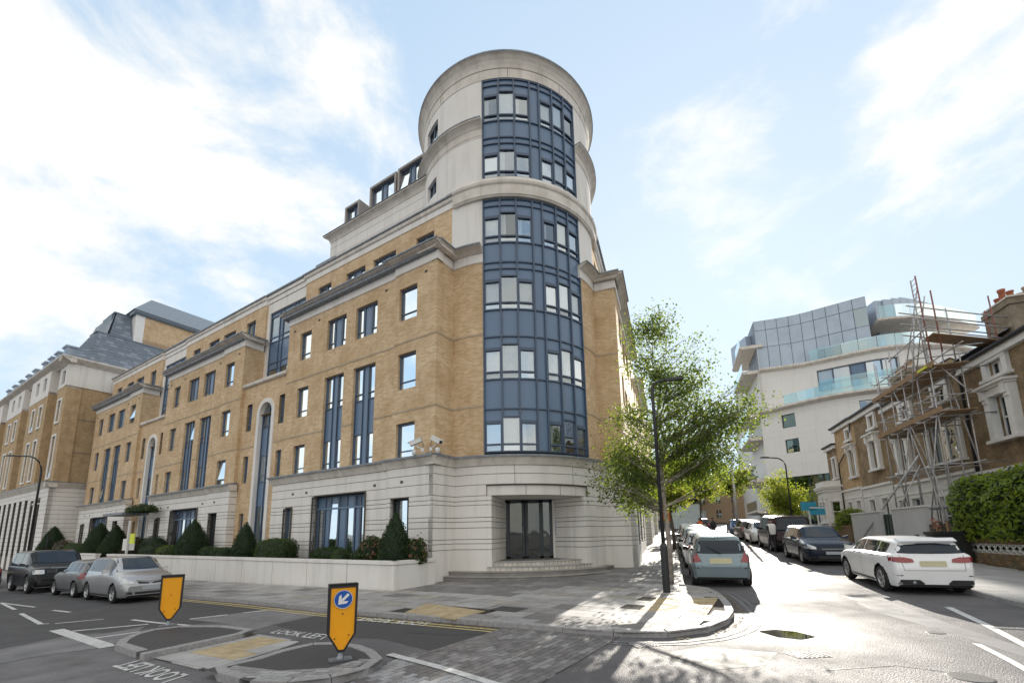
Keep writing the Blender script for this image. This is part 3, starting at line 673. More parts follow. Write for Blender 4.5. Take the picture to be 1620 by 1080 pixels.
# ================================================================= APARTMENT BUILDING
B = empty('apartment_building', (DC.x, DC.y, 0), label='tall yellow brick apartment building with round blue glazed corner tower', cat='building')
GC = [.0, 1.09, 1.31, 1.47, 1.90, 2.13, 2.29, 2.76, 2.92, 3.11, 3.53, 3.93, 4.27]
def sub(z0, z1, holes, u0, u1):
    """split a course at openings"""
    segs = [(u0, u1)]
    for h in holes:
        if h[3] > z0+.02 and h[2] < z1-.02:
            o = []
            for a, b in segs:
                if h[1] <= a or h[0] >= b: o.append((a, b))
                else:
                    if h[0] > a: o.append((a, h[0]))
                    if h[1] < b: o.append((h[1], b))
            segs = o
    return segs
def courses(F, u0, u1, n, holes, parent, step=None, th=.3, zs=GC, zlow=-.8, joint=1.9, sc=1.):
    """rusticated stone: every course a stone band, proud of the recessed dark joint"""
    mb = MB(); wall(mb, F, u0, u1, zlow, zs[-1], n-.03, holes, th, step); mb.build('joint_backing', M['joint'], parent)
    zz_ = [zlow]+list(zs[1:])
    for i, (a, b) in enumerate(zip(zz_, zz_[1:])):
        for (x, y) in sub(a, b, holes, u0, u1):
            mb = MB(); g = .011
            prism(mb, F, [(n-.2, a+g), (n-.004, a+g), (n, a+g+.008), (n, b-g-.008), (n-.004, b-g), (n-.2, b-g)], x, y, step, caps=True)
            mb.build('stone_course', M['stone'], parent)
def ledge(F, u0, u1, n, parent, step=None, z=4.27, ext=0):
    mb = MB(); prism(mb, F, [(n-.3, z), (n+.06, z), (n+.08, z+.06), (n+.2, z+.3), (n+.24, z+.33), (n-.3, z+.36)], u0-ext, u1+ext, step); mb.build('cornice', M['stone2'], parent)
    mb = MB(); prism(mb, F, [(n-.28, z+.362), (n+.255, z+.335), (n+.265, z+.29), (n+.285, z+.29), (n+.285, z+.37), (n-.28, z+.47)], u0-ext-.02, u1+ext+.02, step); mb.build('lead_flashing', M['lead'], parent)
def cornice4(F, u0, u1, n, parent, step=None, z=12.84, ext=0, proj=.42, lead=True):
    mb = MB(); prism(mb, F, [(n-.3, z), (n+.03, z), (n+.05, z+.03), (n+.05, z+.40), (n-.3, z+.40)], u0-ext*.1, u1+ext*.1, step); mb.build('stone_band', M['stone'], parent)
    mb = MB(); prism(mb, F, [(n-.9, z+.405), (n+.09, z+.405), (n+.14, z+.44), (n+.24, z+.50), (n+proj*.93, z+.545), (n+proj, z+.57), (n+proj, z+.61), (n-.9, z+.65)], u0-ext, u1+ext, step); mb.build('cornice', M['stone2'], parent)
    if lead:
        mb = MB(); prism(mb, F, [(n-.9, z+.652), (n+proj+.01, z+.615), (n+proj+.03, z+.58), (n+proj+.045, z+.58), (n+proj+.045, z+.65), (n-.9, z+.70)], u0-ext-.02, u1+ext+.02, step); mb.build('lead_flashing', M['lead'], parent)
def stringc(F, u0, u1, n, zs, parent, m='brick', step=None, holes=()):
    for z in zs:
        for a, b in sub(z, z+.07, holes, u0, u1):
            mb = MB(); mb2 = prism(mb, F, [(n, z), (n+.018, z), (n+.018, z+.075), (n, z+.075)], a, b, step); mb.build('brick_string_course', M['brickwarm'], parent)
TALL = ((0, .33, 'w'), (.33, .67, 'p'), (.67, 1, 'w'))
def tall_window(F, u0, u1, z0, z1, n, parent, zs=(6.13, 7.72)):
    """two storeys of glazing joined by blue-grey panels"""
    k = n-.22; W_ = u1-u0; c0, c1 = u0+W_*.36, u0+W_*.64; b = .05
    fr = [(u0, u0+b, k, k+.09, z0, z1), (u1-b, u1, k, k+.09, z0, z1), (c0, c0+.05, k, k+.11, z0, z1), (c1-.05, c1, k, k+.11, z0, z1)]
    for z in (z0, z0+.3, 6.1, 7.68, 7.98, z1-b): fr += [(u0+b, c0, k+.002, k+.08, z, z+b), (c1, u1-b, k+.002, k+.08, z, z+b)]
    w = flat_part('tall_window', F, fr, M['frame'], parent)
    mb = MB(); mb.fbox(F, c0+.05, c1-.05, k, k+.06, z0, z1)
    mb.build('panel', M['panel'], w)
    for a, c in ((u0+b, c0), (c1, u1-b)):
        mb = MB(); mb.fbox(F, a, c, k+.01, k+.04, 6.15, 7.68); mb.build('panel', M['panel'], w)
        for za, zb in ((z0+b, z0+.3), (z0+.35, 6.1), (7.73, 7.98), (8.03, z1-b)):
            mb = MB(); t1 = .14 if (zb-za > .6 and rw.random() < .15) else 0
            mb.face([F(a, k+.03+t1, za), F(c, k+.03+t1, za), F(c, k+.03, zb), F(a, k+.03, zb)]); mb.build('pane', M['glass'], w)
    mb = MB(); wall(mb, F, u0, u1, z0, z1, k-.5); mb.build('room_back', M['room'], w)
    for za, zb in ((z0, 6.1), (7.7, z1)):
        for a, c in ((u0+b, c0), (c1, u1-b)):
            if rw.random() < .6:
                mb = MB(); mb.face([F(a, k-.1, za), F(c, k-.12, za), F(c, k-.12, zb), F(a, k-.1, zb)]); mb.build('curtain', M[rw.choice(['curtain', 'curtain', 'blind'])], w)
def vent(F, u, z, n, parent):
    mb = MB(); mb.fbox(F, u-.07, u+.07, n, n+.02, z-.05, z+.05); mb.build('air_vent', M['joint'], parent)
ZW = ((4.66, 6.17), (7.6, 9.17), (10.66, 12.16))
def bay(F, u0, mirror=False, left_end=True, cut=2, full=True, base_low=-.8):
    """one projecting brick bay of the street front"""
    e = lambda x: u0+x
    wr = (e(1.1), e(2.14)); t1 = (e(3.66), e(5.14)); t2 = (e(5.84), e(7.3)); ws = (e(8.6), e(9.55)); U1 = e(10.62); pr = e(2.38)
    pp = .1
    # brick wall with pier
    hp = [(wr[0], wr[1], a, b) for a, b in ZW]
    hm = [(ws[0], ws[1], a, b) for a, b in ZW]+[(t1[0], t1[1], 4.72, 9.27), (t2[0], t2[1], 4.72, 9.27), (t1[0], t1[1], 10.66, 12.24), (t2[0], t2[1], 10.66, 12.24)]
    mb = MB(); wall(mb, F, u0, pr, 4.6, 12.84, pp, hp); wall(mb, F, pr, U1, 4.6, 12.84, 0, hm)
    for (u, a, b) in ((pr, 0, pp), (u0, -1.2, pp), (U1, -1.2, 0)):
        mb.face([F(u, a, 4.6), F(u, b, 4.6), F(u, b, 12.84), F(u, a, 12.84)], 0, [(a, 4.6), (b, 4.6), (b, 12.84), (a, 12.84)])
    mb.build('brick_wall', M['brick'], B)
    stringc(F, u0, pr, pp, (6.62, 9.62), B, holes=hp); stringc(F, pr, U1, 0, (6.62, 9.62), B, holes=hm)
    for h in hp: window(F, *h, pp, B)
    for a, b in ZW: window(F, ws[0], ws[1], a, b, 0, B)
    for t in (t1, t2):
        tall_window(F, t[0], t[1], 4.72, 9.27, 0, B); window(F, t[0], t[1], 10.66, 12.24, 0, B, lights=TALL)
    for x, z in ((e(.6), 12.5), (e(3.1), 12.5), (e(8.0), 12.5), (e(10.1), 12.45)): vent(F, x, z, pp if x < pr else 0, B)
    # stone base
    gh = [(e(1.1), e(2.14), .55, 3.08), (e(3.7), e(7.34), .35, 3.47), (e(8.95), e(9.6), 1.4, 3.03)]
    Fb = F
    courses(Fb, u0-.12, pr, pp+.22, gh, B, zlow=base_low); courses(Fb, pr, U1+.2, .2, gh, B, zlow=base_low)
    for (u, a, b) in ((u0-.12, -1, pp+.2), (U1+.2, -1., .18)):
        for za, zb in zip([base_low]+GC[1:], GC[1:]):
            mb = MB(); mb.fbox(F, u-.004, u+.004, a, b, za+.012, zb-.012); mb.build('stone_course', M['stone'], B)
    ledge(F, u0-.12, pr, pp+.2, B, ext=.12); ledge(F, pr, U1+.2, .2, B, ext=.12)
    for x in (1.5, 3.2, 7.9, 9.0): vent(F, e(x), 3.72, .2 if x > 2.4 else .32, B)
    window(F, *gh[0], .3, B, fm='darkframe', depth=.35, lights=[(0, .32, 'f'), (.32, 1, 'f')], gl='glassd', back='blind')
    window(F, *gh[2], .2, B, gl='glassd')
    w = window(F, *gh[1], .2, B, name='wide_window', depth=.3, lights=[(0, .17, 'f'), (.17, .27, 'p'), (.27, .42, 'f'), (.42, .57, 'p'), (.57, .73, 'f'), (.73, .84, 'p'), (.84, 1, 'f')], gl='glassd', back='blind', bar=.07)
    fr = [(gh[1][0], gh[1][1], -.09, .0, 2.88, 2.95), (gh[1][0], gh[1][1], -.085, -.06, 2.951, 3.42), (gh[1][0], gh[1][1], -.09, .0, .85, .92)]
    for q_ in fr: flat_part('transom_panel', F, [q_], M['panel'], w)
    # main cornice over the bay
    if u0 > 0:
        Fs = lambda u, n, z: F(u0-n, pp-u, z)
        cornice4(Fs, 0, 1.05, 0, B, ext=.0); mb = MB(); mb.fbox(F, u0-.3, u0+.9, -1.1, -.9, 13.24, 13.46); mb.build('cornice', M['stone2'], B)
    cornice4(F, u0-.05, pr, pp, B, ext=.3); cornice4(F, pr+.02, U1, 0, B, ext=0); mb = MB()
    prism(mb, F, [(-.3, 13.245), (.09, 13.245), (.14, 13.28), (.24, 13.34), (.39, 13.39), (.42, 13.44), (-.3, 13.48)], U1, U1+.38); mb.build('cornice', M['stone2'], B)
    # set-back attic storey
    n4 = -.93; a4 = [(e(1.15), e(2.25)), (e(3.6), e(5.2)), (e(5.8), e(7.3)), (e(8.55), e(9.7))]
    h4 = [(a, b, 13.75, 15.28) for a, b in a4]
    mb = MB(); wall(mb, F, u0, e(10.85), 13.2, 15.9, n4, h4)
    for u in (u0, e(10.85)): mb.face([F(u, n4, 13.2), F(u, n4-3, 13.2), F(u, n4-3, 15.9), F(u, n4, 15.9)], 0, [(0, 0), (3, 0), (3, 2.3), (0, 2.3)])
    mb.build('brick_wall', M['brick'], B)
    for h in h4: window(F, *h, n4, B, lights=[(0, .36, 'w'), (.36, .64, 'p'), (.64, 1, 'w')] if h[1]-h[0] > 1.2 else [(0, .5, 'w'), (.5, 1, 'w')])
    mb = MB(); prism(mb, F, [(n4-.5, 15.9), (n4+.03, 15.9), (n4+.03, 16.2), (n4-.5, 16.2)], u0, e(10.88)); mb.build('stone_band', M['stone'], B)
    mb = MB(); prism(mb, F, [(n4-.5, 16.205), (n4+.06, 16.205), (n4+.1, 16.25), (n4+.1, 16.42), (n4-.5, 16.42)], u0, e(11.0)); mb.build('cornice', M['stone2'], B)
    mb = MB(); prism(mb, F, [(n4-.55, 16.423), (n4+.16, 16.423), (n4+.16, 16.5), (n4-.55, 16.54)], u0, e(11.1)); mb.build('lead_flashing', M['lead'], B)
    mb = MB(); mb.fbox(F, u0, e(10.85), n4+.01, .3, 13.2, 13.4); mb.build('terrace_floor', M['lead'], B)
def arch_bay(F, u0, stone=True, low=-.8):
    """recess between two bays: narrow windows either side of a tall arched stair window"""
    a0, a1 = u0, u0+4.4; n = -.08; c = u0+1.85; hw = .62; zc = 8.38
    hs = [(u0+.12, u0+.66, a, b) for a, b in ZW[:2]]+[(u0+3.36, u0+3.9, a, b) for a, b in ZW[:2]]+[(u0+.15, u0+.6, 1.0, 3.0), (u0+3.4, u0+3.85, 1.0, 3.0)]
    ha = (c-hw-.24, c+hw+.24, .7, zc)
    mb = MB(); wall(mb, F, a0, a1, low, zc, n, hs+[ha]); 
    r = hw+.24; K = 14
    top = 10.22
    for i in range(K):
        t0, t1 = math.pi*i/K, math.pi*(i+1)/K; x0, x1 = c-r*math.cos(t0), c-r*math.cos(t1); y0, y1 = zc+r*math.sin(t0), zc+r*math.sin(t1)
        mb.face([F(x0, n, y0), F(x1, n, y1), F(x1, n, top), F(x0, n, top)], 0, [(x0, y0), (x1, y1), (x1, top), (x0, top)])
    wall(mb, F, a0, c-r, zc, top, n, [h for h in hs if h[1] < c and h[3] > zc]); wall(mb, F, c+r, a1, zc, top, n, [h for h in hs if h[0] > c and h[3] > zc])
    mb.build('brick_wall', M['brick'], B)
    for h in hs: window(F, *h, n, B, gl='glassd' if h[2] < 4 else 'glass')
    stringc(F, a0, a1, n, (6.62,), B, holes=hs+[ha])
    # stone architrave
    mb = MB(); ro, ri = r, hw; pts_o = [(c-ro, .7)]+[(c-ro*math.cos(math.pi*i/K), zc+ro*math.sin(math.pi*i/K)) for i in range(K+1)]+[(c+ro, .7)]
    pts_i = [(c-ri, .7)]+[(c-ri*math.cos(math.pi*i/K), zc+ri*math.sin(math.pi*i/K)) for i in range(K+1)]+[(c+ri, .7)]
    for (o0, o1, i0, i1) in zip(pts_o, pts_o[1:], pts_i, pts_i[1:]):
        f = n+.07; bk = n-.28
        mb.face([F(o0[0], f, o0[1]), F(o1[0], f, o1[1]), F(i1[0], f, i1[1]), F(i0[0], f, i0[1])])
        mb.face([F(i0[0], f, i0[1]), F(i1[0], f, i1[1]), F(i1[0], bk, i1[1]), F(i0[0], bk, i0[1])])
        mb.face([F(o0[0], f, o0[1]), F(o1[0], f, o1[1]), F(o1[0], n-.02, o1[1]), F(o0[0], n-.02, o0[1])])
    mb.build('stone_architrave', M['stone'], B)
    k = n-.22
    fr = [(c-hw, c-hw+.05, k, k+.08, .7, zc), (c+hw-.05, c+hw, k, k+.08, .7, zc), (c-.03, c+.03, k, k+.08, .7, zc+hw-.02)]
    for z in (3.3, 4.62, 4.95, 6.05, 7.62, 7.72): fr.append((c-hw, c+hw, k+.003, k+.07, z, z+.06))
    w = flat_part('arched_window', F, fr, M['frame'], B)
    for z0, z1, kd in ((.7, 3.3, 'g'), (3.36, 4.62, 'p'), (4.68, 6.05, 'g'), (6.11, 7.62, 'p'), (7.78, zc, 'g')):
        for x0, x1 in ((c-hw+.05, c-.03), (c+.03, c+hw-.05)):
            mb = MB(); mb.fbox(F, x0, x1, k+.02, k+.035, z0, z1); mb.build('panel' if kd == 'p' else 'pane', M['panel' if kd == 'p' else 'glass'], w)
    mb = MB(); vs = [F(c, k+.03, zc)]+[F(c-hw*math.cos(math.pi*i/K), k+.03, zc+hw*math.sin(math.pi*i/K)) for i in range(K+1)]
    mb.mesh(vs, [(0, i+1, i+2) for i in range(K)]); mb.build('pane', M['glass'], w)
    mb = MB(); wall(mb, F, c-hw-.2, c+hw+.2, .5, zc+hw+.2, k-.6); mb.build('room_back', M['room'], w)
    # parapet ledge, then the glazed recess above
    mb = MB(); prism(mb, F, [(-1.2, 10.22), (.0, 10.22), (.06, 10.28), (.06, 10.42), (-1.2, 10.42)], a0+.03, a1-.03); mb.build('stone_band', M['stone2'], B)
    nb = -1.1; g0, g1 = a0+.32, a1-.32
    mb = MB()
    mb.fbox(F, a0-.1, g0, nb-.3, nb+.05, 10.4, 15.3); mb.fbox(F, g1, a1+.1, nb-.3, nb+.05, 10.4, 15.3); mb.build('stone_pier', M['stone'], B)
    for za, zb, pj in ((15.3, 15.95, .04), (15.96, 16.25, .08), (16.26, 16.5, .14)):
        mb = MB(); mb.fbox(F, a0-.1, a1+.1, nb-.3, nb+pj, za, zb-.015); mb.build('stone_band', M['stone'], B)
    mb = MB(); mb.fbox(F, a0-.1, a1+.1, nb-.35, nb+.22, 16.5, 16.6); mb.build('lead_flashing', M['lead'], B)
    xs = [g0, g0+.95, g0+1.3, g0+2.45, g0+2.8, g1]; fr = []; 
    for x in xs: fr.append((x-.035, x+.035, nb-.12, nb-.02, 10.4, 15.3))
    for z in (10.45, 11.6, 12.0, 13.35, 13.65, 15.0, 15.26): fr.append((g0, g1, nb-.115, nb-.03, z-.03, z+.03))
    w = flat_part('glazed_bay', F, fr, M['frame'], B)
    for i, (x0, x1) in enumerate(zip(xs, xs[1:])):
        for z0, z1 in ((10.48, 11.57), (11.63, 11.97), (12.03, 13.32), (13.38, 13.62), (13.68, 14.97), (15.03, 15.23)):
            pnl = i in (1, 3) or z0 in (11.63, 15.03) or (z0 == 12.03)
            mb = MB(); mb.fbox(F, x0+.035, x1-.035, nb-.09, nb-.07, z0, z1); mb.build('panel' if pnl else 'pane', M['panel' if pnl else 'glass'], w)
    mb = MB(); wall(mb, F, g0, g1, 10.4, 15.3, nb-.7); mb.build('room_back', M['room'], w)
bay(FL, 0); arch_bay(FL, 10.62); bay(FL, 15.0); arch_bay(FL, 25.6); bay(FL, 30.0)
# white storey over the first bay, with its cove cornice and dormers
n5 = -1.8
def white_storey():
    zz_ = [16.5, 17.2, 17.75, 18.3, 18.7]
    mb = MB(); mb.fbox(FL, .0, 10.1, n5-3, n5-.03, 16.4, 18.72); mb.build('joint_backing', M['joint'], B)
    for a, b in zip(zz_, zz_[1:]):
        mb = MB(); mb.fbox(FL, -.2, 10.12, n5-1.5, n5, a+.01, b-.01); mb.build('stone_course', M['stone'], B)
    pr = [(n5-2, 18.7), (n5+.02, 18.7), (n5+.04, 18.8), (n5+.09, 18.9), (n5+.18, 18.98), (n5+.3, 19.02), (n5+.3, 19.07), (n5-2, 19.1)]
    mb = MB(); prism(mb, FL, pr, -.4, 10.14, smooth=False)
    b0 = [FL(10.14, a, z) for a, z in pr]; b1 = [FL(10.14+max(0, a-n5), a, z) for a, z in pr]
    mb.mesh(b0+b1, [(i, (i+1) % 8, 8+(i+1) % 8, 8+i) for i in range(8)]+[tuple(8+i for i in range(8))]); mb.build('cornice', M['stone2'], B)
    mb = MB(); mb.fbox(FL, -.4, 10.47, n5-2, n5+.33, 19.102, 19.13); mb.build('lead_flashing', M['lead'], B)
    for x in (2.2, 6.0, 8.8): vent(FL, x, 17.0, n5, B)
    for (u0, u1, zt) in ((7.4, 8.65, 20.25), (4.5, 6.55, 20.55), (2.5, 4.38, 20.6)):
        n0 = n5+.2; mb = MB(); t = .13; zb = 19.13
        mb.fbox(FL, u0, u0+t, n0-1.6, n0, zb, zt); mb.fbox(FL, u1-t, u1, n0-1.6, n0, zb, zt); mb.fbox(FL, u0+t, u1-t, n0-1.6, n0, zt-t, zt); mb.fbox(FL, u0+t, u1-t, n0-1.6, n0, zb, zb+.06)
        d = mb.build('dormer', M['bronze'], B)
        W_ = u1-u0
        ww = window(FL, u0+t, u1-t, zb+.06, zt-t, n0, d, depth=.22, lights=[(0, .4, 'f'), (.4, .6, 'p'), (.6, 1, 'f')] if W_ > 1.5 else [(0, .4, 'p'), (.4, 1, 'f')], back='none', transom=.2)
        for ch in list(ww.children): ch.parent = d
white_storey()
# roof slabs (flat roofs and plant)
mb = MB(); mb.fbox(FL, 0, 40.9, -14, -1.4, 16.3, 16.48); mb.build('flat_roof', M['lead'], B)
mb = MB()
for u0, u1, zt, n0 in ((11.3, 12.6, 17.3, -2.0), (13.3, 14.2, 17.0, -2.0), (8.9, 10.6, 17.15, -1.25), (20.0, 22.0, 17.1, -1.9), (26.5, 28.4, 17.0, -2.2)): mb.fbox(FL, u0, u1, n0-1.5, n0, 16.48, zt)
mb.build('roof_plant', M['lead'], B)
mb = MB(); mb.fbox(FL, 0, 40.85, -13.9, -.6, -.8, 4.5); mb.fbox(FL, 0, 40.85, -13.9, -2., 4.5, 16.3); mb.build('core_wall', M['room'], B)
# far end return wall
mb = MB(); mb.face([FL(40.62, 0, -.8), FL(40.62, -13, -.8), FL(40.62, -13, 12.84), FL(40.62, 0, 12.84)], 0, [(0, 0), (13, 0), (13, 13), (0, 13)]); mb.build('brick_wall', M['brick'], B)
for u, n_ in ((12.2, -.1), (19, .2), (26.9, .3)): pass

# ---- drum
GA = [-13.5, -3.9, 5.0, 14.3, 20.1, 28.9, 37.6, 47.0]
ST = 3.
aL, aR_ = -31.4, 66.5
for a0, a1 in ((aL-2, -13.5), (47.0, aR_+2)):
    mb = MB(); wall(mb, FD, a0, a1, 4.6, 12.86, 0, step=ST); mb.build('brick_wall', M['brick'], B)
    for z in (6.62, 9.62):
        mb = MB(); prism(mb, FD, [(0, z), (.018, z), (.018, z+.075), (0, z+.075)], a0, a1, ST); mb.build('brick_string_course', M['brickwarm'], B)
    mb = MB(); wall(mb, FD, a0, a1, 13.2, 15.8, 0, step=ST)
    mb.build('white_drum_wall', M['stone'], B)
    cornice4(FD, a0-1, a1+(1 if a0 > 0 else 0), 0, B, ST)
def glazing(z0, z1, floors, name):
    fr = []
    for i, a in enumerate(GA):
        w_ = .9 if i in (0, 7) else .75
        fr.append((a-w_*(.2 if i == 0 else .5), a+w_*(.2 if i == 7 else .5), -.12, .03, z0, z1))
    for a, b in zip(GA, GA[1:]):
        for z in [z0+.03, z1-.03]+[f[1]+.33 for f in floors]+[f[1]+.63 for f in floors if f[2]]+[f[0] for f in floors]:
            fr.append((a+.3, b-.3, -.1, .0, z-.028, z+.028))
    g = flat_part(name, FD, fr, M['frame'], B, step=ST)
    for ci, (a, b) in enumerate(zip(GA, GA[1:])):
        cuts = [z0]
        for (zs_, zh, d) in floors: cuts += [zs_, zh+.33]+([zh+.63] if d else [])
        cuts.append(z1)
        a1, b1 = a+.35, b-.35
        for za, zb in zip(cuts, cuts[1:]):
            if zb-za < .08: continue
            fl = next((f for f in floors if abs(f[0]-za) < .01), None)
            if fl and ci != 3:
                fixed = ci in (1, 5); zh = fl[1]-(0 if fixed else .17)
                mb = MB(); wall(mb, FD, a1, b1, zh+.03, zb-.03, -.06, step=ST); mb.build('panel', M['panel'], g)
                zt = za+.3; bb = .0 if fixed else .75
                frr = [(a1, b1, -.10, -.01, zt-.03, zt+.03), (a1, b1, -.10, -.01, zh-.03, zh+.03)]
                if not fixed: frr += [(a1, a1+bb, -.1, -.015, za+.03, zh-.03), (b1-bb, b1, -.1, -.015, za+.03, zh-.03), (a1+bb, b1-bb, -.1, .0, zh-.1, zh-.03)]
                sf = flat_part('sash', FD, frr, M['frame'], g, step=ST)
                for pa, pb in ((za+.03, zt-.03), (zt+.03, zh-.03)):
                    mb = MB(); wall(mb, FD, a1+bb, b1-bb, pa, pb, -.07, step=9); mb.build('pane', M['glass'], g)
                kd = rw.choice(['c', 'c', 'c', 'c', 'n', 's'])
                if kd != 'n':
                    mb = MB(); st = 14; lo, hi = (a1, b1) if kd == 'c' else (a1, a1+(b1-a1)*.35)
                    for i in range(st):
                        p, q = lo+(hi-lo)*i/st, lo+(hi-lo)*(i+1)/st
                        mb.face([FD(p, -.16-.02*(i % 2), za), FD(q, -.16-.02*((i+1) % 2), za), FD(q, -.16-.02*((i+1) % 2), zh), FD(p, -.16-.02*(i % 2), zh)])
                    mb.build('curtain', M['curtain'], g)
            else:
                mb = MB(); wall(mb, FD, a1, b1, za+.03, zb-.03, -.06, step=ST); mb.build('panel', M['panel'], g)
    mb = MB(); wall(mb, FD, GA[0], GA[-1], z0, z1, -.9, step=ST); mb.build('room_back', M['room'], g)
    return g
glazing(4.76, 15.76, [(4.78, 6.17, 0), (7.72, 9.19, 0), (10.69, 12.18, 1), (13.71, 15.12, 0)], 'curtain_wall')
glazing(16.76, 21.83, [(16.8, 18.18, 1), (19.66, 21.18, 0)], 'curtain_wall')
mb = MB(); prism(mb, FD, [(-.3, 15.78), (.1, 15.78), (.13, 15.84), (.16, 15.86), (.16, 16.3), (.22, 16.36), (.24, 16.46), (.1, 16.72), (-.3, 16.75)], aL, 128, ST, smooth=False); mb.build('stone_band', M['stone2'], B)
# upper drum: white wall with slit windows
slits = [(-60, -48, 17.35, 18.2), (-62, -47, 20.25, 21.3)]
mb = MB(); wall(mb, FD, -100, -13.5, 16.72, 21.9, 0, slits, .25, step=ST); wall(mb, FD, 47, 262, 16.72, 21.9, 0, step=6); wall(mb, FD, aL-70, aL+.05, 13.7, 16.8, -.02, step=ST)
mb.build('white_drum_wall', M['stone'], B)
for h in slits: window(FD, *h, 0, B, step=ST, sc=.077, lights=[(0, .5, 'f'), (.5, 1, 'f')], back='none', bar=.05, gl='glassd')
for a0, a1 in ((-105, -13.6), (47.1, 150)):
    mb = MB(); prism(mb, FD, [(-.2, 19.0), (.02, 19.0), (.03, 19.32), (.07, 19.36), (.12, 19.44), (.22, 19.52), (.32, 19.56), (.32, 19.61), (-.2, 19.66)], a0, a1, ST, smooth=False); mb.build('cornice', M['stone2'], B)
    mb = MB(); prism(mb, FD, [(-.2, 19.665), (.34, 19.615), (.34, 19.67), (-.2, 19.72)], a0, a1, ST); mb.build('lead_flashing', M['lead'], B)
    mb = MB(); prism(mb, FD, [(0, 18.9), (.012, 18.9), (.012, 18.97), (0, 18.97)], a0, a1, ST); mb.build('stone_band', M['stone2'], B)
mb = MB(); mb.lathe([(RT-.3, 21.84), (RT+.02, 21.84), (RT+.02, 22.30), (RT-.02, 22.31), (RT-.02, 22.34), (RT+.03, 22.35), (RT+.06, 22.5), (RT+.13, 22.68), (RT+.24, 22.82), (RT+.31, 22.86), (RT+.31, 22.92), (RT-.3, 22.95)], 96, DC, smooth=False); mb.build('cornice', M['stone2'], B)
mb = MB(); mb.lathe([(RT+.33, 22.87), (RT+.33, 22.96), (RT-.1, 23.02), (0, 23.45)], 96, DC, smooth=False); mb.build('drum_roof', M['lead'], B)
for a in (1.7, 35, -44, 75):
    mb = MB(); mb.fbox(FD, a-.12, a+.12, .0, .024, 21.86, 22.3); mb.build('stone_joint', M['joint'], B)
mb = MB(); mb.lathe([(0, 16.74), (RT-.1, 16.76)], 48, DC); mb.lathe([(0, 13.0), (RT-.3, 13.0)], 48, DC); mb.lathe([(0, 19.9), (RT-.95, 19.9)], 24, DC); mb.build('drum_floor', M['room'], B)
# ---- drum ground floor with the recessed entrance
eL, eR = -12.8, 45.
hE = (eL, eR, -.8, 3.5)
courses(FD, aL-1, aR_+1, .0, [hE], B, step=ST)
ledge(FD, aL-3, aR_+3, 0, B, ST)
for z0, z1 in ((3.12, 3.49),):
    mb = MB(); prism(mb, FD, [(-.45, z0), (-.1, z0), (-.1, z1), (-.45, z1)], eL, eR, ST); mb.build('stone_lintel', M['stone'], B)
for a in (7.4, 26.3):
    mb = MB(); mb.fbox(FD, a-.1, a+.1, -.101, -.094, 3.12, 3.49); mb.build('stone_joint', M['joint'], B)
for a, z0, z1 in ((1.7, 3.53, 4.27), (33.9, 3.53, 4.27), (aL+.4, 0, 4.27)):
    mb = MB(); mb.fbox(FD, a-.09, a+.09, -.05, .004, z0, z1); mb.build('stone_joint', M['joint'], B)
dy = 19.15; dxl, dxr = -.50, 1.72; zf = .62; zh = 3.08
pl_ = D(eL, RT-.02, 0); pr_ = D(eR, RT-.02, 0)
def FJ(A, Bp):
    A = Vector(A); Bp = Vector(Bp); d = (Bp-A).normalized(); nn = Vector((d.y, -d.x))
    return lambda u, n, z: Vector((A.x+d.x*u+nn.x*n, A.y+d.y*u+nn.y*n, z)), (Bp-A).length
for A, Bp in (((dxl-.02, dy+.1), (pl_.x, pl_.y)), ((pr_.x, pr_.y), (dxr+.22, dy+.1)), ):
    Fj, L_ = FJ(A, Bp); courses(Fj, 0, L_, 0, (), B, zs=[z for z in GC if z < 3.2])
mb = MB(); vs = [(pl_.x, pl_.y)]+[tuple(D(a, RT-.44, 0))[:2] for a in range(-12, 45, 4)]+[(pr_.x, pr_.y), (dxr+.3, dy+.2), (dxl-.2, dy+.2)]
mb.mesh([(x, y, zh+.03) for x, y in vs], [tuple(range(len(vs)))]); mb.build('porch_ceiling', M['stone'], B)
# entrance doors
fr = MB(); k = dy
xs = [dxl, -.30, -.14, .40, .66, 1.14, 1.32, 1.58, dxr]
def fbar(mb, x0, x1, z0, z1, d=.09): mb.box(x0, x1, k, k+d, z0, z1)
for x0, x1 in ((dxl-.02, dxl+.02), (-.30, -.13), (.38, .50), (.53, .65), (1.13, 1.30), (1.57, 1.70)): fbar(fr, x0, x1, zf, zh)
fbar(fr, dxl, dxr, zh-.1, zh+.03, .1); fbar(fr, dxl, dxr, zf, zf+.08, .1)
ent = fr.build('entrance_frame', M['darkframe'], B)
for i, (x0, x1) in enumerate(((dxl+.02, -.30), (-.13, .38), (.65, 1.13), (1.30, 1.57))):
    mb = MB(); mb.box(x0, x1, k+.04, k+.05, zf+.08, zh-.1); mb.build('door_glass' if i in (1, 2) else 'pane', M['glassdoor'], ent)
for x in (.44, .59):
    mb = MB(); mb.tube([(x, k-.05, 1.3), (x, k-.05, 2.0)], .018, 8); mb.build('door_handle', M['steel'], ent)
mb = MB(); mb.box(-.1, .36, k+.035, k+.06, 1.62, 1.68); mb.box(.68, 1.1, k+.035, k+.06, 1.62, 1.68); mb.build('door_rail', M['darkframe'], ent)
mb = MB(); mb.box(1.70, 1.80, k-.02, k+.04, zf, zh); mb.build('stone_pier', M['stone'], B)
mb = MB(); mb.box(1.80, 1.90, k-.10, k-.02, 1.55, 2.35); mb.build('entry_phone', M['steel'], B)
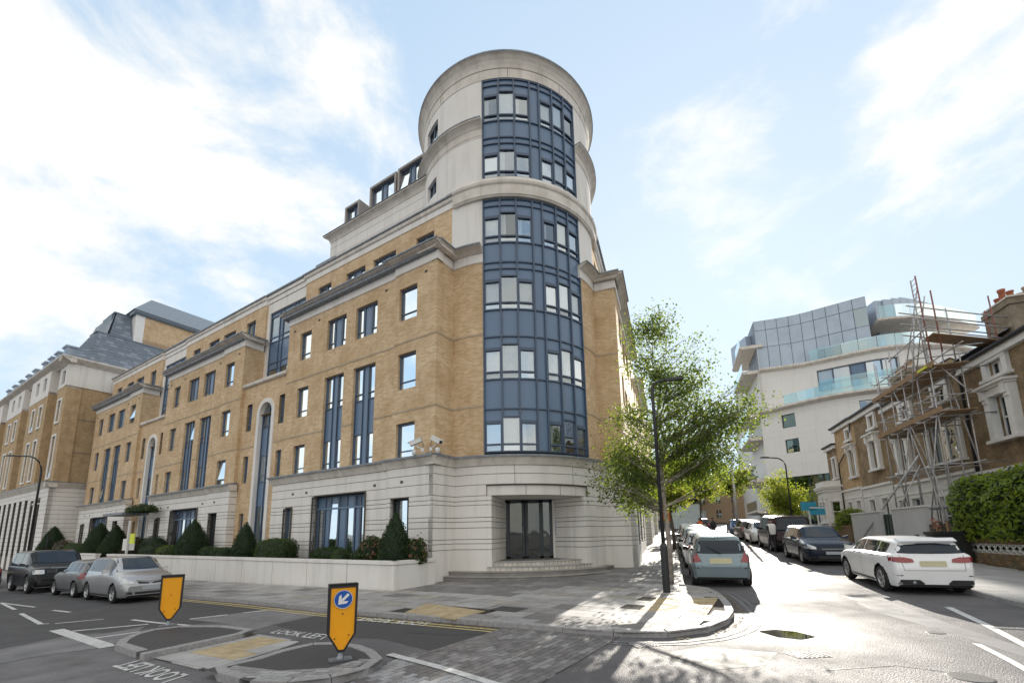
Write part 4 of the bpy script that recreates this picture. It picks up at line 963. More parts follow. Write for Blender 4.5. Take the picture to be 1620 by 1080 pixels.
# lobby
mb = MB(); mb.box(-2.2, 3.4, k+.4, k+3.6, zf-.02, zf); mb.build('lobby_floor', M['buffpot'], B)
mb = MB()
mb.face([(-2.2, k+3.6, zf), (3.4, k+3.6, zf), (3.4, k+3.6, 3.4), (-2.2, k+3.6, 3.4)]); mb.face([(-2.2, k+.2, zf), (-2.2, k+3.6, zf), (-2.2, k+3.6, 3.4), (-2.2, k+.2, 3.4)]); mb.face([(3.4, k+.2, zf), (3.4, k+3.6, zf), (3.4, k+3.6, 3.4), (3.4, k+.2, 3.4)]); mb.face([(-2.2, k+.2, 3.3), (3.4, k+.2, 3.3), (3.4, k+3.6, 3.3), (-2.2, k+3.6, 3.3)])
mb.build('lobby_wall', M['lobby'], B)
mb = MB(); mb.box(.7, 1.5, k+2.2, k+2.7, zf, 1.55); mb.box(.65, 1.55, k+2.15, k+2.75, 1.55, 1.6); mb.build('lobby_desk', M['board'], B)
mb = MB(); mb.box(-.05, .25, k+1.9, k+2.2, zf, 1.5); mb.build('lobby_cabinet', M['blue'], B)
# curved steps
STP = [(5.05, -.5, .155, -36, 66), (4.75, -.5, .31, -33, 63), (4.42, -.4, .465, -12.5, 46), (4.08, -.4, .62, -11.5, 44)]
for i, (r, zb, zt, a0, a1) in enumerate(STP):
    mb = MB(); inn = 2.0 if i < 3 else .1
    prism(mb, lambda u, n, z: D(u, n, z), [(inn, zb), (r-.02, zb), (r-.02, zt-.035), (inn, zt-.035)], a0, a1, ST); mb.build('step_riser', M['slab1' if i < 2 else 'tact'] if i < 2 else M['stone2'], B)
    n_ = 7 if i < 2 else 6
    for j in range(n_):
        p, q = a0+(a1-a0)*j/n_, a0+(a1-a0)*(j+1)/n_
        mb = MB(); prism(mb, lambda u, n, z: D(u, n, z), [(max(inn, r-.6), zt-.034), (r, zt-.034), (r+.012, zt-.02), (r, zt), (max(inn, r-.6), zt)], p+.06, q-.06, ST); mb.build('step_tread', M['slab3' if i < 2 else 'slab2'], B)
    if i == 2 or i == 3:
        for j in range(22):
            a = a0+(a1-a0)*(j+.5)/22; mb = MB(); mb.fbox(lambda u, n, z: D(u, n, z), a-.07, a+.07, r-.022, r-.016, zt-.15, zt-.04); mb.build('step_joint', M['joint'], B)
mb = MB(); vs = [tuple(D(a, 4.0, 0))[:2] for a in range(-12, 45, 4)]+[(dxr+.3, dy+.3), (dxl-.2, dy+.3)]
mb.mesh([(x, y, .618) for x, y in vs], [tuple(range(len(vs)))]); mb.build('porch_floor', M['slab4'], B)
mb = MB(); mb.face([tuple(Fj(0, 0, 0))]*3) if False else None
# brass plate on the left jamb
Fj, L_ = FJ((dxl-.02, dy+.1), (pl_.x, pl_.y)); mb = MB(); mb.fbox(Fj, 1.0, 1.28, .004, .016, 1.9, 2.35); mb.build('notice_plate', M['white'], B)

# ---- return walls between drum and street fronts
for F, base in ((FL, -.8), (FR, -.6)):
    mb = MB(); mb.face([F(0, .1, 4.6), F(0, -1.4, 4.6), F(0, -1.4, 12.84), F(0, .1, 12.84)], 0, [(0, 4.6), (1.5, 4.6), (1.5, 12.84), (0, 12.84)]); mb.build('brick_wall', M['brick'], B)
FLr = lambda u, n, z: FL(-n, .1-u, z)   # face looking away from the street front, at its near end
def ret(F, s):
    Fr = lambda u, n, z: F(-n, .1-u, z)
    mb = MB(); wall(mb, Fr, 0, 1.2, 4.6, 12.84, 0.002); mb.build('brick_wall', M['brick'], B)
    for z in (6.62, 9.62): mb = MB(); prism(mb, Fr, [(0, z), (.02, z), (.02, z+.075), (0, z+.075)], 0, 1.1); mb.build('brick_string_course', M['brickwarm'], B)
    courses(Fr, -.22 if s else -.32, 1.1, .12, (), B); ledge(Fr, -.2, 1.0, .12, B, ext=.1)
    cornice4(Fr, 0, .9, 0, B, ext=.25)
ret(FL, 1); ret(FR, 0)
# ---- side-street front
L2 = 44
def right_front():
    wins = []
    for b0 in (0, 15, 30):
        wins += [(b0+x, b0+x+w_) for x, w_ in ((1.1, 1.04), (3.66, 1.48), (5.84, 1.46), (8.6, .95), (11.2, .8), (13.2, .8))]
    wins = [w_ for w_ in wins if w_[1] < L2]
    hs = [(a, b, z0, z1) for a, b in wins for z0, z1 in ZW]
    mb = MB(); wall(mb, FR, 0, 2.38, 4.6, 12.84, .1, [h for h in hs if h[1] < 2.38]); wall(mb, FR, 2.38, L2, 4.6, 12.84, 0, [h for h in hs if h[0] > 2.38]); mb.build('brick_wall', M['brick'], B)
    mb = MB(); mb.face([FR(2.38, 0, 4.6), FR(2.38, .1, 4.6), FR(2.38, .1, 12.84), FR(2.38, 0, 12.84)], 0, [(0, 4.6), (.1, 4.6), (.1, 12.84), (0, 12.84)]); mb.build('brick_wall', M['brick'], B)
    for h in hs: window(FR, *h, .1 if h[1] < 2.38 else 0, B)
    gw = [(a, b, 1.2, 3.3) for a, b in wins]
    # piers: base alternately set forward
    for b0 in (0, 15, 30):
        for (x0, x1, n0) in ((-.12, 2.5, .42), (2.5, 10.6, .22), (10.6, 15-.12, .04)):
            x0, x1 = b0+x0, min(L2, b0+x1)
            if x0 >= L2: continue
            hh = [h for h in gw if h[0] > x0 and h[1] < x1]
            courses(FR, x0, x1, n0, hh, B)
            if b0 or x0 > 0:
                mb = MB()
                for za, zb in zip([-.6]+GC[1:], GC[1:]): mb.fbox(FR, x0-.004, x0+.004, -.2, n0-.004, za+.012, zb-.012)
                mb.fbox(FR, x0+.005, x0+.02, -.2, n0-.03, -.6, 4.26, 1); mb.build('stone_course', [M['stone'], M['joint']], B, kind='stuff')
            ledge(FR, x0, x1, n0, B)
            for h in hh: window(FR, *h, n0, B, gl='glassd', depth=.3)
    for b0 in (0, 15, 30):
        x1 = min(L2, b0+10.6)
        cornice4(FR, b0, b0+2.38, .1, B, ext=.25); cornice4(FR, b0+2.6, x1, 0, B, ext=.1)
        h4 = [(b0+x, b0+x+w_, 13.95, 15.28) for x, w_ in ((1.15, 1.1), (3.6, 1.6), (5.8, 1.5), (8.55, 1.1)) if b0+x+w_ < L2]
        mb = MB(); wall(mb, FR, b0, x1, 13.2, 15.9, -.93, h4); mb.build('brick_wall', M['brick'], B)
        for h in h4: window(FR, *h, -.93, B)
        mb = MB(); prism(mb, FR, [(-1.5, 15.9), (-.9, 15.9), (-.9, 16.2), (-.8, 16.25), (-.8, 16.55), (-1.5, 16.6)], b0, x1); mb.build('stone_band', M['stone'], B)
        mb = MB(); mb.fbox(FR, b0, x1, -1.5, -.7, 16.6, 16.7); mb.build('lead_flashing', M['lead'], B)
    mb = MB(); mb.fbox(FR, 0, L2, -9, -.5, -.6, 4.5); mb.fbox(FR, 0, L2, -9, -2, 4.5, 16.5); mb.build('core_wall', M['room'], B)
    mb = MB(); mb.face([FR(L2, -9, -.5), FR(L2, 0, -.5), FR(L2, 0, 16.5), FR(L2, -9, 16.5)], 0, [(0, 0), (9, 0), (9, 16), (0, 16)]); mb.build('brick_wall', M['brick'], B)
right_front()
# canopy with planting over the second entrance
mb = MB(); mb.fbox(FL, 26.0, 29.6, .15, 1.6, 3.35, 3.5); cb = mb.build('entrance_canopy', M['lead'], B)
world_parts(B)

# ================================================================= PLANTER AND TOPIARY
pn = 2.3
def planter():
    e = empty('stone_planter', FL(8, pn, 0), 0, 'long pale stone planter wall with coping in front of the flats', 'planter')
    def panels(F, u0, u1, zt, w=2.3):
        k = max(1, round((u1-u0)/w)); 
        for i in range(k):
            a, b = u0+(u1-u0)*i/k, u0+(u1-u0)*(i+1)/k
            mb = MB(); mb.fbox(F, a+.014, b-.014, -.22, 0, -.7, zt-.13); mb.build('stone_panel', M['stone'], e)
            mb = MB(); mb.fbox(F, a+.008, b-.008, -.26, .035, zt-.115, zt); mb.build('coping', M['stone'], e)
        mb = MB(); mb.fbox(F, u0+.25, u1-.05, -.2, -.03, -.7, zt-.14); mb.build('joint_backing', M['joint'], e)
    F1 = lambda u, n, z: FL(u, pn+n, z)
    panels(F1, -.33, 25.2, .85); panels(F1, 27.2, 41.5, .85)
    F2 = lambda u, n, z: FL(-.33-n, pn-u, z)
    panels(F2, 0.002, 1.95, .85, 1.95)
    mb = MB(); mb.fbox(FL, -.1, 25.0, .35, pn-.2, -.2, .76); mb.fbox(FL, 27.4, 41.3, .35, pn-.2, -.2, .76); mb.build('soil', M['soil'], e)
    world_parts(e)
planter()
rp = random.Random(5)
def leaf(mb, p, nrm, s, asp=.6, m=0):
    nrm = nrm.normalized(); a = nrm.cross(Vector((rp.uniform(-1, 1), rp.uniform(-1, 1), rp.uniform(-1, 1)))).normalized(); b = nrm.cross(a)
    mb.mesh([p-a*s*.5, p+b*s*asp*.5, p+a*s*.5, p-b*s*asp*.5], [(0, 1, 2, 3)], m)
def leafy(name, fn, n, size, mats, core, loc, label, cat, group=None, spread=.05, coremat='dark', stem=None, flat=.55, asp=.6):
    """a clipped plant: fn(i) gives (point, outward normal) on its surface"""
    e = empty(name, loc, rp.uniform(0, 3), label, cat, group)
    mb = MB()
    for i in range(n):
        p, nr = fn()
        jit = Vector((rp.gauss(0, 1), rp.gauss(0, 1), rp.gauss(0, 1)))*.6
        leaf(mb, p+nr*(rp.uniform(-spread, spread*.6)+(rp.random() < .06)*spread*rp.random()*1.6+.035*noise.noise(p*5)), nr*flat+jit, size*rp.uniform(.6, 1.3), asp, rp.randrange(len(mats)))
    mb.build('foliage', [M[x] for x in mats], e)
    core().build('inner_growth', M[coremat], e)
    if stem:
        mb = MB(); mb.tube([(0, 0, -.1), (0, 0, .25)], .04, 6); mb.build('trunk', M['barkd'], e)
    return e
def cone(loc, h, r, label, group, ogive=1.5):
    prof = lambda t: r*(1-t**ogive)**.8*(.86+.14*min(1, t*6+.3))
    def fn():
        t = 1-math.sqrt(rp.random()) if rp.random() < .8 else rp.random(); a = rp.uniform(0, 6.283); rr = prof(t)*(1+.05*math.sin(3*a+t*7))
        return Vector((rr*math.cos(a), rr*math.sin(a), t*h)), Vector((math.cos(a), math.sin(a), .35+t*.5)).normalized()
    def core():
        mb = MB(); mb.lathe([(prof(t)*.93, t*h*.98) for t in [i/14 for i in range(14)]]+[(0.01, h*.97)], 20); return mb
    return leafy('conical_yew', fn, int(5200*h*r/1.2), .06, ['yew', 'yew', 'dark'], core, loc, label, 'topiary', group, stem=True)
def blob(loc, rx, ry, rz_, label, name='clipped_bush', mats=('box',), n=2500, size=.05, group=None, cat='bush', k=2.4, spread=.05, coremat='dark', flat=.55, asp=.6):
    def pt(a, b):
        c = Vector((math.cos(a)*math.cos(b), math.sin(a)*math.cos(b), math.sin(b)))
        f = (abs(c.x)**k+abs(c.y)**k+abs(c.z)**k)**(-1/k); c = c*f
        d = 1+.09*noise.noise(c*2.2+Vector(loc))
        return Vector((c.x*rx*d, c.y*ry*d, c.z*rz_*d+rz_*.35)), Vector((c.x/rx, c.y/ry, c.z/rz_)).normalized()
    def fn():
        while True:
            p, q = pt(rp.uniform(0, 6.283), math.asin(rp.uniform(-.4, 1)))
            if p.z > -.05: return p, q
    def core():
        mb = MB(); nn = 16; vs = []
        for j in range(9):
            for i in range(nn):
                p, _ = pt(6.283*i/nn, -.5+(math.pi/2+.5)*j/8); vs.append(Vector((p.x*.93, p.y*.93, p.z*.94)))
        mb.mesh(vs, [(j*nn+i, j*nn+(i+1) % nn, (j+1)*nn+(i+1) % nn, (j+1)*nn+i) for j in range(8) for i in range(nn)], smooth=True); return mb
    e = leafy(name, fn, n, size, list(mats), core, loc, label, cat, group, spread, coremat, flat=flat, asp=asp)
    e.rotation_euler.z = 0 if k > 3 else e.rotation_euler.z
    return e
def PL(px, n=1.2, z=.76):
    """planter position: pixel column -> u on the line n"""
    P = Q0+nL*n; d = _F*696.2425+_R*(px-810)-_U*(880-727.2463); dd = Vector((d.x, d.y)); m = Vector((-uL.y, uL.x))
    t = m.dot(P)/m.dot(dd); q = dd*t; return Vector((q.x, q.y, z)), (q-P).dot(uL)
g1 = 'cone-clipped yews along the stone planter'
for px, n_, h, r, lab in ((625, 1.45, 1.72, .60, 'cone-clipped yew at the planter corner nearest the entrance'), (386, 1.3, 1.66, .60, 'cone-clipped yew beside the variegated hedge block'),
                       (303, 1.3, 1.95, .86, 'widest cone-clipped yew midway along the planter'), (179, 1.3, 1.95, .85, 'dark cone-clipped yew left of the yellow boards'), (153, 1.3, 2.2, .95, 'cone-clipped yew behind the black off-roader'), (80, 1.3, 2.2, .95, 'leaning dark cone yew furthest along the planter')):
    p, u = PL(px, n_); cone(p, h, r, lab, g1)
def pb(px, n_, rx, ry, rz_, lab, mats=('box',), n=2200, **k):
    p, u = PL(px, n_); o = blob(p, rx, ry, rz_, lab, mats=mats, n=n, **k); o.rotation_euler.z = math.atan2(uL.y, uL.x)
    return o
gb = 'low clipped bushes in the stone planter'
pb(437, 1.35, 1.05, .5, .62, 'block-clipped variegated bush in the planter', ('varieg', 'varieg', 'box'), 5200, size=.06, k=5, name='clipped_hedge', cat='hedge')
pb(521, 1.2, .85, .5, .36, 'long low dark bush in front of the blue ground window', ('box', 'yew'), 3600, group=gb)
pb(540, 1.75, .30, .30, .32, 'small round box ball at the planter front edge', ('box', 'varieg'), 1500, group=gb)
pb(568, 1.5, .27, .27, .30, 'small dark ball right of the round box ball', ('yew', 'box'), 1100, group=gb)
pb(330, 1.3, .45, .45, .38, 'rounded bush right of the widest yew cone', ('box', 'yew'), 1500, group=gb); pb(345, 1.4, .38, .38, .34, 'second rounded bush right of the widest yew cone', ('box', 'yew'), 1300, group=gb); pb(358, 1.4, .42, .42, .36, 'rounded bush touching the yew beside the hedge block', ('box', 'yew'), 1300, group=gb)
pb(266, 1.4, .8, .5, .42, 'golden leaved low bush left of the widest yew', ('lime', 'box'), 2400, group=gb); pb(243, 1.2, 1.1, .6, .5, 'spreading green bush with loose outline', ('box', 'dark'), 2400, group=gb)
pb(241, .9, .9, .7, .85, 'tall dark rounded shrub by the second doorway', ('dark', 'yew'), 2600, group=gb)
pb(212, 1.0, .9, .6, .75, 'bronze leaved shrub behind the yellow boards', ('rust_leaf', 'dark'), 2200, size=.1, spread=.15)
pb(120, 1.2, 1.6, .7, .55, 'pale green spreading shrub behind the black off-roader', ('varieg', 'box'), 2600, size=.08); pb(100, 1.0, 1.2, .6, .7, 'loose shrub with cream flower heads', ('rust_leaf', 'dark', 'petalw'), 2000, size=.1, spread=.15)
def hydrangea(px, n_, rx, rz_, lab):
    p, u = PL(px, n_); e = blob(p, rx, rx*.7, rz_, lab, 'hydrangea', ('box', 'dark', 'box'), 1500, .10, 'hydrangeas beside the corner yew', 'flowering shrub', spread=.14)
    mb = MB()
    for i in range(42):
        a = rp.uniform(0, 6.28); b = math.asin(rp.uniform(-.1, 1)); c = Vector((math.cos(a)*math.cos(b)*rx, math.sin(a)*math.cos(b)*rx*.75, math.sin(b)*rz_+rz_*.35)); s_ = rp.uniform(.05, .085); w_ = 0 if rp.random() < .8 else 1
        for j in range(34):
            d = Vector((rp.gauss(0, 1), rp.gauss(0, 1), rp.gauss(0, 1))).normalized(); leaf(mb, c+d*s_, d, .032, 1., w_)
    mb.build('flower_head', [M['petal'], M['petalw']], e, kind='stuff')
hydrangea(588, 1.2, .62, .62, 'pink flowered hydrangea left of the corner yew'); hydrangea(655, 1.1, .42, .55, 'pink flowered hydrangea right of the corner yew')
# iron spike post in the bed
p, u = PL(491, 1.0); mb = MB(); mb.tube([(0, 0, 0), (0, 0, .75)], .02, 6); mb.tube([(0.08, 0, 0), (0.08, 0, .9), (.08, 0, .98)], [.02, .02, .004], 6)
mb.build('garden_stake', M['darkmetal'], label='pair of dark iron stakes behind the hedge block', cat='stake', kind=None).location = p
# letting board
p, u = PL(199, 1.9); e = empty('letting_board', p, math.atan2(uL.y, uL.x), 'yellow and white letting board standing in the planter', 'sign board')
mb = MB(); mb.box(-.05, .05, -.05, .05, 0, 2.1); mb.build('post', M['white'], e)
mb = MB(); mb.box(-.36, .34, -.02, .02, .35, .95); o = mb.build('board', M['signyellow'], e); o.location = (-.72, .02, .35)
mb = MB(); mb.box(-.3, .3, -.02, .02, .0, .7); o = mb.build('board', M['white'], e); o.location = (.02, -.075, .3); o.rotation_euler.z = .9; o['label'] = 'white board with yellow foot'
# second entrance canopy plants
pb(215, .95, 1.6, .55, .3, 'green trailing plants growing on the second entrance canopy', ('box', 'varieg', 'dark'), 2200, size=.1, spread=.15).location.z = 3.5

# ================================================================= BOLLARDS
def bollard(px, py, yaw, arrow, label):
    p = pg(px, py, .0); e = empty('keep_left_bollard', (p.x, p.y, gz(p.x, p.y)), yaw, label, 'traffic bollard', 'amber traffic bollards on the islands')
    w, h, t = .17, 1.0, .075; z0 = .13; zk = z0+.22
    prof = [(-w, zk), (0-.035, z0), (.035, z0), (w, zk), (w*1.04, h), (-w*1.04, h)]
    mb = MB(); n = len(prof); A = [(x, -t+.012, z) for x, z in prof]; Bk = [(x, t-.012, z) for x, z in prof]
    mb.mesh(A+Bk, [tuple(range(n))[::-1], tuple(range(n, 2*n))]+[(i, (i+1) % n, n+(i+1) % n, n+i) for i in range(n)]); mb.build('bollard_shell', M['yellow'], e)
    mb = MB(); big = [(x*1.10, z+(.022 if z > .9 else (-.02 if z < .3 else 0))) for x, z in prof]; sm_ = [(x*.93, z+(-.03 if z > .9 else (.018 if z < .3 else .0))) for x, z in prof]
    for yy, sg in ((-t, -1), (t-.02, 1)):
        for i in range(n):
            j = (i+1) % n; q = [big[i], big[j], sm_[j], sm_[i]]
            mb.box8([(x, yy, z) for x, z in q]+[(x, yy+.02, z) for x, z in q])
    mb.box(-w*1.15, w*1.15, -t, t, h-.002, h+.024); mb.build('edge_frame', M['black'], e)
    if arrow:
        mb = MB(); K = 28; zc = h-.185; r = .125; mb.mesh([(0, -t-.004, zc)]+[(r*math.cos(6.283*i/K), -t-.004, zc+r*math.sin(6.283*i/K)) for i in range(K)]+[(r*math.cos(6.283*i/K), -t+.005, zc+r*math.sin(6.283*i/K)) for i in range(K)], [(0, 1+i, 1+(i+1) % K) for i in range(K)]+[(1+i, 1+K+i, 1+K+(i+1) % K, 1+(i+1) % K) for i in range(K)]); dsc = mb.build('arrow_disc', M['blue'], e)
        mb = MB(); a = R(225); dx, dz = math.cos(a), math.sin(a); nx, nz = -dz, dx
        f = lambda s, q: (dx*s+nx*q, -t-.007, zc+dz*s+nz*q)
        mb.mesh([f(-.095, .018), f(.02, .018), f(.02, -.018), f(-.095, -.018)], [(0, 1, 2, 3)]); mb.mesh([f(.095, 0), f(.012, .07), f(-.028, .07), f(.03, .0), f(-.028, -.07), f(.012, -.07)], [(0, 1, 2, 3), (0, 3, 4, 5)])
        mb.build('arrow', M['signwhite'], dsc)
        mb = MB(); K = 28; mb.mesh([(rr*math.cos(6.283*i/K), -t-.0065, zc+rr*math.sin(6.283*i/K)) for rr in (.118, .124) for i in range(K)], [(i, (i+1) % K, K+(i+1) % K, K+i) for i in range(K)]); mb.build('disc_rim', M['signwhite'], dsc)
    for x, z in ((0, .62), (-.09, .30), (.09, .33)):
        mb = MB(); mb.lathe([(0, .008), (.009, .008), (.011, 0)], 8); o = mb.build('screw', M['black'], e); o.location = (x, -t+.013, z); o.rotation_euler.x = R(90)
    mb = MB(); mb.box(-.15, .15, -.09, .09, 0, .02); mb.build('base_plate', M['steel'], e)
    mb = MB(); mb.lathe([(.05, .02), (.04, .05), (.032, .06), (.032, .15)], 12); mb.build('spring_foot', M['steel'], e)
    return e
bollard(538, 1043, R(27), True, 'amber bollard with round blue arrow sign'); bollard(266, 989, R(33), False, 'amber bollard with a plain face on the left island')

# ================================================================= STREET LAMPS
def lamp(x, y, h, yaw, reach, label, base=True, z=None, r0=.06, head=True):
    e = empty('street_lamp', (x, y, gz(x, y) if z is None else z), yaw, label, 'street lamp', 'black street lamps')
    mb = MB(); rr = reach*.55; pts = [(0, 0, 0), (0, 0, h-rr)]+[(rr-rr*math.cos(R(a)), 0, h-rr+rr*math.sin(R(a))) for a in (20, 40, 60, 80)]+[(reach, 0, h+.04)]
    mb.tube(pts, [r0, r0*.8]+[r0*.72]*5, 10); mb.build('pole', M['darkmetal'], e)
    mb = MB(); mb.lathe([(r0*1.75, 0), (r0*1.75, 1.15), (r0*1.5, 1.25), (r0, 1.3)], 12); mb.build('base_column', M['darkmetal'], e)
    if head: mb = MB(); mb.box8([(reach-.05, -.05, h), (reach+.45, -.11, h+.02), (reach+.45, .11, h+.02), (reach-.05, .05, h), (reach-.05, -.04, h+.09), (reach+.4, -.08, h+.1), (reach+.4, .08, h+.1), (reach-.05, .04, h+.09)]); mb.build('lamp_head', M['darkmetal'], e)
    return e
lp = pg(1055, 936, 0)
lamp(lp.x, lp.y, 5.9, R(-8), .42, 'black street lamp standing beside the birch', r0=.055)
lp = FL(28.6, 5.1, 0); lamp(lp.x, lp.y, 7.6, R(178), 2.0, 'black street lamp far left by the stone fronted block', r0=.07)

# ================================================================= CCTV
def cctv(F, u, n, yaw, pitch, label, dome):
    b = F(u, n, 4.75); e = empty('security_camera', b, 0, label, 'security camera', 'white security cameras over the entrance corner')
    mb = MB(); mb.box(-.05, .05, -.05, .05, 0, .14); mb.build('bracket', M['cctv'], e)
    d = Vector((math.cos(yaw), math.sin(yaw), 0)); c = d*.28+Vector((0, 0, .32))
    mb = MB(); mb.tube([(0, 0, .12), tuple(d*.2+Vector((0, 0, .18))), tuple(c)], .025, 8); mb.build('arm', M['cctv'], e)
    mb = MB(); mb.box(-.24, .24, -.085, .085, -.07, .075); mb.box(-.26, .30, -.095, .095, .075, .095)
    o = mb.build('camera_housing', M['cctv'], e); o.location = c+Vector((0, 0, .06)); o.rotation_euler = (0, pitch, yaw)
    mb = MB(); mb.box(.241, .25, -.06, .06, -.05, .05); q = mb.build('lens', M['black'], o)
    if dome:
        mb = MB(); mb.lathe([(0, -.13), (.07, -.1), (.09, -.03), (.09, .03), (.075, .08), (0, .09)], 14); o = mb.build('dome_camera', M['cctv'], e); o.location = d*.34+Vector((0, 0, .0))
    mb = MB(); mb.tube([tuple(c+Vector((0, 0, .1))), tuple(c-d*.22+Vector((0, 0, .14))), tuple(-d*.02+Vector((0, 0, .3))), (0, 0, .1)], .012, 6); mb.build('cable', M['black'], e)
cctv(FL, .25, .5, math.atan2(uL.y, uL.x)+R(20), R(18), 'white camera on the corner ledge pointing along the street', True)
cctv(FL, -.1, .42, R(-35), R(28), 'white camera on the corner ledge pointing down at the junction', True)
cctv(FL, 41.9, 2.5, R(200), R(10), 'white camera on the ledge of the far block', True)

# ================================================================= CARS
def lerp_tab(tab, x):
    if x <= tab[0][0]: return tab[0][1]
    for (a, va), (b, vb) in zip(tab, tab[1:]):
        if x <= b:
            t = (x-a)/(b-a) if b > a else 1; return va+(vb-va)*t
    return tab[-1][1]
def smooth_tab(tab, x, w=.05):
    return (lerp_tab(tab, x-w)+2*lerp_tab(tab, x)+lerp_tab(tab, x+w))/4
PAINT = {}
def paint(name, c, metal=.35, rough=.3):
    if name not in PAINT: PAINT[name] = mat('car_paint_'+name, c, rough, metal=metal, var=.05, vs=2, coat=.35 if sum(c) > .1 else .12, spec=.4 if sum(c) > .1 else .25)
    return PAINT[name]
def proj_patch(bvh, poly, axis, sgn, parent, name, m, off=.006, cell=.07, thick=.0, bow=None):
    """lay a thin shaped piece on the body: poly is (x,z) for sides (axis y) or (y,z) for the ends (axis x), (x,y) from above (axis z)"""
    mb = MB(); a0, a1 = min(p[0] for p in poly), max(p[0] for p in poly); b0, b1 = min(p[1] for p in poly), max(p[1] for p in poly)
    na = max(1, math.ceil((a1-a0)/cell)); nb = max(1, math.ceil((b1-b0)/cell)); n_ = 0
    for i in range(na):
        for j in range(nb):
            q = clip_rect(poly, a0+(a1-a0)*i/na, a0+(a1-a0)*(i+1)/na, b0+(b1-b0)*j/nb, b0+(b1-b0)*(j+1)/nb)
            if len(q) < 3: continue
            pts = []
            for (s, t) in q:
                if axis == 'y': o = Vector((s, sgn*3, t)); d = Vector((0, -sgn, 0))
                elif axis == 'x': o = Vector((sgn*6, s, t)); d = Vector((-sgn, 0, 0))
                else: o = Vector((s, t, 5)); d = Vector((0, 0, -1))
                h = bvh.ray_cast(o, d)
                if h[0] is None: break
                pts.append(h[0]-d*off)
            if len(pts) == len(q): mb.mesh(pts, [tuple(range(len(pts)))], smooth=True); n_ += 1
    if n_: return mb.build(name, m, parent)
_wheel = {}
def wheel_parts(e, r, w, positions, spokes=5, rimcol='rim', two=False):
    key = (r, w, spokes, rimcol)
    if key not in _wheel:
        mb = MB(); mb.lathe([(r*.68, -w/2), (r*.9, -w/2-.004), (r*.985, -w/2+.03), (r, -w/4), (r, w/4), (r*.985, w/2-.03), (r*.9, w/2+.004), (r*.68, w/2)], 30); ty = mb.build('tyre', M['tyre'])
        mb = MB(); mb.lathe([(r*.69, -w/2+.004), (r*.64, -w/2+.0), (r*.62, -w/2+.05), (r*.60, w*.3), (0, w*.3)], 30)
        for k in range(spokes):
            a = 2*math.pi*k/spokes
            for da in ((-.14, .14) if two else (0,)):
                c, s = math.cos(a+da), math.sin(a+da); c0, s0 = math.cos(a), math.sin(a); hw = .028 if two else .048
                P = []
                for (rad, wd, z, ca, sa) in ((r*.12, hw*1.1, -w/2+.045, c0, s0), (r*.64, hw*.8, -w/2+.018, c, s)):
                    for sd in (-1, 1):
                        for zz2 in (z, z+.05): P.append((ca*rad-sa*wd*sd, sa*rad+ca*wd*sd, zz2))
                mb.mesh(P, [(0, 4, 6, 2), (0, 1, 5, 4), (2, 6, 7, 3), (4, 5, 7, 6)])
        mb.lathe([(0, -w/2+.03), (r*.13, -w/2+.035), (r*.16, -w/2+.07)], 16); ri = mb.build('rim', M[rimcol])
        mb = MB(); mb.lathe([(r*.605, -w/2+.10), (r*.2, -w/2+.10)], 20); di = mb.build('brake_disc', M['black'])
        _wheel[key] = (ty.data, ri.data, di.data)
        for o in (ty, ri, di): bpy.data.objects.remove(o)
    td, rd, dd = _wheel[key]
    for (x, y, st) in positions:
        wh = bpy.data.objects.new('wheel', td); COL.objects.link(wh); wh.parent = e; wh.location = (x, y, r)
        wh.rotation_euler = (R(-90), 0, 0) if y < 0 else (R(90), 0, 0)   # local -z faces outwards
        if st: wh.rotation_euler.z = st
        for nm, dt in (('rim', rd), ('brake_disc', dd)):
            o = bpy.data.objects.new(nm, dt); COL.objects.link(o); o.parent = wh
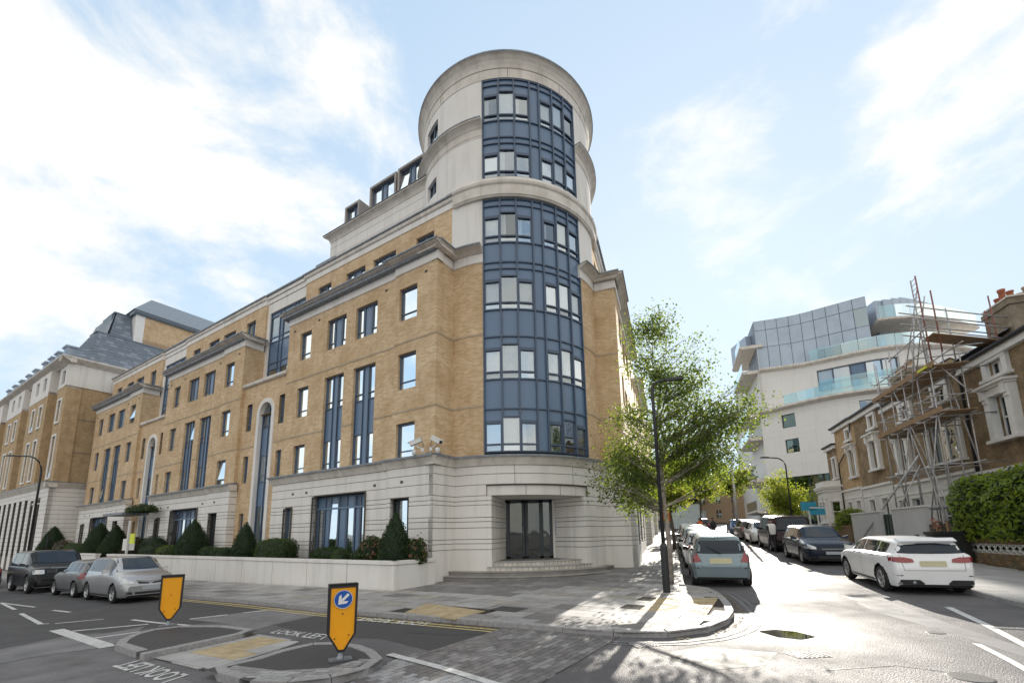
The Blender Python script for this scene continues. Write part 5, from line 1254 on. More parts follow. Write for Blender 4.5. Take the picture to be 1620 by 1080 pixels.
def car(label, loc, yaw, spec, col, group=None, detail=2, lift=ROAD, size=1., name='parked_car', cat='car', lastbits=None):
    """x forward. spec gives length, width, height, wheel base, roof and deck lines"""
    L, Wd, H = spec['L'], spec['W'], spec['H']; wb = spec['wb']; fo = spec['fo']; r = spec['r']; hx = L/2
    xf = hx-fo; xr = xf-wb; deck = spec['deck']; roof = spec['roof']; belt = spec['belt']
    z_b = spec.get('clear', .2)
    e = empty(name, (loc[0], loc[1], gz(loc[0], loc[1])+lift), yaw, label, cat, group)
    # pitch with the street
    f = Vector((math.cos(yaw), math.sin(yaw))); d_ = 1.3
    e.scale = (size,)*3
    e.rotation_euler.y = -math.atan2(gz(loc[0]+f.x*d_, loc[1]+f.y*d_)-gz(loc[0]-f.x*d_, loc[1]-f.y*d_), 2*d_)
    pm = paint(*col) if isinstance(col, tuple) else col
    def halfw(x):
        t = max(0, abs(x)-(hx-.75))/.75; k_ = .20 if x > 0 else .13
        return Wd/2*(1-k_*t**2.4)
    def nose(x): return max(0, (abs(x)-(hx-.10))/.10)
    xs = []; x = -hx
    N_ = int(L/.055)
    xs = [-hx+L*i/N_ for i in range(N_+1)]
    xs = sorted(set(xs+[-hx+.02, -hx+.05, hx-.02, hx-.05]+list(spec.get('extra', ()))))
    zrow = [0, .06, .12, .18, .24, .30, .36, .42, .48, .54]
    ztop_side = .62
    rows = []
    for x in xs:
        w = halfw(x); q = nose(x); zb_ = lerp_tab(belt, x); zd = smooth_tab(deck, x); zr = smooth_tab(roof, x, .04)
        w *= 1-.05*q**2; lo = z_b+.07*q
        # lift at overhangs
        row = []
        nz = len(zrow)
        zsh = min(zb_, zd-.01)
        for i in range(nz):
            t = i/(nz-1); z = lo+(zsh-.10-lo)*t
            by = w*(.955+.045*math.sin(min(1, t*1.25)*math.pi/2))*(1-.012*max(0, t-.6)/.4)
            if t < .08: by = w*.93
            row.append((by, z))
        g = max(0, min(1, (zr-zb_)/.16)); wg = w*spec.get('gw', .90); wr = w*spec.get('rw', .70)
        row.append((w*.975, zsh-.03)); row.append((w*.93, zsh+.005*(1-q)))
        hood = [(w*.86, zsh+(zd-zsh)*.45), (w*.74, zsh+(zd-zsh)*.75), (w*.55, zsh+(zd-zsh)*.92), (w*.3, zd-.002), (0, zd)]
        cab = [(wg, zb_+.02), (wg+(wr-wg)*.5, zb_+(zr-zb_)*.48), (wr+.015, zb_+(zr-zb_)*.86), (wr*.84, zb_+(zr-zb_)*.975), (0, zr)]
        for (a, b), (c, d) in zip(hood, cab): row.append((a+(c-a)*g, b+(max(d, b)-b)*g))
        rows.append(row)
    M_ = len(rows[0]); vs = []; fs = []; nx = len(xs)
    Ra = r+.055; moved = {}
    for s_ in (1, -1):
        for i, x in enumerate(xs):
            for j, (y, z) in enumerate(rows[i]): vs.append([x, y*s_, z])
    inside = set()
    for s_ in (0, 1):
        for i in range(nx):
            for j in range(M_-5):
                k = s_*nx*M_+i*M_+j; x, y, z = vs[k]
                for ax0 in (xf, xr):
                    dx, dz = x-ax0, z-r; dd = math.hypot(dx, dz)
                    if dd < Ra and z < r+Ra+.01:
                        if dd > Ra-.048 and dd > 1e-6: vs[k][0] = ax0+dx/dd*Ra; vs[k][2] = r+dz/dd*Ra
                        else: inside.add(k)
    for s_ in (0, 1):
        o = s_*nx*M_
        for i in range(nx-1):
            for j in range(M_-1):
                q = [o+i*M_+j, o+(i+1)*M_+j, o+(i+1)*M_+j+1, o+i*M_+j+1]
                if any(k in inside for k in q): continue
                fs.append(q if s_ == 0 else q[::-1])
    for i in (0, nx-1):
        for j in range(M_-1):
            a, b = i*M_+j, i*M_+j+1; c, d = nx*M_+i*M_+j, nx*M_+i*M_+j+1; fs.append([a, b, d, c])
    mb = MB(); mb.mesh(vs, fs, smooth=True); bvh = BVHTree.FromPolygons([Vector(v) for v in vs], fs)
    body = mb.build('body', pm, e)
    if hasattr(body.data, 'set_sharp_from_angle'): body.data.set_sharp_from_angle(angle=R(38))
    # dark underside and wheel wells
    mb = MB(); mb.box(-hx+.18, hx-.18, -Wd/2+.12, Wd/2-.12, z_b-.02, z_b+.05)
    for ax0 in (xf, xr):
        for s_ in (1, -1):
            K = 14; pts = [(ax0-Ra*1.0*math.cos(math.pi*k/K), r+Ra*1.0*math.sin(math.pi*k/K)) for k in range(K+1)]
            for (x0, z0), (x1, z1) in zip(pts, pts[1:]):
                w0 = halfw(ax0)-.012; mb.face([(x0, s_*w0, z0), (x1, s_*w0, z1), (x1, s_*(w0-.3), z1), (x0, s_*(w0-.3), z0)])
            mb.mesh([(ax0, s_*(Wd/2-.30), r)]+[(x0, s_*(Wd/2-.30), z0) for x0, z0 in pts], [(0, k+1, k+2) for k in range(K)])
    mb.build('underbody', M['black'], e)
    tr = Wd/2-.115
    wheel_parts(e, r, .20, [(xf, tr, 0), (xf, -tr, 0), (xr, tr, 0), (xr, -tr, 0)], spec.get('spokes', 5), two=spec.get('two', False))
    gl = M['carglass']
    A, Bp, C_, D_ = spec['glass']      # screen foot x, roof front x, roof rear x, rear glass foot x
    zb0 = lerp_tab(belt, 0)
    def zr_(x): return smooth_tab(roof, x, .04)
    def side(poly, nm, m, off=.005): 
        for s_ in (1, -1): proj_patch(bvh, poly, 'y', s_, e, nm, m, off, .09)
    # side glass between pillars
    pil = spec['pillars']; bl = lambda x: lerp_tab(belt, x)+.035
    for (x0, x1) in zip(pil, pil[1:]):
        a, b = x0-.03, x1+.03
        n_ = 5; xsn = [a+(b-a)*i/n_ for i in range(n_+1)]
        up = [(x_, max(bl(x_)+.02, min(zr_(x_)-.085, bl(x_)+(H-bl(x_))*1.0))) for x_ in xsn]
        side([(x_, bl(x_)) for x_ in xsn]+up[::-1], 'side_window', gl)
    if detail:
        hwn = spec.get('ww', .62)*Wd/2*1.16
        zt = H-.06; zw = lerp_tab(deck, A)+.03
        # windscreen seen from above
        def slope_glass(x0, x1, w0, w1, nm):
            mb = MB(); n_ = 8; k_ = 8; ok = True
            for i in range(n_):
                for j in range(k_):
                    q = []
                    for (ii, jj) in ((i, j), (i+1, j), (i+1, j+1), (i, j+1)):
                        t = ii/n_; x_ = x0+(x1-x0)*t; hw_ = w0+(w1-w0)*t; y_ = -hw_+2*hw_*jj/k_
                        xx = x_-(.06 if x0 > x1 else -.04)*(abs(y_)/hw_)**2*(1 if nm == 'windscreen' else 1)
                        h = bvh.ray_cast(Vector((xx, y_, 5)), Vector((0, 0, -1)))
                        if h[0] is None: break
                        q.append(h[0]+h[1]*.006*(1 if h[1].z > 0 else -1))
                    if len(q) == 4: mb.mesh(q, [(0, 1, 2, 3)], smooth=True)
            return mb.build(nm, gl, e)
        slope_glass(A-.06, Bp+.02, Wd/2*.83, Wd/2*.64, 'windscreen')
        rgz0, rgz1 = spec['rearglass']; w0, w1 = Wd/2*.80, Wd/2*.66
        poly = [(-w0, rgz0), (-w0*.6, rgz0-.015), (0, rgz0-.02), (w0*.6, rgz0-.015), (w0, rgz0), (w1+.01, rgz1-.04), (w1-.05, rgz1), (-w1+.05, rgz1), (-w1-.01, rgz1-.04)]
        proj_patch(bvh, poly, 'x', -1, e, 'rear_window', gl, .006, .08)
        for s_ in (1, -1):
            for nm, key, m, sg in (('tail_light', 'tail', M['tail'], -1), ('headlight', 'head', M['head'], 1)):
                P = [(s_*a*Wd/2, b) for a, b in spec[key]]
                proj_patch(bvh, P, 'x', sg, e, nm, m, .012, .05)
                if key+'_side' in spec: proj_patch(bvh, spec[key+'_side'], 'y', s_, e, nm, m, .010, .05)
            # mirror
            mx = pil[0]-.12 if pil[0] > pil[-1] else pil[-1]-.12; mb = MB(); y0 = s_*(Wd/2-.06); zm = lerp_tab(belt, mx)+.07
            mb.box8([(mx-.06, y0, zm-.04), (mx+.05, y0, zm-.04), (mx+.06, y0+s_*.2, zm-.04), (mx-.07, y0+s_*.2, zm-.05), (mx-.06, y0, zm+.05), (mx+.03, y0, zm+.05), (mx+.03, y0+s_*.19, zm+.10), (mx-.07, y0+s_*.19, zm+.10)])
            mb.build('wing_mirror', spec.get('mirror') and pm or M['black'], e)
        pz0, pz1, pw = spec['plate']; pf0, pf1 = spec['platef']
        proj_patch(bvh, [(-pw, pz0), (pw, pz0), (pw, pz1), (-pw, pz1)], 'x', -1, e, 'number_plate', M[spec.get('platem', 'plate')], .014, .1)
        proj_patch(bvh, [(-.26, pf0), (.26, pf0), (.26, pf1), (-.26, pf1)], 'x', 1, e, 'number_plate', M['platef'], .02, .1)
        for key, sg in (('rearblack', -1), ('frontblack', 1)):
            for P in spec.get(key, []): proj_patch(bvh, [(a*Wd/2, b) for a, b in P], 'x', sg, e, 'lower_grille' if sg > 0 else 'bumper_trim', M['black'], .008, .06)
        for P in spec.get('rearchrome', []): proj_patch(bvh, [(a*Wd/2, b) for a, b in P], 'x', -1, e, 'badge_trim', M['steel'], .012, .05)
        for P in spec.get('frontchrome', []): proj_patch(bvh, [(a*Wd/2, b) for a, b in P], 'x', 1, e, 'grille_bar', M['steel'], .016, .05)
    if detail > 1:
        # shut lines, handles, sill trim
        for xd in pil[1:-1]+[pil[0]+.02 if pil[0] > pil[-1] else pil[-1]+.02]:
            side([(xd-.004, z_b+.1), (xd+.004, z_b+.1), (xd+.004, bl(xd)-.02), (xd-.004, bl(xd)-.02)], 'shut_line', M['black'], .002)
        for xd in pil[1:]:
            side([(xd+.08, bl(xd)-.14), (xd+.25, bl(xd)-.13), (xd+.25, bl(xd)-.105), (xd+.08, bl(xd)-.115)], 'door_handle', pm, .022)
        side([(xr+r+.1, z_b+.03), (xf-r-.1, z_b+.03), (xf-r-.1, z_b+.09), (xr+r+.1, z_b+.09)], 'sill_trim', M['black'], .004)
        tz = spec.get('tailgate')
        if tz:
            a, z0, z1 = tz
            for P in ([(-a, z0), (a, z0), (a, z0+.008), (-a, z0+.008)], [(-a, z0), (-a+.008, z0), (-a-.03, z1), (-a-.038, z1)], [(a, z0), (a-.008, z0), (a+.03, z1), (a+.038, z1)]): proj_patch(bvh, P, 'x', -1, e, 'shut_line', M['black'], .003, .08)
    if lastbits: lastbits(e, bvh, spec)
    return e
def prof(*p): return list(p)
# deck = centre line of bonnet / tail, roof = centre line of cabin; both as (x, z) from tail to nose
def hatch(L=3.83, W=1.68, H=1.52, wb=2.45, fo=.78, r=.29, hood=.98, cowl=1.02, belt0=.94, belt1=.90, sc=None, rg=(.98, 1.38), tailtop=.93, gz_=None):
    hx = L/2; A = hx-.95 if sc is None else sc; Bp = A-.72; 
    deck = prof((-hx, .60), (-hx+.02, .66), (-hx+.05, tailtop-.04), (-hx+.12, tailtop), (A-.1, cowl), (hx-.5, hood-.07), (hx-.2, hood-.17), (hx-.06, .70), (hx, .55))
    roof = prof((-hx, .5), (-hx+.06, tailtop-.02), (-hx+.11, tailtop+.06), (-hx+.22, tailtop+.28), (-hx+.36, H-.07), (-hx+.5, H-.03), (-hx+1.1, H), (Bp-.35, H), (Bp, H-.045), (A, cowl), (hx, .5))
    belt = prof((-hx, belt0+.02), (0, belt0), (A, belt1), (hx-.3, hood-.20), (hx, .6))
    return dict(L=L, W=W, H=H, wb=wb, fo=fo, r=r, deck=deck, roof=roof, belt=belt, glass=(A, Bp, -hx+.4, -hx+.1), pillars=[A-.42, -.12, -hx+.95, -hx+.42], rearglass=rg, plate=(.70, .83, .27), platef=(.38, .49),
                tail=[(.62, .74), (.98, .74), (.98, .95), (.80, .97), (.70, .93)], head=[(.52, .62), (.98, .66), (.98, .80), (.80, .80), (.56, .72)],
                tailgate=(.52, .60, .95), extra=(-hx+.08, -hx+.1, -hx+.14, -hx+.17), frontblack=[[(-.55, .28), (.55, .28), (.5, .36), (-.5, .36)]], rearblack=[])
jazz = hatch(L=3.83, W=1.68, H=1.525, rg=(1.0, 1.37), tailtop=.97, sc=1.15)
jazz.update(tail=[(.63, .77), (.97, .72), (.985, .95), (.93, 1.10), (.80, 1.12), (.76, 1.0)], rearblack=[[(-.98, .56), (-.72, .56), (-.72, .59), (-.98, .59)], [(.72, .56), (.98, .56), (.98, .59), (.72, .59)], [(-.8, .20), (.8, .20), (.8, .29), (-.8, .29)]], rearchrome=[[(-.06, .93), (.06, .93), (.06, .97), (-.06, .97)]],
            plate=(.70, .86, .30), tailgate=(.52, .58, .95), clear=.24, ww=.6, tail_side=[(-1.90, .74), (-1.80, .76), (-1.76, 1.02), (-1.84, 1.06)])
audi = hatch(L=3.92, W=1.76, H=1.37, wb=2.44, fo=.79, r=.325, hood=.98, cowl=.99, belt0=.96, belt1=.90, rg=(1.02, 1.255), tailtop=.99, sc=1.12)
audi.update(tail=[(.42, .80), (.60, .79), (.99, .81), (.99, .93), (.62, .92), (.44, .88)], rearblack=[[(-.86, .22), (-.30, .22), (-.26, .30), (-.36, .38), (-.80, .38)], [(.30, .22), (.86, .22), (.80, .38), (.36, .38), (.26, .30)], [(-.26, .22), (.26, .22), (.26, .27), (-.26, .27)], [(-.90, .47), (-.72, .47), (-.72, .49), (-.90, .49)], [(.72, .47), (.90, .47), (.90, .49), (.72, .49)]],
            plate=(.70, .83, .26), two=True, spokes=5, tailgate=(.60, .60, .98), gw=.89, rw=.70, mirror=True, tail_side=[(-1.94, .82), (-1.76, .84), (-1.76, .91), (-1.94, .93)])
astra = hatch(L=4.42, W=1.81, H=1.50, wb=2.69, fo=.93, r=.325, hood=1.0, cowl=1.02, sc=1.10)
astra.update(head=[(.60, .64), (.97, .66), (.99, .84), (.88, .84), (.62, .73)], frontblack=[[(-.62, .22), (.62, .22), (.55, .38), (-.55, .38)], [(-.42, .60), (.42, .60), (.46, .68), (-.46, .68)], [(.68, .25), (.9, .27), (.86, .36), (.7, .35)], [(-.68, .25), (-.9, .27), (-.86, .36), (-.7, .35)]], frontchrome=[[(-.40, .635), (.40, .635), (.40, .652), (-.40, .652)]], platef=(.44, .55), mirror=True)
mpv = hatch(L=4.3, W=1.74, H=1.62, wb=2.70, fo=.82, r=.32, hood=1.06, cowl=1.10, belt0=1.04, belt1=.98, sc=1.24)
mpv.update(head=[(.56, .66), (.97, .68), (.99, .90), (.90, .90), (.60, .76)], frontblack=[[(-.40, .66), (-.07, .64), (-.05, .69), (-.44, .74)], [(.40, .66), (.07, .64), (.05, .69), (.44, .74)], [(-.50, .30), (.50, .30), (.54, .38), (-.54, .38)], [(.60, .30), (.80, .32), (.78, .40), (.62, .39)], [(-.60, .30), (-.80, .32), (-.78, .40), (-.62, .39)]],
           frontchrome=[[(-.48, .765), (-.06, .725), (.0, .66), (.06, .725), (.48, .765), (.48, .785), (.0, .74), (-.48, .785)]], platef=(.44, .57), tailtop=1.0, mirror=True)
mini = hatch(L=3.72, W=1.69, H=1.41, wb=2.47, fo=.64, r=.30, hood=.97, cowl=1.0, sc=.98, rg=(.98, 1.28), tailtop=.95)
mini.update(tail=[(.74, .70), (.96, .70), (.97, .93), (.76, .94)], tail_side=[(-1.85, .70), (-1.68, .70), (-1.68, .92), (-1.85, .92)])
suv = hatch(L=4.97, W=2.03, H=1.86, wb=2.88, fo=.87, r=.385, hood=1.20, cowl=1.22, belt0=1.13, belt1=1.12, sc=1.35, tailtop=1.14, rg=(1.15, 1.7))
suv.update(clear=.28, gw=.93, rw=.80, head=[(.62, .82), (.98, .82), (.98, 1.0), (.62, 1.0)], frontblack=[[(-.55, .84), (.55, .84), (.55, .99), (-.55, .99)], [(-.8, .35), (.8, .35), (.8, .55), (-.8, .55)]], frontchrome=[[(-.4, 1.045), (.4, 1.045), (.4, 1.075), (-.4, 1.075)]], platef=(.58, .69), tail=[(.75, .9), (.97, .9), (.97, 1.2), (.75, 1.2)], plate=(.8, .93, .27))
estate = hatch(L=4.70, W=1.84, H=1.50, wb=2.75, fo=.92, r=.32, sc=1.2, tailtop=.98, rg=(1.02, 1.31)); estate.update(tail=[(.55, .82), (.98, .80), (.98, .98), (.60, .96)], plate=(.74, .86, .26))
small = hatch(L=3.95, W=1.70, H=1.47, sc=1.12)
van = hatch(L=5.0, W=1.93, H=1.91, wb=3.2, fo=.86, r=.33, hood=1.16, cowl=1.20, belt0=1.10, belt1=1.06, sc=1.75, tailtop=1.04, rg=(1.12, 1.76))
_h = 2.5
van.update(clear=.22, gw=.965, rw=.86, roof=prof((-_h, .5), (-_h+.05, 1.02), (-_h+.07, 1.2), (-_h+.14, 1.7), (-_h+.25, 1.87), (-_h+.6, 1.90), (.6, 1.91), (1.05, 1.86), (1.75, 1.2), (_h, .5)), extra=(-_h+.06, -_h+.08, -_h+.11, -_h+.14, -_h+.18),
           glass=(1.75, 1.05, -_h+.3, -_h+.1), pillars=[1.25, .35, -1.0, -2.2], tail=[(.83, .78), (.985, .78), (.985, 1.14), (.86, 1.14)], rearblack=[[(-.9, .28), (.9, .28), (.9, .52), (-.9, .52)]], rearchrome=[[(-.5, 1.03), (.5, 1.03), (.5, 1.05), (-.5, 1.05)]], plate=(.82, .95, .27), platem='platey', tailgate=(.80, .56, 1.7))
yR = math.atan2(uR.y, uR.x); yL = math.atan2(uL.y, uL.x)
def on_r(al, ga): v = FR(al, ga, 0); return (v.x, v.y)
def on_l(u, n): v = FL(u, n, 0); return (v.x, v.y)
silverblue = ('silver_blue', (.21, .27, .30), .5, .28); white_ = ('white', (.82, .82, .82), .0, .25); darkblue = ('ink_blue', (.012, .018, .035), .3, .2); maroon = ('dark_brown', (.028, .014, .016), .4, .22)
silver = ('silver', (.42, .42, .43), .7, .3); grey = ('mid_grey', (.17, .17, .175), .6, .3); black_ = ('black', (.006, .006, .007), .0, .25); brownc = ('grey_brown', (.16, .13, .12), .5, .3); bluec = ('mid_blue', (.03, .10, .30), .4, .25); pale = ('pale_blue', (.45, .55, .60), .4, .3)
gR = 'cars parked on the right of the side street'; gLr = 'cars parked beside the side street pavement'; gM = 'cars parked along the main road'
def jazzbits(e, bvh, spec):
    mb = MB(); mb.tube([(-1.87, -.02, .99), (-1.80, .18, 1.10), (-1.72, .36, 1.19)], .012, 6); mb.build('rear_wiper', M['black'], e)
def audibits(e, bvh, spec):
    mb = MB(); H = spec['H']; mb.box8([(-1.8, -.58, 1.285), (-1.62, -.60, 1.35), (-1.62, .60, 1.35), (-1.8, .58, 1.285), (-1.82, -.58, 1.31), (-1.62, -.60, 1.38), (-1.62, .60, 1.38), (-1.82, .58, 1.31)]); mb.build('roof_spoiler', e.children[0].data.materials[0], e)
    mb = MB(); mb.box8([(-1.45, -.02, 1.41), (-1.25, -.02, 1.42), (-1.25, .02, 1.42), (-1.45, .02, 1.41), (-1.45, -.01, 1.46), (-1.40, -.01, 1.46), (-1.40, .01, 1.46), (-1.45, .01, 1.46)]); mb.build('roof_aerial', M['black'], e)
    for s_ in (.42,):
        mb = MB(); mb.lathe([(.0, 0), (.045, 0), (.05, .02), (.05, .12)], 14); o = mb.build('exhaust_tip', M['steel'], e); o.location = (-1.97, s_, .30); o.rotation_euler.y = R(90)
car('silver blue hatchback with rear facing us at the corner kerb', on_r(-2.85, 3.12), yR, jazz, silverblue, gLr, lastbits=jazzbits)
car('white hatchback with red tail lights nearest on the right', on_r(-3.55, 7.8), yR, audi, white_, gR, lastbits=audibits)
car('dark blue hatchback facing us behind the white hatchback', on_r(3.35, 7.65), yR+math.pi, astra, darkblue, gR)
car('dark brown passenger van with yellow rear plate', on_r(9.9, 7.75), yR, van, maroon, gR, cat='van', name='parked_van')
car('white car in front of the dark brown van', on_r(15.6, 7.6), yR+math.pi, small, white_, gR, 1)
car('grey brown estate with red tail lights further up', on_r(20.9, 7.6), yR, estate, brownc, gR, 1)
car('mid blue hatchback beyond the grey brown estate', on_r(26.4, 7.6), yR+math.pi, small, bluec, gR, 1)
car('white hatchback parked just ahead of the silver blue one', on_r(1.9, 3.05), yR, small, ('pearl', (.6, .64, .66), .2, .3), gLr, 1)
car('pale blue hatchback third from the corner kerb', on_r(6.6, 3.05), yR, small, pale, gLr, 1)
car('white estate fourth from the corner kerb', on_r(11.7, 3.05), yR, estate, ('cream', (.7, .69, .66), 0, .3), gLr, 1)
car('silver car fifth from the corner kerb', on_r(17.0, 3.05), yR, small, silver, gLr, 1)
car('dark purple saloon driving away up the side street', on_r(37, 5.1), yR, estate, ('aubergine', (.05, .02, .04), .4, .25), None, 1, name='moving_car')
car('dark car with a pale roof box at the top of the street', on_r(43, 3.6), yR, suv, black_, None, 1, name='moving_car')
car('blue grey car crossing at the far end of the street', on_r(47, 1.0), yR+R(80), estate, ('slate', (.12, .16, .2), .4, .3), None, 1, name='moving_car')
# main road
car('silver people carrier facing us nearest the planter', on_l(8.45, 6.3), yL+math.pi, mpv, silver, gM, size=.89)
car('small grey hatchback tail to the silver people carrier', on_l(12.4, 6.25), yL, mini, grey, gM, size=.95)
car('black off-roader facing us behind the small grey car', on_l(17.5, 6.4), yL+math.pi, suv, black_, gM, size=.95, cat='off-roader')
car('dark hatchback at the left edge with its rear to us', on_l(24.3, 7.8), yL, small, ('navy', (.015, .02, .05), .3, .25), gM)

# ================================================================= FAR LEFT BLOCK
rz6 = random.Random(21)
def far_block():
    e = empty('apartment_block', FL(60, -5, 0), 0, 'stone fronted block with slate mansard at the far left', 'building')
    U = 42.; F = lambda u, n, z: FL(U+u, 2+n, z); G = lambda s, n, z: FL(U-n, 2-s, z)     # G: end wall, s runs back from the corner
    L_ = 44
    # end wall
    def cour(Fx, u0, u1, holes=()):
        z = -.9; mb = MB(); wall(mb, Fx, u0, u1, z, 6.25, -.03, holes, .35); mb.build('joint_backing', M['joint'], e)
        zs = [-.9, .55]+[.55+.38*i for i in range(1, 16)]
        for a, b in zip(zs, zs[1:]):
            if b > 6.27: break
            for x, y in sub(a, b, holes, u0, u1):
                mb = MB(); mb.fbox(Fx, x, y, -.3, 0, a+.012, b-.012); mb.build('stone_course', M['stone'], e)
    cour(G, -.02, 9)
    mb = MB(); wall(mb, G, .12, 12, 6.7, 15.4, -.12); mb.build('brick_wall', M['brickwarm'], e)
    for z in (9.4, 12.4): mb = MB(); mb.fbox(G, .13, 12, -.12, -.10, z, z+.08); mb.build('brick_string_course', M['brickold'], e)
    for i, (a, b) in enumerate(((0, 3.1), (3.1, 6.2), (6.2, 12))):
        mb = MB(); mb.fbox(G, a+.015 if i else 0, b, -.3, -.04, 15.4, 17.4); mb.build('render_panel', M['stone'], e)
    for Fx, a, b in ((G, -.3, 12), (F, -.3, L_)):
        mb = MB(); prism(mb, Fx, [(-.4, 6.25), (.05, 6.25), (.1, 6.35), (.3, 6.6), (.32, 6.68), (-.4, 6.72)], a, b); mb.build('cornice', M['stone2'], e)
        mb = MB(); prism(mb, Fx, [(-.4, 6.722), (.34, 6.69), (.36, 6.69), (.36, 6.75), (-.4, 6.8)], a-.04, b); mb.build('lead_flashing', M['lead'], e)
        mb = MB(); prism(mb, Fx, [(-.4, 17.4), (-.02, 17.4), (.1, 17.5), (.55, 17.75), (.6, 17.8), (.6, 17.92), (-.4, 17.95)], a-.25, b); mb.build('cornice', M['stone2'], e)
    # front: bays
    for i in range(5):
        a = i*8.2; rec = -.7
        sp_ = [(a, a+2.6, 0)] if i == 0 else []
        b0 = a+(2.6 if i == 0 else 0)
        ends = ((0., 2.7, -.12, [(1.0, 1.9)]),) if i == 0 else ()
    segs = [(0, 2.7, -.12, [(1.0, 1.95)]), (2.7, 3.9, -1.0, []), (3.9, 10.4, .25, [(5.1, 6.1), (7.6, 8.6)]), (10.4, 13.4, -1.0, [(11.0, 12.8)]), (13.4, 20, .25, [(14.6, 15.6), (17.2, 18.2)]), (20, 23, -1., [(20.6, 22.4)]), (23, 30, .25, [(24.4, 25.4), (27.2, 28.2)]), (30, 44, -.3, [(32, 33), (36, 37), (40, 41)])]
    for (u0, u1, n, ws) in segs:
        hb = [(a, b, 7.2, 10.9) for a, b in ws]+[(a, b, 12.2, 14.2) for a, b in ws]; hw = [(a, b, 15.7, 17.0) for a, b in ws]
        mb = MB(); wall(mb, F, u0, u1, 6.7, 15.0 if n > 0 else 15.4, n, hb)
        for u in (u0, u1): mb.face([F(u, n, 6.7), F(u, -1.1, 6.7), F(u, -1.1, 15.4), F(u, n, 15.4)], 0, [(0, 0), (1.3, 0), (1.3, 8), (0, 8)])
        mb.build('brick_wall', M['brickwarm'], e)
        mb = MB(); wall(mb, F, u0, u1, 15.0 if n > 0 else 15.4, 17.4, n+.02, hw)
        for u in (u0, u1): mb.face([F(u, n+.02, 15.2), F(u, -1.1, 15.2), F(u, -1.1, 17.4), F(u, n+.02, 17.4)])
        mb.build('render_panel', M['stone'], e)
        for h in hb+hw:
            w = window(F, *h, n, e, depth=.2, back='none', fm='frame', lights=[(0, 1, 'f')], gl='glassd', deep=.4)
            if h in hb:
                mb = MB(); t = .16
                mb.fbox(F, h[0]-t, h[0], n, n+.06, h[2]-t, h[3]+t); mb.fbox(F, h[1], h[1]+t, n, n+.06, h[2]-t, h[3]+t); mb.fbox(F, h[0], h[1], n, n+.06, h[3], h[3]+t); mb.fbox(F, h[0], h[1], n, n+.09, h[2]-t, h[2]); mb.build('window_surround', M['white'], w)
    hg = [(2.2+2.1*k, 3.3+2.1*k, .3, 5.5) for k in range(20)]
    cour(F, 0, L_, hg)
    for h in hg:
        mb = MB(); mb.fbox(F, h[0], h[1], -.36, -.3, h[2], h[3]); 
        o = mb.build('window', M['glassd'], e); mb = MB()
        for z in (1.6, 3.0, 4.3): mb.fbox(F, h[0], h[1], -.3, -.25, z, z+.06)
        mb.fbox(F, (h[0]+h[1])/2-.03, (h[0]+h[1])/2+.03, -.3, -.24, h[2], h[3]); mb.build('glazing_bar', M['frame'], o, kind='stuff')
    mb = MB(); mb.fbox(F, .3, L_, -13, -1.2, -.9, 17.3); mb.build('core_wall', M['room'], e)
    # mansards: sloped slate faces with courses of slates as real laps
    def slates(Q4, rows, per, m, parent):
        """Q4: four corners (bl, br, tr, tl)"""
        bl, br, tr, tl = Q4; nn = (br-bl).cross(tl-bl).normalized(); groups = [MB(), MB()]; cnt = 0
        for r_ in range(rows):
            t0, t1 = r_/rows, (r_+1.12)/rows
            k = max(1, per)
            for c in range(k+1):
                a0 = max(0, (c-(.5 if r_ % 2 else 0))/k); a1 = min(1, (c+1-(.5 if r_ % 2 else 0))/k)
                if a1-a0 < .01: continue
                p = lambda s, t: (bl.lerp(br, s)).lerp(tl.lerp(tr, s), min(1, t))
                g = .004; up = rz6.uniform(.01, .03)
                q = [p(a0+g, t0)+nn*up, p(a1-g, t0)+nn*up, p(a1-g, t1), p(a0+g, t1)]
                mi = 'slatel' if rz6.random() < .25 else ('slated' if rz6.random() < .3 else 'slate')
                if cnt < 260:
                    mb = MB(); mb.mesh(q+[q[0]-nn*up, q[1]-nn*up], [(0, 1, 2, 3), (0, 4, 5, 1)]); mb.build('slate', M[mi], parent); cnt += 1
    base = MB()
    def man(Q4, rows, per):
        base.mesh(Q4, [(0, 1, 2, 3)]); o = MB().mesh([q.copy() for q in Q4], [(0, 1, 2, 3)]).build('mansard_face', M['slated'], e); slates([Vector(q) for q in Q4], rows, per, None, o)
    zc = 17.96
    man([G(1.3, -.1, zc), G(9, -.1, zc), G(9, -1.5, 21.5), G(2.0, -1.5, 21.5)], 11, 11)
    man([G(.0, -.1, zc), G(1.3, -.1, zc), G(2.0, -1.5, 21.5), G(1.5, -1.4, 21.0)], 9, 2)
    man([F(.3, -.1, zc), F(L_, -.1, zc), F(L_, -2.2, 20.8), F(1.4, -1.7, 20.8)], 8, 26)
    mb = MB(); mb.fbox(G, 1.8, 9, -3.4, -1.45, 21.5, 21.62); mb.build('roof_edge', M['slated'], e)
    man([G(2.9, -2.0, 21.6), G(5.05, -2.0, 21.6), G(5.05, -3.1, 24.6), G(3.5, -3.1, 24.6)], 8, 4)
    mb = MB(); mb.face([G(2.9, -2.0, 21.5), G(3.5, -3.1, 24.6), G(3.3, -6, 24.6), G(2.6, -6, 21.5)]); mb.fbox(G, 3.2, 5.0, -6, -3.3, 21.5, 24.5); mb.build('mansard_face', M['slated'], e, kind='stuff')
    mb = MB(); mb.fbox(G, 3.3, 5.2, -5, -3.05, 24.6, 24.72); mb.fbox(F, 2.6, 30, -5, -2.6, 20.8, 21.0); mb.build('roof_edge', M['slated'], e, kind='stuff')
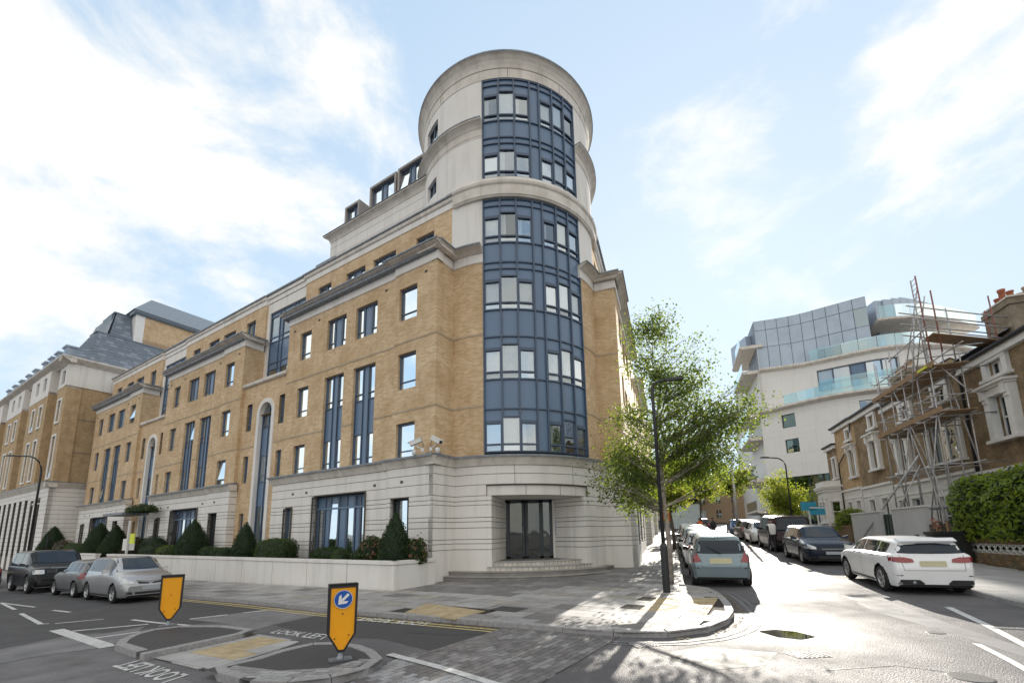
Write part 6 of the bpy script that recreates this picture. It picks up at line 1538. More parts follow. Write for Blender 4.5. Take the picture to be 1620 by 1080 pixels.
    mb = MB(); mb.face([F(2.1, -2.6, 20.9), F(3.1, -3.4, 24.6), F(9, -3.4, 24.6), F(10, -2.6, 20.9)]); mb.face([F(10.4, -2.6, 20.9), F(11, -3.4, 23.2), F(26, -3.4, 23.2), F(27, -2.6, 20.9)]); mb.build('mansard_face', M['slate'], e, kind='stuff')
    for u in (2.6, 5.2, 7.4, 9.6, 13.2, 16, 19, 22, 25):
        d = MB(); d.fbox(F, u, u+1.1, -1.6, -.25, 18.0, 19.7); d.fbox(F, u-.12, u+1.22, -1.7, -.12, 19.7, 19.85); dm = d.build('dormer', M['zinc'], e, kind=None)
        mb = MB(); mb.fbox(F, u+.12, u+.98, -.25, -.22, 18.2, 19.5); mb.build('pane', M['glassd'], dm)
    # brick tower behind
    mb = MB(); T = lambda s, n, z: G(s, n-2, z)
    wall(mb, T, 5.5, 14, 17.5, 24.7, 0, [(8.1, 9.4, 20.6, 22.6)]); mb.build('brick_wall', M['brick'], e)
    mb = MB(); mb.fbox(T, 4.75, 5.5, -3, .05, 17.5, 24.7); mb.build('stone_pier', M['white'], e)
    for z in (21.0, 21.9): mb = MB(); mb.fbox(T, 5.5, 8.1, -.02, .03, z, z+.35); mb.build('stone_band', M['buffpot'], e)
    window(T, 8.1, 9.4, 20.6, 22.6, 0, e, lights=[(0, 1, 'f')], back='net')
    mb = MB(); prism(mb, T, [(-1, 24.7), (.2, 24.7), (.35, 24.9), (.35, 25.05), (-1, 25.1)], 4.5, 14); mb.build('cornice', M['slated'], e)
    mb = MB(); q = [T(4.4, .4, 25.1), T(14, .4, 25.1), T(14, -7, 25.1), T(4.4, -7, 25.1), T(6.6, -2.6, 28.0), T(14, -2.6, 28.0)]
    mb.mesh(q, [(0, 1, 5, 4), (3, 0, 4), (2, 3, 4, 5)]); mb.build('hipped_roof', M['slated'], e)
    world_parts(e)
far_block()
# low dark fence between the two blocks
mb = MB()
for i in range(3): mb.fbox(FL, 41.0, 41.9, 1.8-.0+i*.0, 1.84+i*.0, .6+i*.55, .66+i*.55)
mb.fbox(FL, 40.9, 40.95, 1.75, 1.85, -.4, 2.2); mb.build('side_railing', M['darkmetal'], label='dark railing closing the gap between the two blocks', cat='railing', kind=None)

# ================================================================= TERRACE ON THE RIGHT
def sash(F, u0, u1, z0, z1, n, parent, two=False, sur=.26, proj=.14, head=False, gl='glassd', curt=True):
    k = n-.16; b = .07; fr = MB()
    fr.fbox(F, u0, u0+b, k, k+.07, z0, z1); fr.fbox(F, u1-b, u1, k, k+.07, z0, z1); fr.fbox(F, u0+b, u1-b, k, k+.07, z0, z0+b); fr.fbox(F, u0+b, u1-b, k, k+.07, z1-b, z1)
    zm = (z0+z1)/2; c = (u0+u1)/2
    if two: fr.fbox(F, c-.07, c+.07, k, k+.08, z0+b, z1-b)
    else: fr.fbox(F, u0+b, u1-b, k+.0, k+.08, zm-.035, zm+.035)
    w = fr.build('sash_window', M['white'], parent)
    for (a, d, y0, y1) in (((u0+b, c-.07, z0+b, z1-b), (c+.07, u1-b, z0+b, z1-b)) if two else ((u0+b, u1-b, z0+b, zm-.035), (u0+b, u1-b, zm+.035, z1-b))):
        mb = MB(); mb.fbox(F, a, d, k+.02, k+.03, y0, y1); mb.build('pane', M[gl], w)
    mb = MB(); wall(mb, F, u0, u1, z0, z1, k-.6); mb.build('room_back', M['room'], w)
    if curt:
        mb = MB(); wd = (u1-u0)*rz6.uniform(.25, .5); wall(mb, F, u0, u0+wd, z0, z1, k-.12); mb.build('curtain', M['curtain'], w)
    if sur:
        mb = MB(); s = sur
        mb.fbox(F, u0-s, u0, n, n+proj, z0, z1); mb.fbox(F, u1, u1+s, n, n+proj, z0, z1); mb.fbox(F, u0-s, u1+s, n, n+proj+.02, z1, z1+s*.9)
        mb.fbox(F, u0-s-.1, u1+s+.1, n, n+proj+.1, z0-.14, z0)
        if head:
            z = z1+s*.9; mb.fbox(F, u0-s-.06, u1+s+.06, n, n+proj+.12, z, z+.1); mb.fbox(F, u0-s-.14, u1+s+.14, n, n+proj+.24, z+.1, z+.2)
            for a in (u0-s*.9, u1+s*.2): mb.fbox(F, a, a+s*.7, n+proj, n+proj+.14, z-.4, z); mb.fbox(F, a+.02, a+s*.7-.02, n+proj, n+proj+.07, z-.55, z-.4)
        mb.build('window_surround', M['white'], w)
    return w
FT = lambda u, n, z: FR(u, 15.5-n, z)
def house(u0, u1, zs, ze, zr, label, wins, br='brickold', depth=8., low=0., gf=(), stuccocol='stucco', fasc=True, gutter=True):
    """zs stucco top, ze eaves, zr ridge"""
    e = empty('terraced_house', FT((u0+u1)/2, -depth/2, 0), 0, label, 'house')
    hb = [w[:4] for w in wins]
    mb = MB(); wall(mb, FT, u0, u1, zs, ze, 0, [h for h in hb if h[2] >= zs-.01], .16); mb.build('brick_wall', M[br], e)
    mb = MB(); wall(mb, FT, u0, u1, low-.5, zs, .06, [h[:4] for h in gf], .2); mb.face([FT(u0, 0, zs), FT(u1, 0, zs), FT(u1, .06, zs), FT(u0, .06, zs)]); mb.build('stucco_wall', M[stuccocol], e)
    mb = MB(); mb.fbox(FT, u0, u1, .0, .16, zs-.13, zs+.02); mb.fbox(FT, u0, u1, .06, .11, zs-.75, zs-.68); mb.build('string_course', M['white'], e, kind='stuff')
    for u in (u0, u1):
        mb = MB(); mb.face([FT(u, 0, low-.5), FT(u, -depth, low-.5), FT(u, -depth, ze), FT(u, -depth/2, zr), FT(u, 0, ze)], 0, [(0, 0), (depth, 0), (depth, ze), (depth/2, zr), (0, ze)]); mb.build('party_wall', M[br], e)
    if fasc:
        mb = MB(); mb.fbox(FT, u0, u1, .0, .22, ze-.28, ze-.0); mb.build('fascia', M['white'], e)
    mb = MB(); prism(mb, FT, [(.18, ze), (.34, ze), (.38, ze+.06), (.38, ze+.14), (.2, ze+.14)], u0-.05, u1+.05); mb.build('gutter', M['gutter'], e)
    # slate roof in courses
    n_ = 11; rs_ = []
    for i in range(n_):
        t0, t1 = i/n_, (i+1.15)/n_; a = .3-(depth/2+.3)*t0; b = .3-(depth/2+.3)*min(1, t1); za = ze+.1+(zr-ze)*t0; zb = ze+.1+(zr-ze)*min(1, t1)
        mb = MB(); mb.mesh([FT(u0-.05, a, za+.05), FT(u1+.05, a, za+.05), FT(u1+.05, b, zb+.01), FT(u0-.05, b, zb+.01), FT(u0-.05, a, za), FT(u1+.05, a, za)], [(0, 1, 2, 3), (0, 4, 5, 1)]); mb.build('slate_course', M['slate'], e)
    mb = MB(); mb.face([FT(u0, -depth/2, zr+.1), FT(u1, -depth/2, zr+.1), FT(u1, -depth-.3, ze), FT(u0, -depth-.3, ze)]); mb.build('rear_roof', M['slate'], e)
    for w in wins: sash(FT, *w[:4], 0, e, **(w[4] if len(w) > 4 else {}))
    for w in gf: sash(FT, *w[:4], .06, e, **(w[4] if len(w) > 4 else dict(sur=.15, proj=.06)))
    return e
def chimney(u, n, w, d, z0, z1, pots, label, br='brickold'):
    e = empty('chimney_stack', FT(u, n, z0), 0, label, 'chimney', None)
    mb = MB(); mb.fbox(FT, u-w/2, u+w/2, n-d/2, n+d/2, z0-2, z1); mb.fbox(FT, u-w/2-.07, u+w/2+.07, n-d/2-.07, n+d/2+.07, z1-.35, z1-.12); mb.build('brick_stack', M[br], e)
    mb = MB(); mb.fbox(FT, u-w/2-.04, u+w/2+.04, n-d/2-.04, n+d/2+.04, z1, z1+.08); mb.build('mortar_cap', M['stone2'], e)
    for i, (uu, nn, h, m) in enumerate(pots):
        q = FT(u+uu, n+nn, z1+.05); mb = MB(); mb.lathe([(.16, 0), (.13, .06), (.12, h*.8), (.15, h*.84), (.15, h), (.10, h), (.10, h*.3)], 14); o = mb.build('chimney_pot', M[m], e); o.location = q
    world_parts_keep(e)
def world_parts_keep(e): world_parts(e)
h1 = house(-5, 7.06, 4.1, 9.1, 11.6, 'brown brick house over white stucco nearest on the right', [(4.15, 5.1, 8.0, 8.68, dict(two=True, sur=.3)), (4.12, 5.06, 5.3, 7.15, dict(sur=.36, proj=.28, head=True)), (.2, 1.2, 5.3, 7.15, dict(sur=.36, proj=.28, head=True)), (.2, 1.2, 8.0, 8.68, dict(two=True, sur=.3))],
           gf=[(3.6, 4.5, 1.6, 3.3), (.6, 1.6, 1.6, 3.3)])
mb = MB(); mb.tube([FT(7.02, .3, 9.1), FT(7.02, .1, 8.8), FT(7.02, .1, .3)], .055, 8); o = mb.build('drainpipe', M['gutter'], h1)
world_parts(h1)
h2 = house(7.1, 15.5, 4.3, 9.35, 11.9, 'scaffolded brick house with broad white pedimented window', [(8.0, 10.6, 4.95, 7.0, dict(two=True, sur=.3, head=True, gl='glass')), (13.0, 14.0, 5.0, 7.1, dict(sur=.3, proj=.2, head=True)), (8.3, 9.3, 8.0, 8.8, dict(two=True, sur=.25)), (12.0, 13.0, 8.0, 8.8, dict(two=True, sur=.25))],
           low=.6, gf=[(8.2, 9.0, 1.2, 3.2), (9.6, 10.4, 1.2, 3.2), (12.4, 13.3, 1.2, 3.3), (14.1, 14.9, 1.2, 3.3)])
world_parts(h2)
h3 = house(15.55, 20.4, 4.6, 9.9, 12.3, 'brick house with one tall pedimented first floor window', [(16.8, 17.7, 5.65, 7.6, dict(sur=.35, proj=.22, head=True)), (16.7, 17.5, 8.5, 9.35, dict(sur=.2))], low=.8, br='brickold', gf=[(16.4, 17.2, 1.4, 3.6), (18.4, 19.2, 1.4, 3.6)]); world_parts(h3)
h4 = house(20.45, 24.7, 4.7, 9.95, 12.3, 'orange brown brick house with arched gutter pipe', [(20.9, 21.9, 5.6, 7.7, dict(sur=.22, head=True)), (21.2, 21.9, 8.5, 9.3, dict(sur=.18))], low=.9, br='brickwarm', gf=[(20.9, 21.6, 1.5, 3.7), (22.6, 23.3, 1.5, 3.7)])
mb = MB(); mb.tube([FT(20.6, .12, 9.9), FT(21.6, .12, 8.0), FT(24.2, .12, 6.9), FT(24.3, .12, 3.0)], .05, 8); mb.build('drainpipe', M['gutter'], h4); world_parts(h4)
h5 = house(24.75, 27.2, 4.8, 8.7, 9.0, 'narrow low brick end house beside the white bay', [(25.0, 25.7, 5.9, 7.6, dict(sur=.15))], low=1., br='brickold', gf=[(25.2, 25.8, 1.8, 3.4)], depth=6); world_parts(h5)
# white bay window
def baywin():
    e = empty('bay_window', FT(26.3, 1, 1.2), 0, 'white stucco bay with arched lights and stepped cornice', 'bay window')
    pts = [FT(24.4, 0, 0), FT(25.0, 1.1, 0), FT(27.3, 1.1, 0), FT(28.0, 0, 0)]
    for a, b in zip(pts, pts[1:]):
        d = (b-a); L_ = d.length; d.normalize(); nn = Vector((-nR.x, -nR.y, 0)); nrm = Vector((d.y, -d.x, 0)); nrm = nrm if nrm.dot(nn) > 0 else -nrm
        Fb = lambda u, n, z, a=a, d=d, nrm=nrm: Vector((a.x+d.x*u+nrm.x*n, a.y+d.y*u+nrm.y*n, z))
        hs = [(L_*.2, L_*.42, 2.2, 3.9), (L_*.58, L_*.8, 2.2, 3.9)] if L_ > 1.8 else [(L_*.25, L_*.75, 2.2, 3.9)]
        mb = MB(); wall(mb, Fb, 0, L_, .5, 5.0, 0, hs, .18); mb.build('stucco_wall', M['stucco'], e)
        for h in hs: sash(Fb, *h, 0, e, sur=.08, proj=.05, curt=False)
        for z, p in ((4.75, .08), (4.95, .16), (5.1, .24)): mb = MB(); mb.fbox(Fb, -.08, L_+.08, -.3, p, z, z+.14); mb.build('cornice', M['white'], e)
        mb = MB(); mb.fbox(Fb, 0, L_, -.25, .05, 5.24, 5.65); mb.build('parapet', M['stucco'], e)
    mb = MB(); mb.mesh([(p.x, p.y, 5.6) for p in pts], [(0, 1, 2, 3)]); mb.build('bay_roof', M['lead'], e)
    world_parts(e)
baywin()
chimney(7.75, -2.8, 1.8, 1.3, 10.0, 12.35, [(-.5, -.3, .5, 'buffpot'), (-.5, .3, .4, 'terracotta'), (0, .3, .75, 'terracotta'), (.1, -.4, .45, 'buffpot'), (.5, .2, .5, 'terracotta')], 'broad brick chimney with red and buff pots on the nearest house')
chimney(15.6, -1.6, 2.6, .8, 10.2, 11.7, [(-1.0, 0, .5, 'buffpot'), (-.5, 0, .55, 'buffpot'), (0, 0, .4, 'terracotta'), (.5, 0, .55, 'buffpot'), (1.0, 0, .45, 'buffpot')], 'dark brick chimney with a row of pots behind the scaffold')
chimney(24.2, -2.0, 1.2, .8, 10.2, 11.0, [(-.3, 0, .3, 'buffpot'), (.3, 0, .3, 'buffpot')], 'low far chimney at the end of the terrace')

# ---- scaffolding
def scaffold():
    e = empty('scaffolding', FT(10.5, 1.5, .5), 0, 'steel tube scaffolding with board lifts and a tall ladder', 'scaffolding')
    r = .028; U = lambda u: 5.0+(u-7.0)*.743
    def T(name, a, b, m='galv', rr=r): T0(name, (U(a[0]), a[1], a[2]), (U(b[0]), b[1], b[2]), m, rr)
    def T0(name, a, b, m='galv', rr=r): mb = MB(); mb.tube([FT(*a), FT(*b)], rr, 6); mb.build(name, M[m], e)
    us = [7.0, 8.6, 10.4, 12.2, 14.0]
    for u in us:
        for n, zt in ((1.0, 9.6), (2.1, 10.4)):
            T('standard', (u, n, .3), (u+rz6.uniform(-.05, .05), n, zt+rz6.uniform(-.3, .6)))
    for z in (2.6, 4.4, 6.55, 7.5, 8.65, 9.7):
        for n in (1.0, 2.1): T('ledger', (6.4, n, z), (14.6, n, z+rz6.uniform(-.05, .05)))
        for u in us: T('transom', (u, .1, z-.05), (u, 2.4, z-.05))
    for a, b in (((7.0, 2.15, .4), (10.4, 2.15, 6.5)), ((10.4, 2.15, .4), (7.0, 2.15, 6.6)), ((12.2, 2.15, 2.6), (14, 2.15, 8.6)), ((8.6, 2.15, 4.4), (12.2, 2.15, 9.6)), ((14.0, 2.15, .5), (10.4, 2.15, 6.6)), ((8.6, 2.15, 8.6), (6.2, 2.1, 12.0)), ((10.4, 2.1, 8.6), (6.8, 2.1, 12.6)), ((12.2, 3.6, .6), (9.6, 2.2, 4.6)), ((6.2, 2.15, .4), (8.6, 2.15, 4.4)), ((7, 1, 4.4), (8.6, 1, 9.)), ((5.8, 1.4, 7.4), (8.6, 2.1, 10.6)), ((9, 2.3, 7.5), (7, 2.3, 11.5))): T('brace', a, b)
    T('brace', (15.0, 4.0, .5), (9.0, 2.4, 5.0), 'galv', .045)
    for z in (6.55, 8.65):
        for k in range(5):
            for u0, u1 in ((6.2, 10.1), (10.15, 14.8)):
                mb = MB(); n = 1.0+k*.235; mb.fbox(FT, U(u0), U(u1), n, n+.22, z+.05, z+.09); mb.build('scaffold_board', M['board'], e)
        mb = MB(); mb.fbox(FT, U(6.2), U(14.8), 2.2, 2.24, z+.09, z+.3); mb.build('toe_board', M['board'], e)
    # high walkway back to the chimney
    lp_ = lambda t, z, d=0: (4.9+2.6*t+d, 2.0-4.2*t, z)
    for t, zt, m, d in ((.08, 12.4, 'rust', -.35), (.35, 12.0, 'galv', .35), (.8, 12.5, 'rust', -.35), (.86, 12.1, 'rust', .35)): a_ = lp_(t, 9.4, d); T0('standard', a_, (a_[0]+.05, a_[1], zt), m, .03)
    for z in (10.35, 10.9, 11.45):
        for d in (-.35, .35): T0('ledger', lp_(-.25, z, d), lp_(.98, z, d))
    for k in range(4):
        mb = MB(); q0, q1 = lp_(0, 0, -.42+k*.24), lp_(.95, 0, -.42+k*.24)
        mb.box8([FT(q0[0], q0[1], 10.2), FT(q1[0], q1[1], 10.2), FT(q1[0]+.2, q1[1], 10.2), FT(q0[0]+.2, q0[1], 10.2), FT(q0[0], q0[1], 10.25), FT(q1[0], q1[1], 10.25), FT(q1[0]+.2, q1[1], 10.25), FT(q0[0]+.2, q0[1], 10.25)]); mb.build('scaffold_board', M['board'], e)
    mb = MB(); mb.fbox(FT, 4.9, 5.6, 1.9, 2.3, 8.76, 8.86); mb.build('board_end', M['signyellow'], e)
    # ladder
    a, b = (4.95, 2.2, 8.7), (4.95, 2.25, 13.1)
    for du in (0, -.42):
        mb = MB(); mb.tube([FT(a[0]+du, a[1], a[2]), FT(b[0]+du, b[1], b[2])], .03, 6); mb.build('ladder_stile', M['rust' if du else 'galv'], e)
    for i in range(19):
        t = (i+.6)/19; z = a[2]+(b[2]-a[2])*t; n = a[1]+(b[1]-a[1])*t; mb = MB(); mb.tube([FT(a[0], n, z), FT(a[0]-.42, n, z)], .014, 5); mb.build('ladder_rung', M['galv'], e)
    T('standard', (11.2, 2.2, 8.6), (11.2, 2.2, 10.9)); T('standard', (13.4, 2.2, 8.6), (13.4, 2.2, 10.6)); T('ledger', (11.3, 2.25, 10.3), (6, 2.25, 10.5))
    world_parts(e)
scaffold()

# ================================================================= FRONT GARDENS, RIGHT PAVEMENT
rk = [Vector(FR(a, 8.55, 0)[:2]) for a in (110, 60, 30, 20, 10, 5, 0, -3, -6, -10, -16, -30)]
rp_poly = [V2(p) for p in rk]+[V2(FR(a, 12.0, 0)) for a in (-30, 110)]
pavR = sheet(rp_poly, -.022, 'pavement', M['mortar'], 1.5); pavR['label'] = 'pale concrete pavement along the right side of the side street'
kerbstones(rk[::-1], pavR, sgn=-1, lim=60)
rp2 = [V2(FR(a, 8.72, 0)) for a in (60, -30)]+[V2(FR(a, 11.95, 0)) for a in (-30, 60)]
tl_ = lay(rp2, Vector(FR(0, 8.72, 0)[:2]), nR, uR, 1.05, .75, .014); tl_.sort(key=lambda t: math.hypot(*t[0])); fm = MB()
for i, t in enumerate(tl_):
    mb = MB() if i < 110 else fm; slab_mb(mb, t, lambda x, y: gz(x, y)+rs.uniform(-.002, .002), .02)
    if i < 110: mb.build('paving_slab', M[rs.choice(['slab3', 'slab2', 'slab2', 'slab0'])], pavR)
fm.build('paving_slab', M['slab2'], pavR, kind='stuff')
garden = sheet([V2(FR(a, 12.0, 0)) for a in (-20, 60)]+[V2(FR(a, 15.4, 0)) for a in (60, -20)], .0, 'front_gardens', M['soil'], 2.); garden['label'] = 'earth and paths of the front gardens'
FG = lambda u, n, z: FR(u, 12.0-n, z)
def gwall():
    e = empty('garden_wall', FG(-3, 0, .2), 0, 'mossy brick garden wall with a pierced diamond screen', 'garden wall')
    def bricks(z0, z1, u0, u1, nn0, nn1, lim=[0]):
        z = z0; r_ = 0
        while z < z1-.01:
            u = u0+(-.11 if r_ % 2 else 0); 
            while u < u1:
                a, b = max(u, u0), min(u+.215, u1)
                if b-a > .03:
                    q = FG(a, 0, 0); near = -6.2 < a < 2.2
                    mb = MB() if near and lim[0] < 290 else bricks.far
                    jj = rz6.uniform(-.006, .006); mb.fbox(FG, a+.005, b-.005, nn0+.01, nn1+jj, z+.005, z+.07)
                    if mb is not bricks.far: mb.build('brick', M[rz6.choice(['brickwall', 'bk2', 'bk3', 'bk2'])], e); lim[0] += 1
                u += .225
            z += .075; r_ += 1
    bricks.far = MB()
    M['bk2'] = mat('brick_brown', (.22, .13, .07), .9, var=.5, vs=5, col2=(.10, .08, .04), coords='World'); M['bk3'] = mat('brick_buff', (.30, .2, .10), .9, var=.5, vs=5, col2=(.12, .09, .04), coords='World')
    mb = MB(); mb.fbox(FG, -16, 2.0, -.2, -.02, -.3, .72); mb.fbox(FG, -16, 2.0, -.2, -.02, 1.06, 1.2); mb.build('mortar_core', M['buffpot'], e)
    bricks(.12, .72, -8, 2.0, -.2, 0); bricks(1.05, 1.2, -8, 2.0, -.2, .0)
    if bricks.far.v: bricks.far.build('brick', M['bk2'], e, kind='stuff')
    mb = MB(); mb.fbox(FG, -16, -8, -.2, 0, -.3, .72); mb.fbox(FG, -16, -8, -.2, 0, 1.05, 1.2); mb.build('wall_end', M['bk2'], e)
    for k in range(26):
        c = 1.85-.29*k-.15; z = .885; h = .145
        mb = MB(); t = .022
        P = [(c-h, z), (c, z+h), (c+h, z), (c, z-h)]
        for (a, b), (c2, d) in zip(P, P[1:]+P[:1]): mb.tube([FG(a, -.08, b), FG(c2, -.08, d)], t, 4)
        for (a, b) in (((c-h, z-h), (c+h, z-h)), ((c-h, z+h), (c+h, z+h)), ((c-h, z-h), (c-h, z+h))): mb.tube([FG(a[0], -.08, a[1]), FG(b[0], -.08, b[1])], .02, 4)
        mb.build('screen_block', M['white'], e)
    world_parts(e)
gwall()
def gwall2():
    e = empty('garden_wall', FG(8.5, 0, .4), 0, 'tall pale grey rendered garden wall with a dark gate', 'garden wall')
    for a, b, zt in ((4.3, 7.3, 2.5), (8.6, 12.5, 2.45)):
        mb = MB(); mb.fbox(FG, a, b, -.2, 0, .1, zt); mb.build('wall_panel', M['stuccogrey'], e)
        mb = MB(); mb.fbox(FG, a-.04, b+.04, -.24, .04, zt, zt+.07); mb.build('coping', M['stucco'], e)
    mb = MB(); mb.fbox(FG, 7.35, 8.5, -.14, -.1, .5, 2.3); g = mb.build('gate', mat('dark_green_gate', (.03, .06, .05), .5, var=.2), e)
    for x in (7.6, 7.95, 8.3): mb = MB(); mb.fbox(FG, x-.02, x+.02, -.1, -.07, .5, 2.3); mb.build('gate_batten', M['black'], g)
    world_parts(e)
gwall2()
mb = MB(); e = empty('picket_fence', FG(3.2, 0, .4), 0, 'dark timber fence between the pale wall and the laurel hedge', 'fence')
for k in range(9): mb = MB(); mb.fbox(FG, 2.15+k*.24, 2.29+k*.24, -.1, -.06, .3, 1.75+.1*(k % 2)); mb.build('fence_board', M['barkd' if k % 3 else 'board'], e)
mb = MB(); mb.fbox(FG, 2.1, 4.25, -.13, -.1, .8, .9); mb.build('fence_rail', M['barkd'], e); world_parts(e)
mb = MB(); e = empty('garden_wall', FG(16, 0, .8), 0, 'low brick garden wall beneath the bright green shrub', 'garden wall')
mb.fbox(FG, 12.7, 24, -.22, 0, .3, 1.75); mb.build('brick_wall', M['bk2'], e); mb = MB(); mb.fbox(FG, 12.7, 24, -.26, .04, 1.75, 1.82); mb.build('coping', M['bk3'], e); world_parts(e)
# laurel hedge: big leaves spread through a bulging mass
def hedge(u0, u1, n0, n1, z0, z1, label, count, size, mats, name='laurel_hedge', sh=.25):
    c = FG((u0+u1)/2, (n0+n1)/2, z0); e = empty(name, c, 0, label, 'hedge')
    rr = random.Random(9)
    def pos(a, b, d): return FG(u0+(u1-u0)*a, n0+(n1-n0)*b, z0+(z1-z0)*d)-c
    mb = MB()
    for i in range(count):
        a = rr.random(); ang = rr.uniform(-.62, math.pi*.72)           # around the section, street side to the back top
        cy, sz = math.cos(ang), math.sin(ang)
        k = (abs(cy)**3.2+abs(sz)**3.2)**(-1/3.2); cy *= k; sz *= k
        end = min(a, 1-a)*(u1-u0); er = min(1, (end/.8))**.5
        f = (1+.14*noise.noise(Vector((a*9, cy*2, sz*2)))+.05*math.sin(a*31))*rr.uniform(.86, 1.02)
        b = .5-.5*cy*f*er; d = .42+.58*sz*f*(.75+.25*er)
        p = pos(a, b, max(-.02, d)); nn = FG(0, cy, sz)-FG(0, 0, 0)
        leaf(mb, p, Vector((nn.x, nn.y, nn.z))*.8+Vector((rr.gauss(0, .5), rr.gauss(0, .5), rr.gauss(0, .5)+.2)), size*rr.uniform(.6, 1.25), .42, rr.randrange(len(mats)))
    mb.build('foliage', [M[x] for x in mats], e)
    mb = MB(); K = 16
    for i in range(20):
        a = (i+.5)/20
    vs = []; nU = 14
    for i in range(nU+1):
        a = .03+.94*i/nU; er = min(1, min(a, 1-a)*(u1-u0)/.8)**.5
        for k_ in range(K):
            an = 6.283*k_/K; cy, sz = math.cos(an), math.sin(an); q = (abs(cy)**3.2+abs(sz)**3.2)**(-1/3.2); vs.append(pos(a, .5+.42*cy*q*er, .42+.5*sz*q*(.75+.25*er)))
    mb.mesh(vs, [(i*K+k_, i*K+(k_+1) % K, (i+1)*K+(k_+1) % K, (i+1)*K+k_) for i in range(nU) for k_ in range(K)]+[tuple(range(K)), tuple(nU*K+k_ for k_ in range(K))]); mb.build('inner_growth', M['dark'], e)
    return e
hedge(-9, 2.7, .3, -2.0, 1.02, 3.45, 'big glossy laurel hedge bulging over the mossy brick wall', 15000, .19, ['laurel', 'laurel', 'lime', 'laurel', 'dark'])
o = blob(FG(14.6, -.7, 1.6), .95, .8, .9, 'bright green rounded shrub by the low brick wall', 'garden_shrub', ('lime', 'laurel'), 2600, .12, None, 'shrub', spread=.15)
# cordyline behind the fence
def cordyline(u, n, z, label, heads):
    e = empty('cabbage_palm', FG(u, n, z), 0, label, 'palm')
    mb = MB()
    for (hx_, hy_, hz_) in heads: mb.tube([(0, 0, 0), (hx_*.5, hy_*.5, hz_*.6), (hx_, hy_, hz_)], [.07, .05, .04], 6)
    mb.build('trunk', M['barkd'], e)
    mb = MB()
    for (hx_, hy_, hz_) in heads:
        for i in range(90):
            a = rp.uniform(0, 6.283); el = rp.uniform(-.5, 1.3); L_ = rp.uniform(.45, .75); d = Vector((math.cos(a)*math.cos(el), math.sin(a)*math.cos(el), math.sin(el))); s_ = d.cross(Vector((0, 0, 1))).normalized()*.018
            b = Vector((hx_, hy_, hz_)); m_ = b+d*L_*.55; t = b+d*L_-Vector((0, 0, L_*.25))
            mb.mesh([b-s_, b+s_, m_+s_, t, m_-s_], [(0, 1, 2, 4), (4, 2, 3)])
    mb.build('foliage', M['palm'], e)
cordyline(3.4, -1.6, .5, 'dark spiky cabbage palm behind the timber fence', [(0, 0, 2.5), (.5, .2, 2.9), (-.5, .3, 2.2), (.2, -.5, 2.0), (-.3, -.5, 2.7)])
o = blob(FG(3.2, -.9, .9), .9, .6, .75, 'dark climbing shrub between the fence and the hedge', 'garden_shrub', ('dark', 'box', 'yew'), 2200, .09, None, 'shrub', spread=.2)
mb = MB()
for k in range(30): leaf(mb, FG(3.5+rp.gauss(0, .25), .05+rp.gauss(0, .05), 1.72+rp.gauss(0, .1)), Vector((rp.gauss(0, 1), rp.gauss(0, 1), 1)), .12, .8)
mb.build('pink_flowers', M['petal'], label='small pink flowers over the timber fence', cat='flowers')
mb = MB(); mb.box(-.5, .5, -.32, .32, 0, 1.0); mb.box(-.54, .54, -.36, .36, 1.0, 1.1)
o = mb.build('wheelie_bin', M['black'], label='dark bin standing in front of the fence', cat='bin'); o.location = FR(1.6, 11.4, gz(*V2(FR(1.6, 11.4, 0)))); o.rotation_euler.z = yR-R(90)

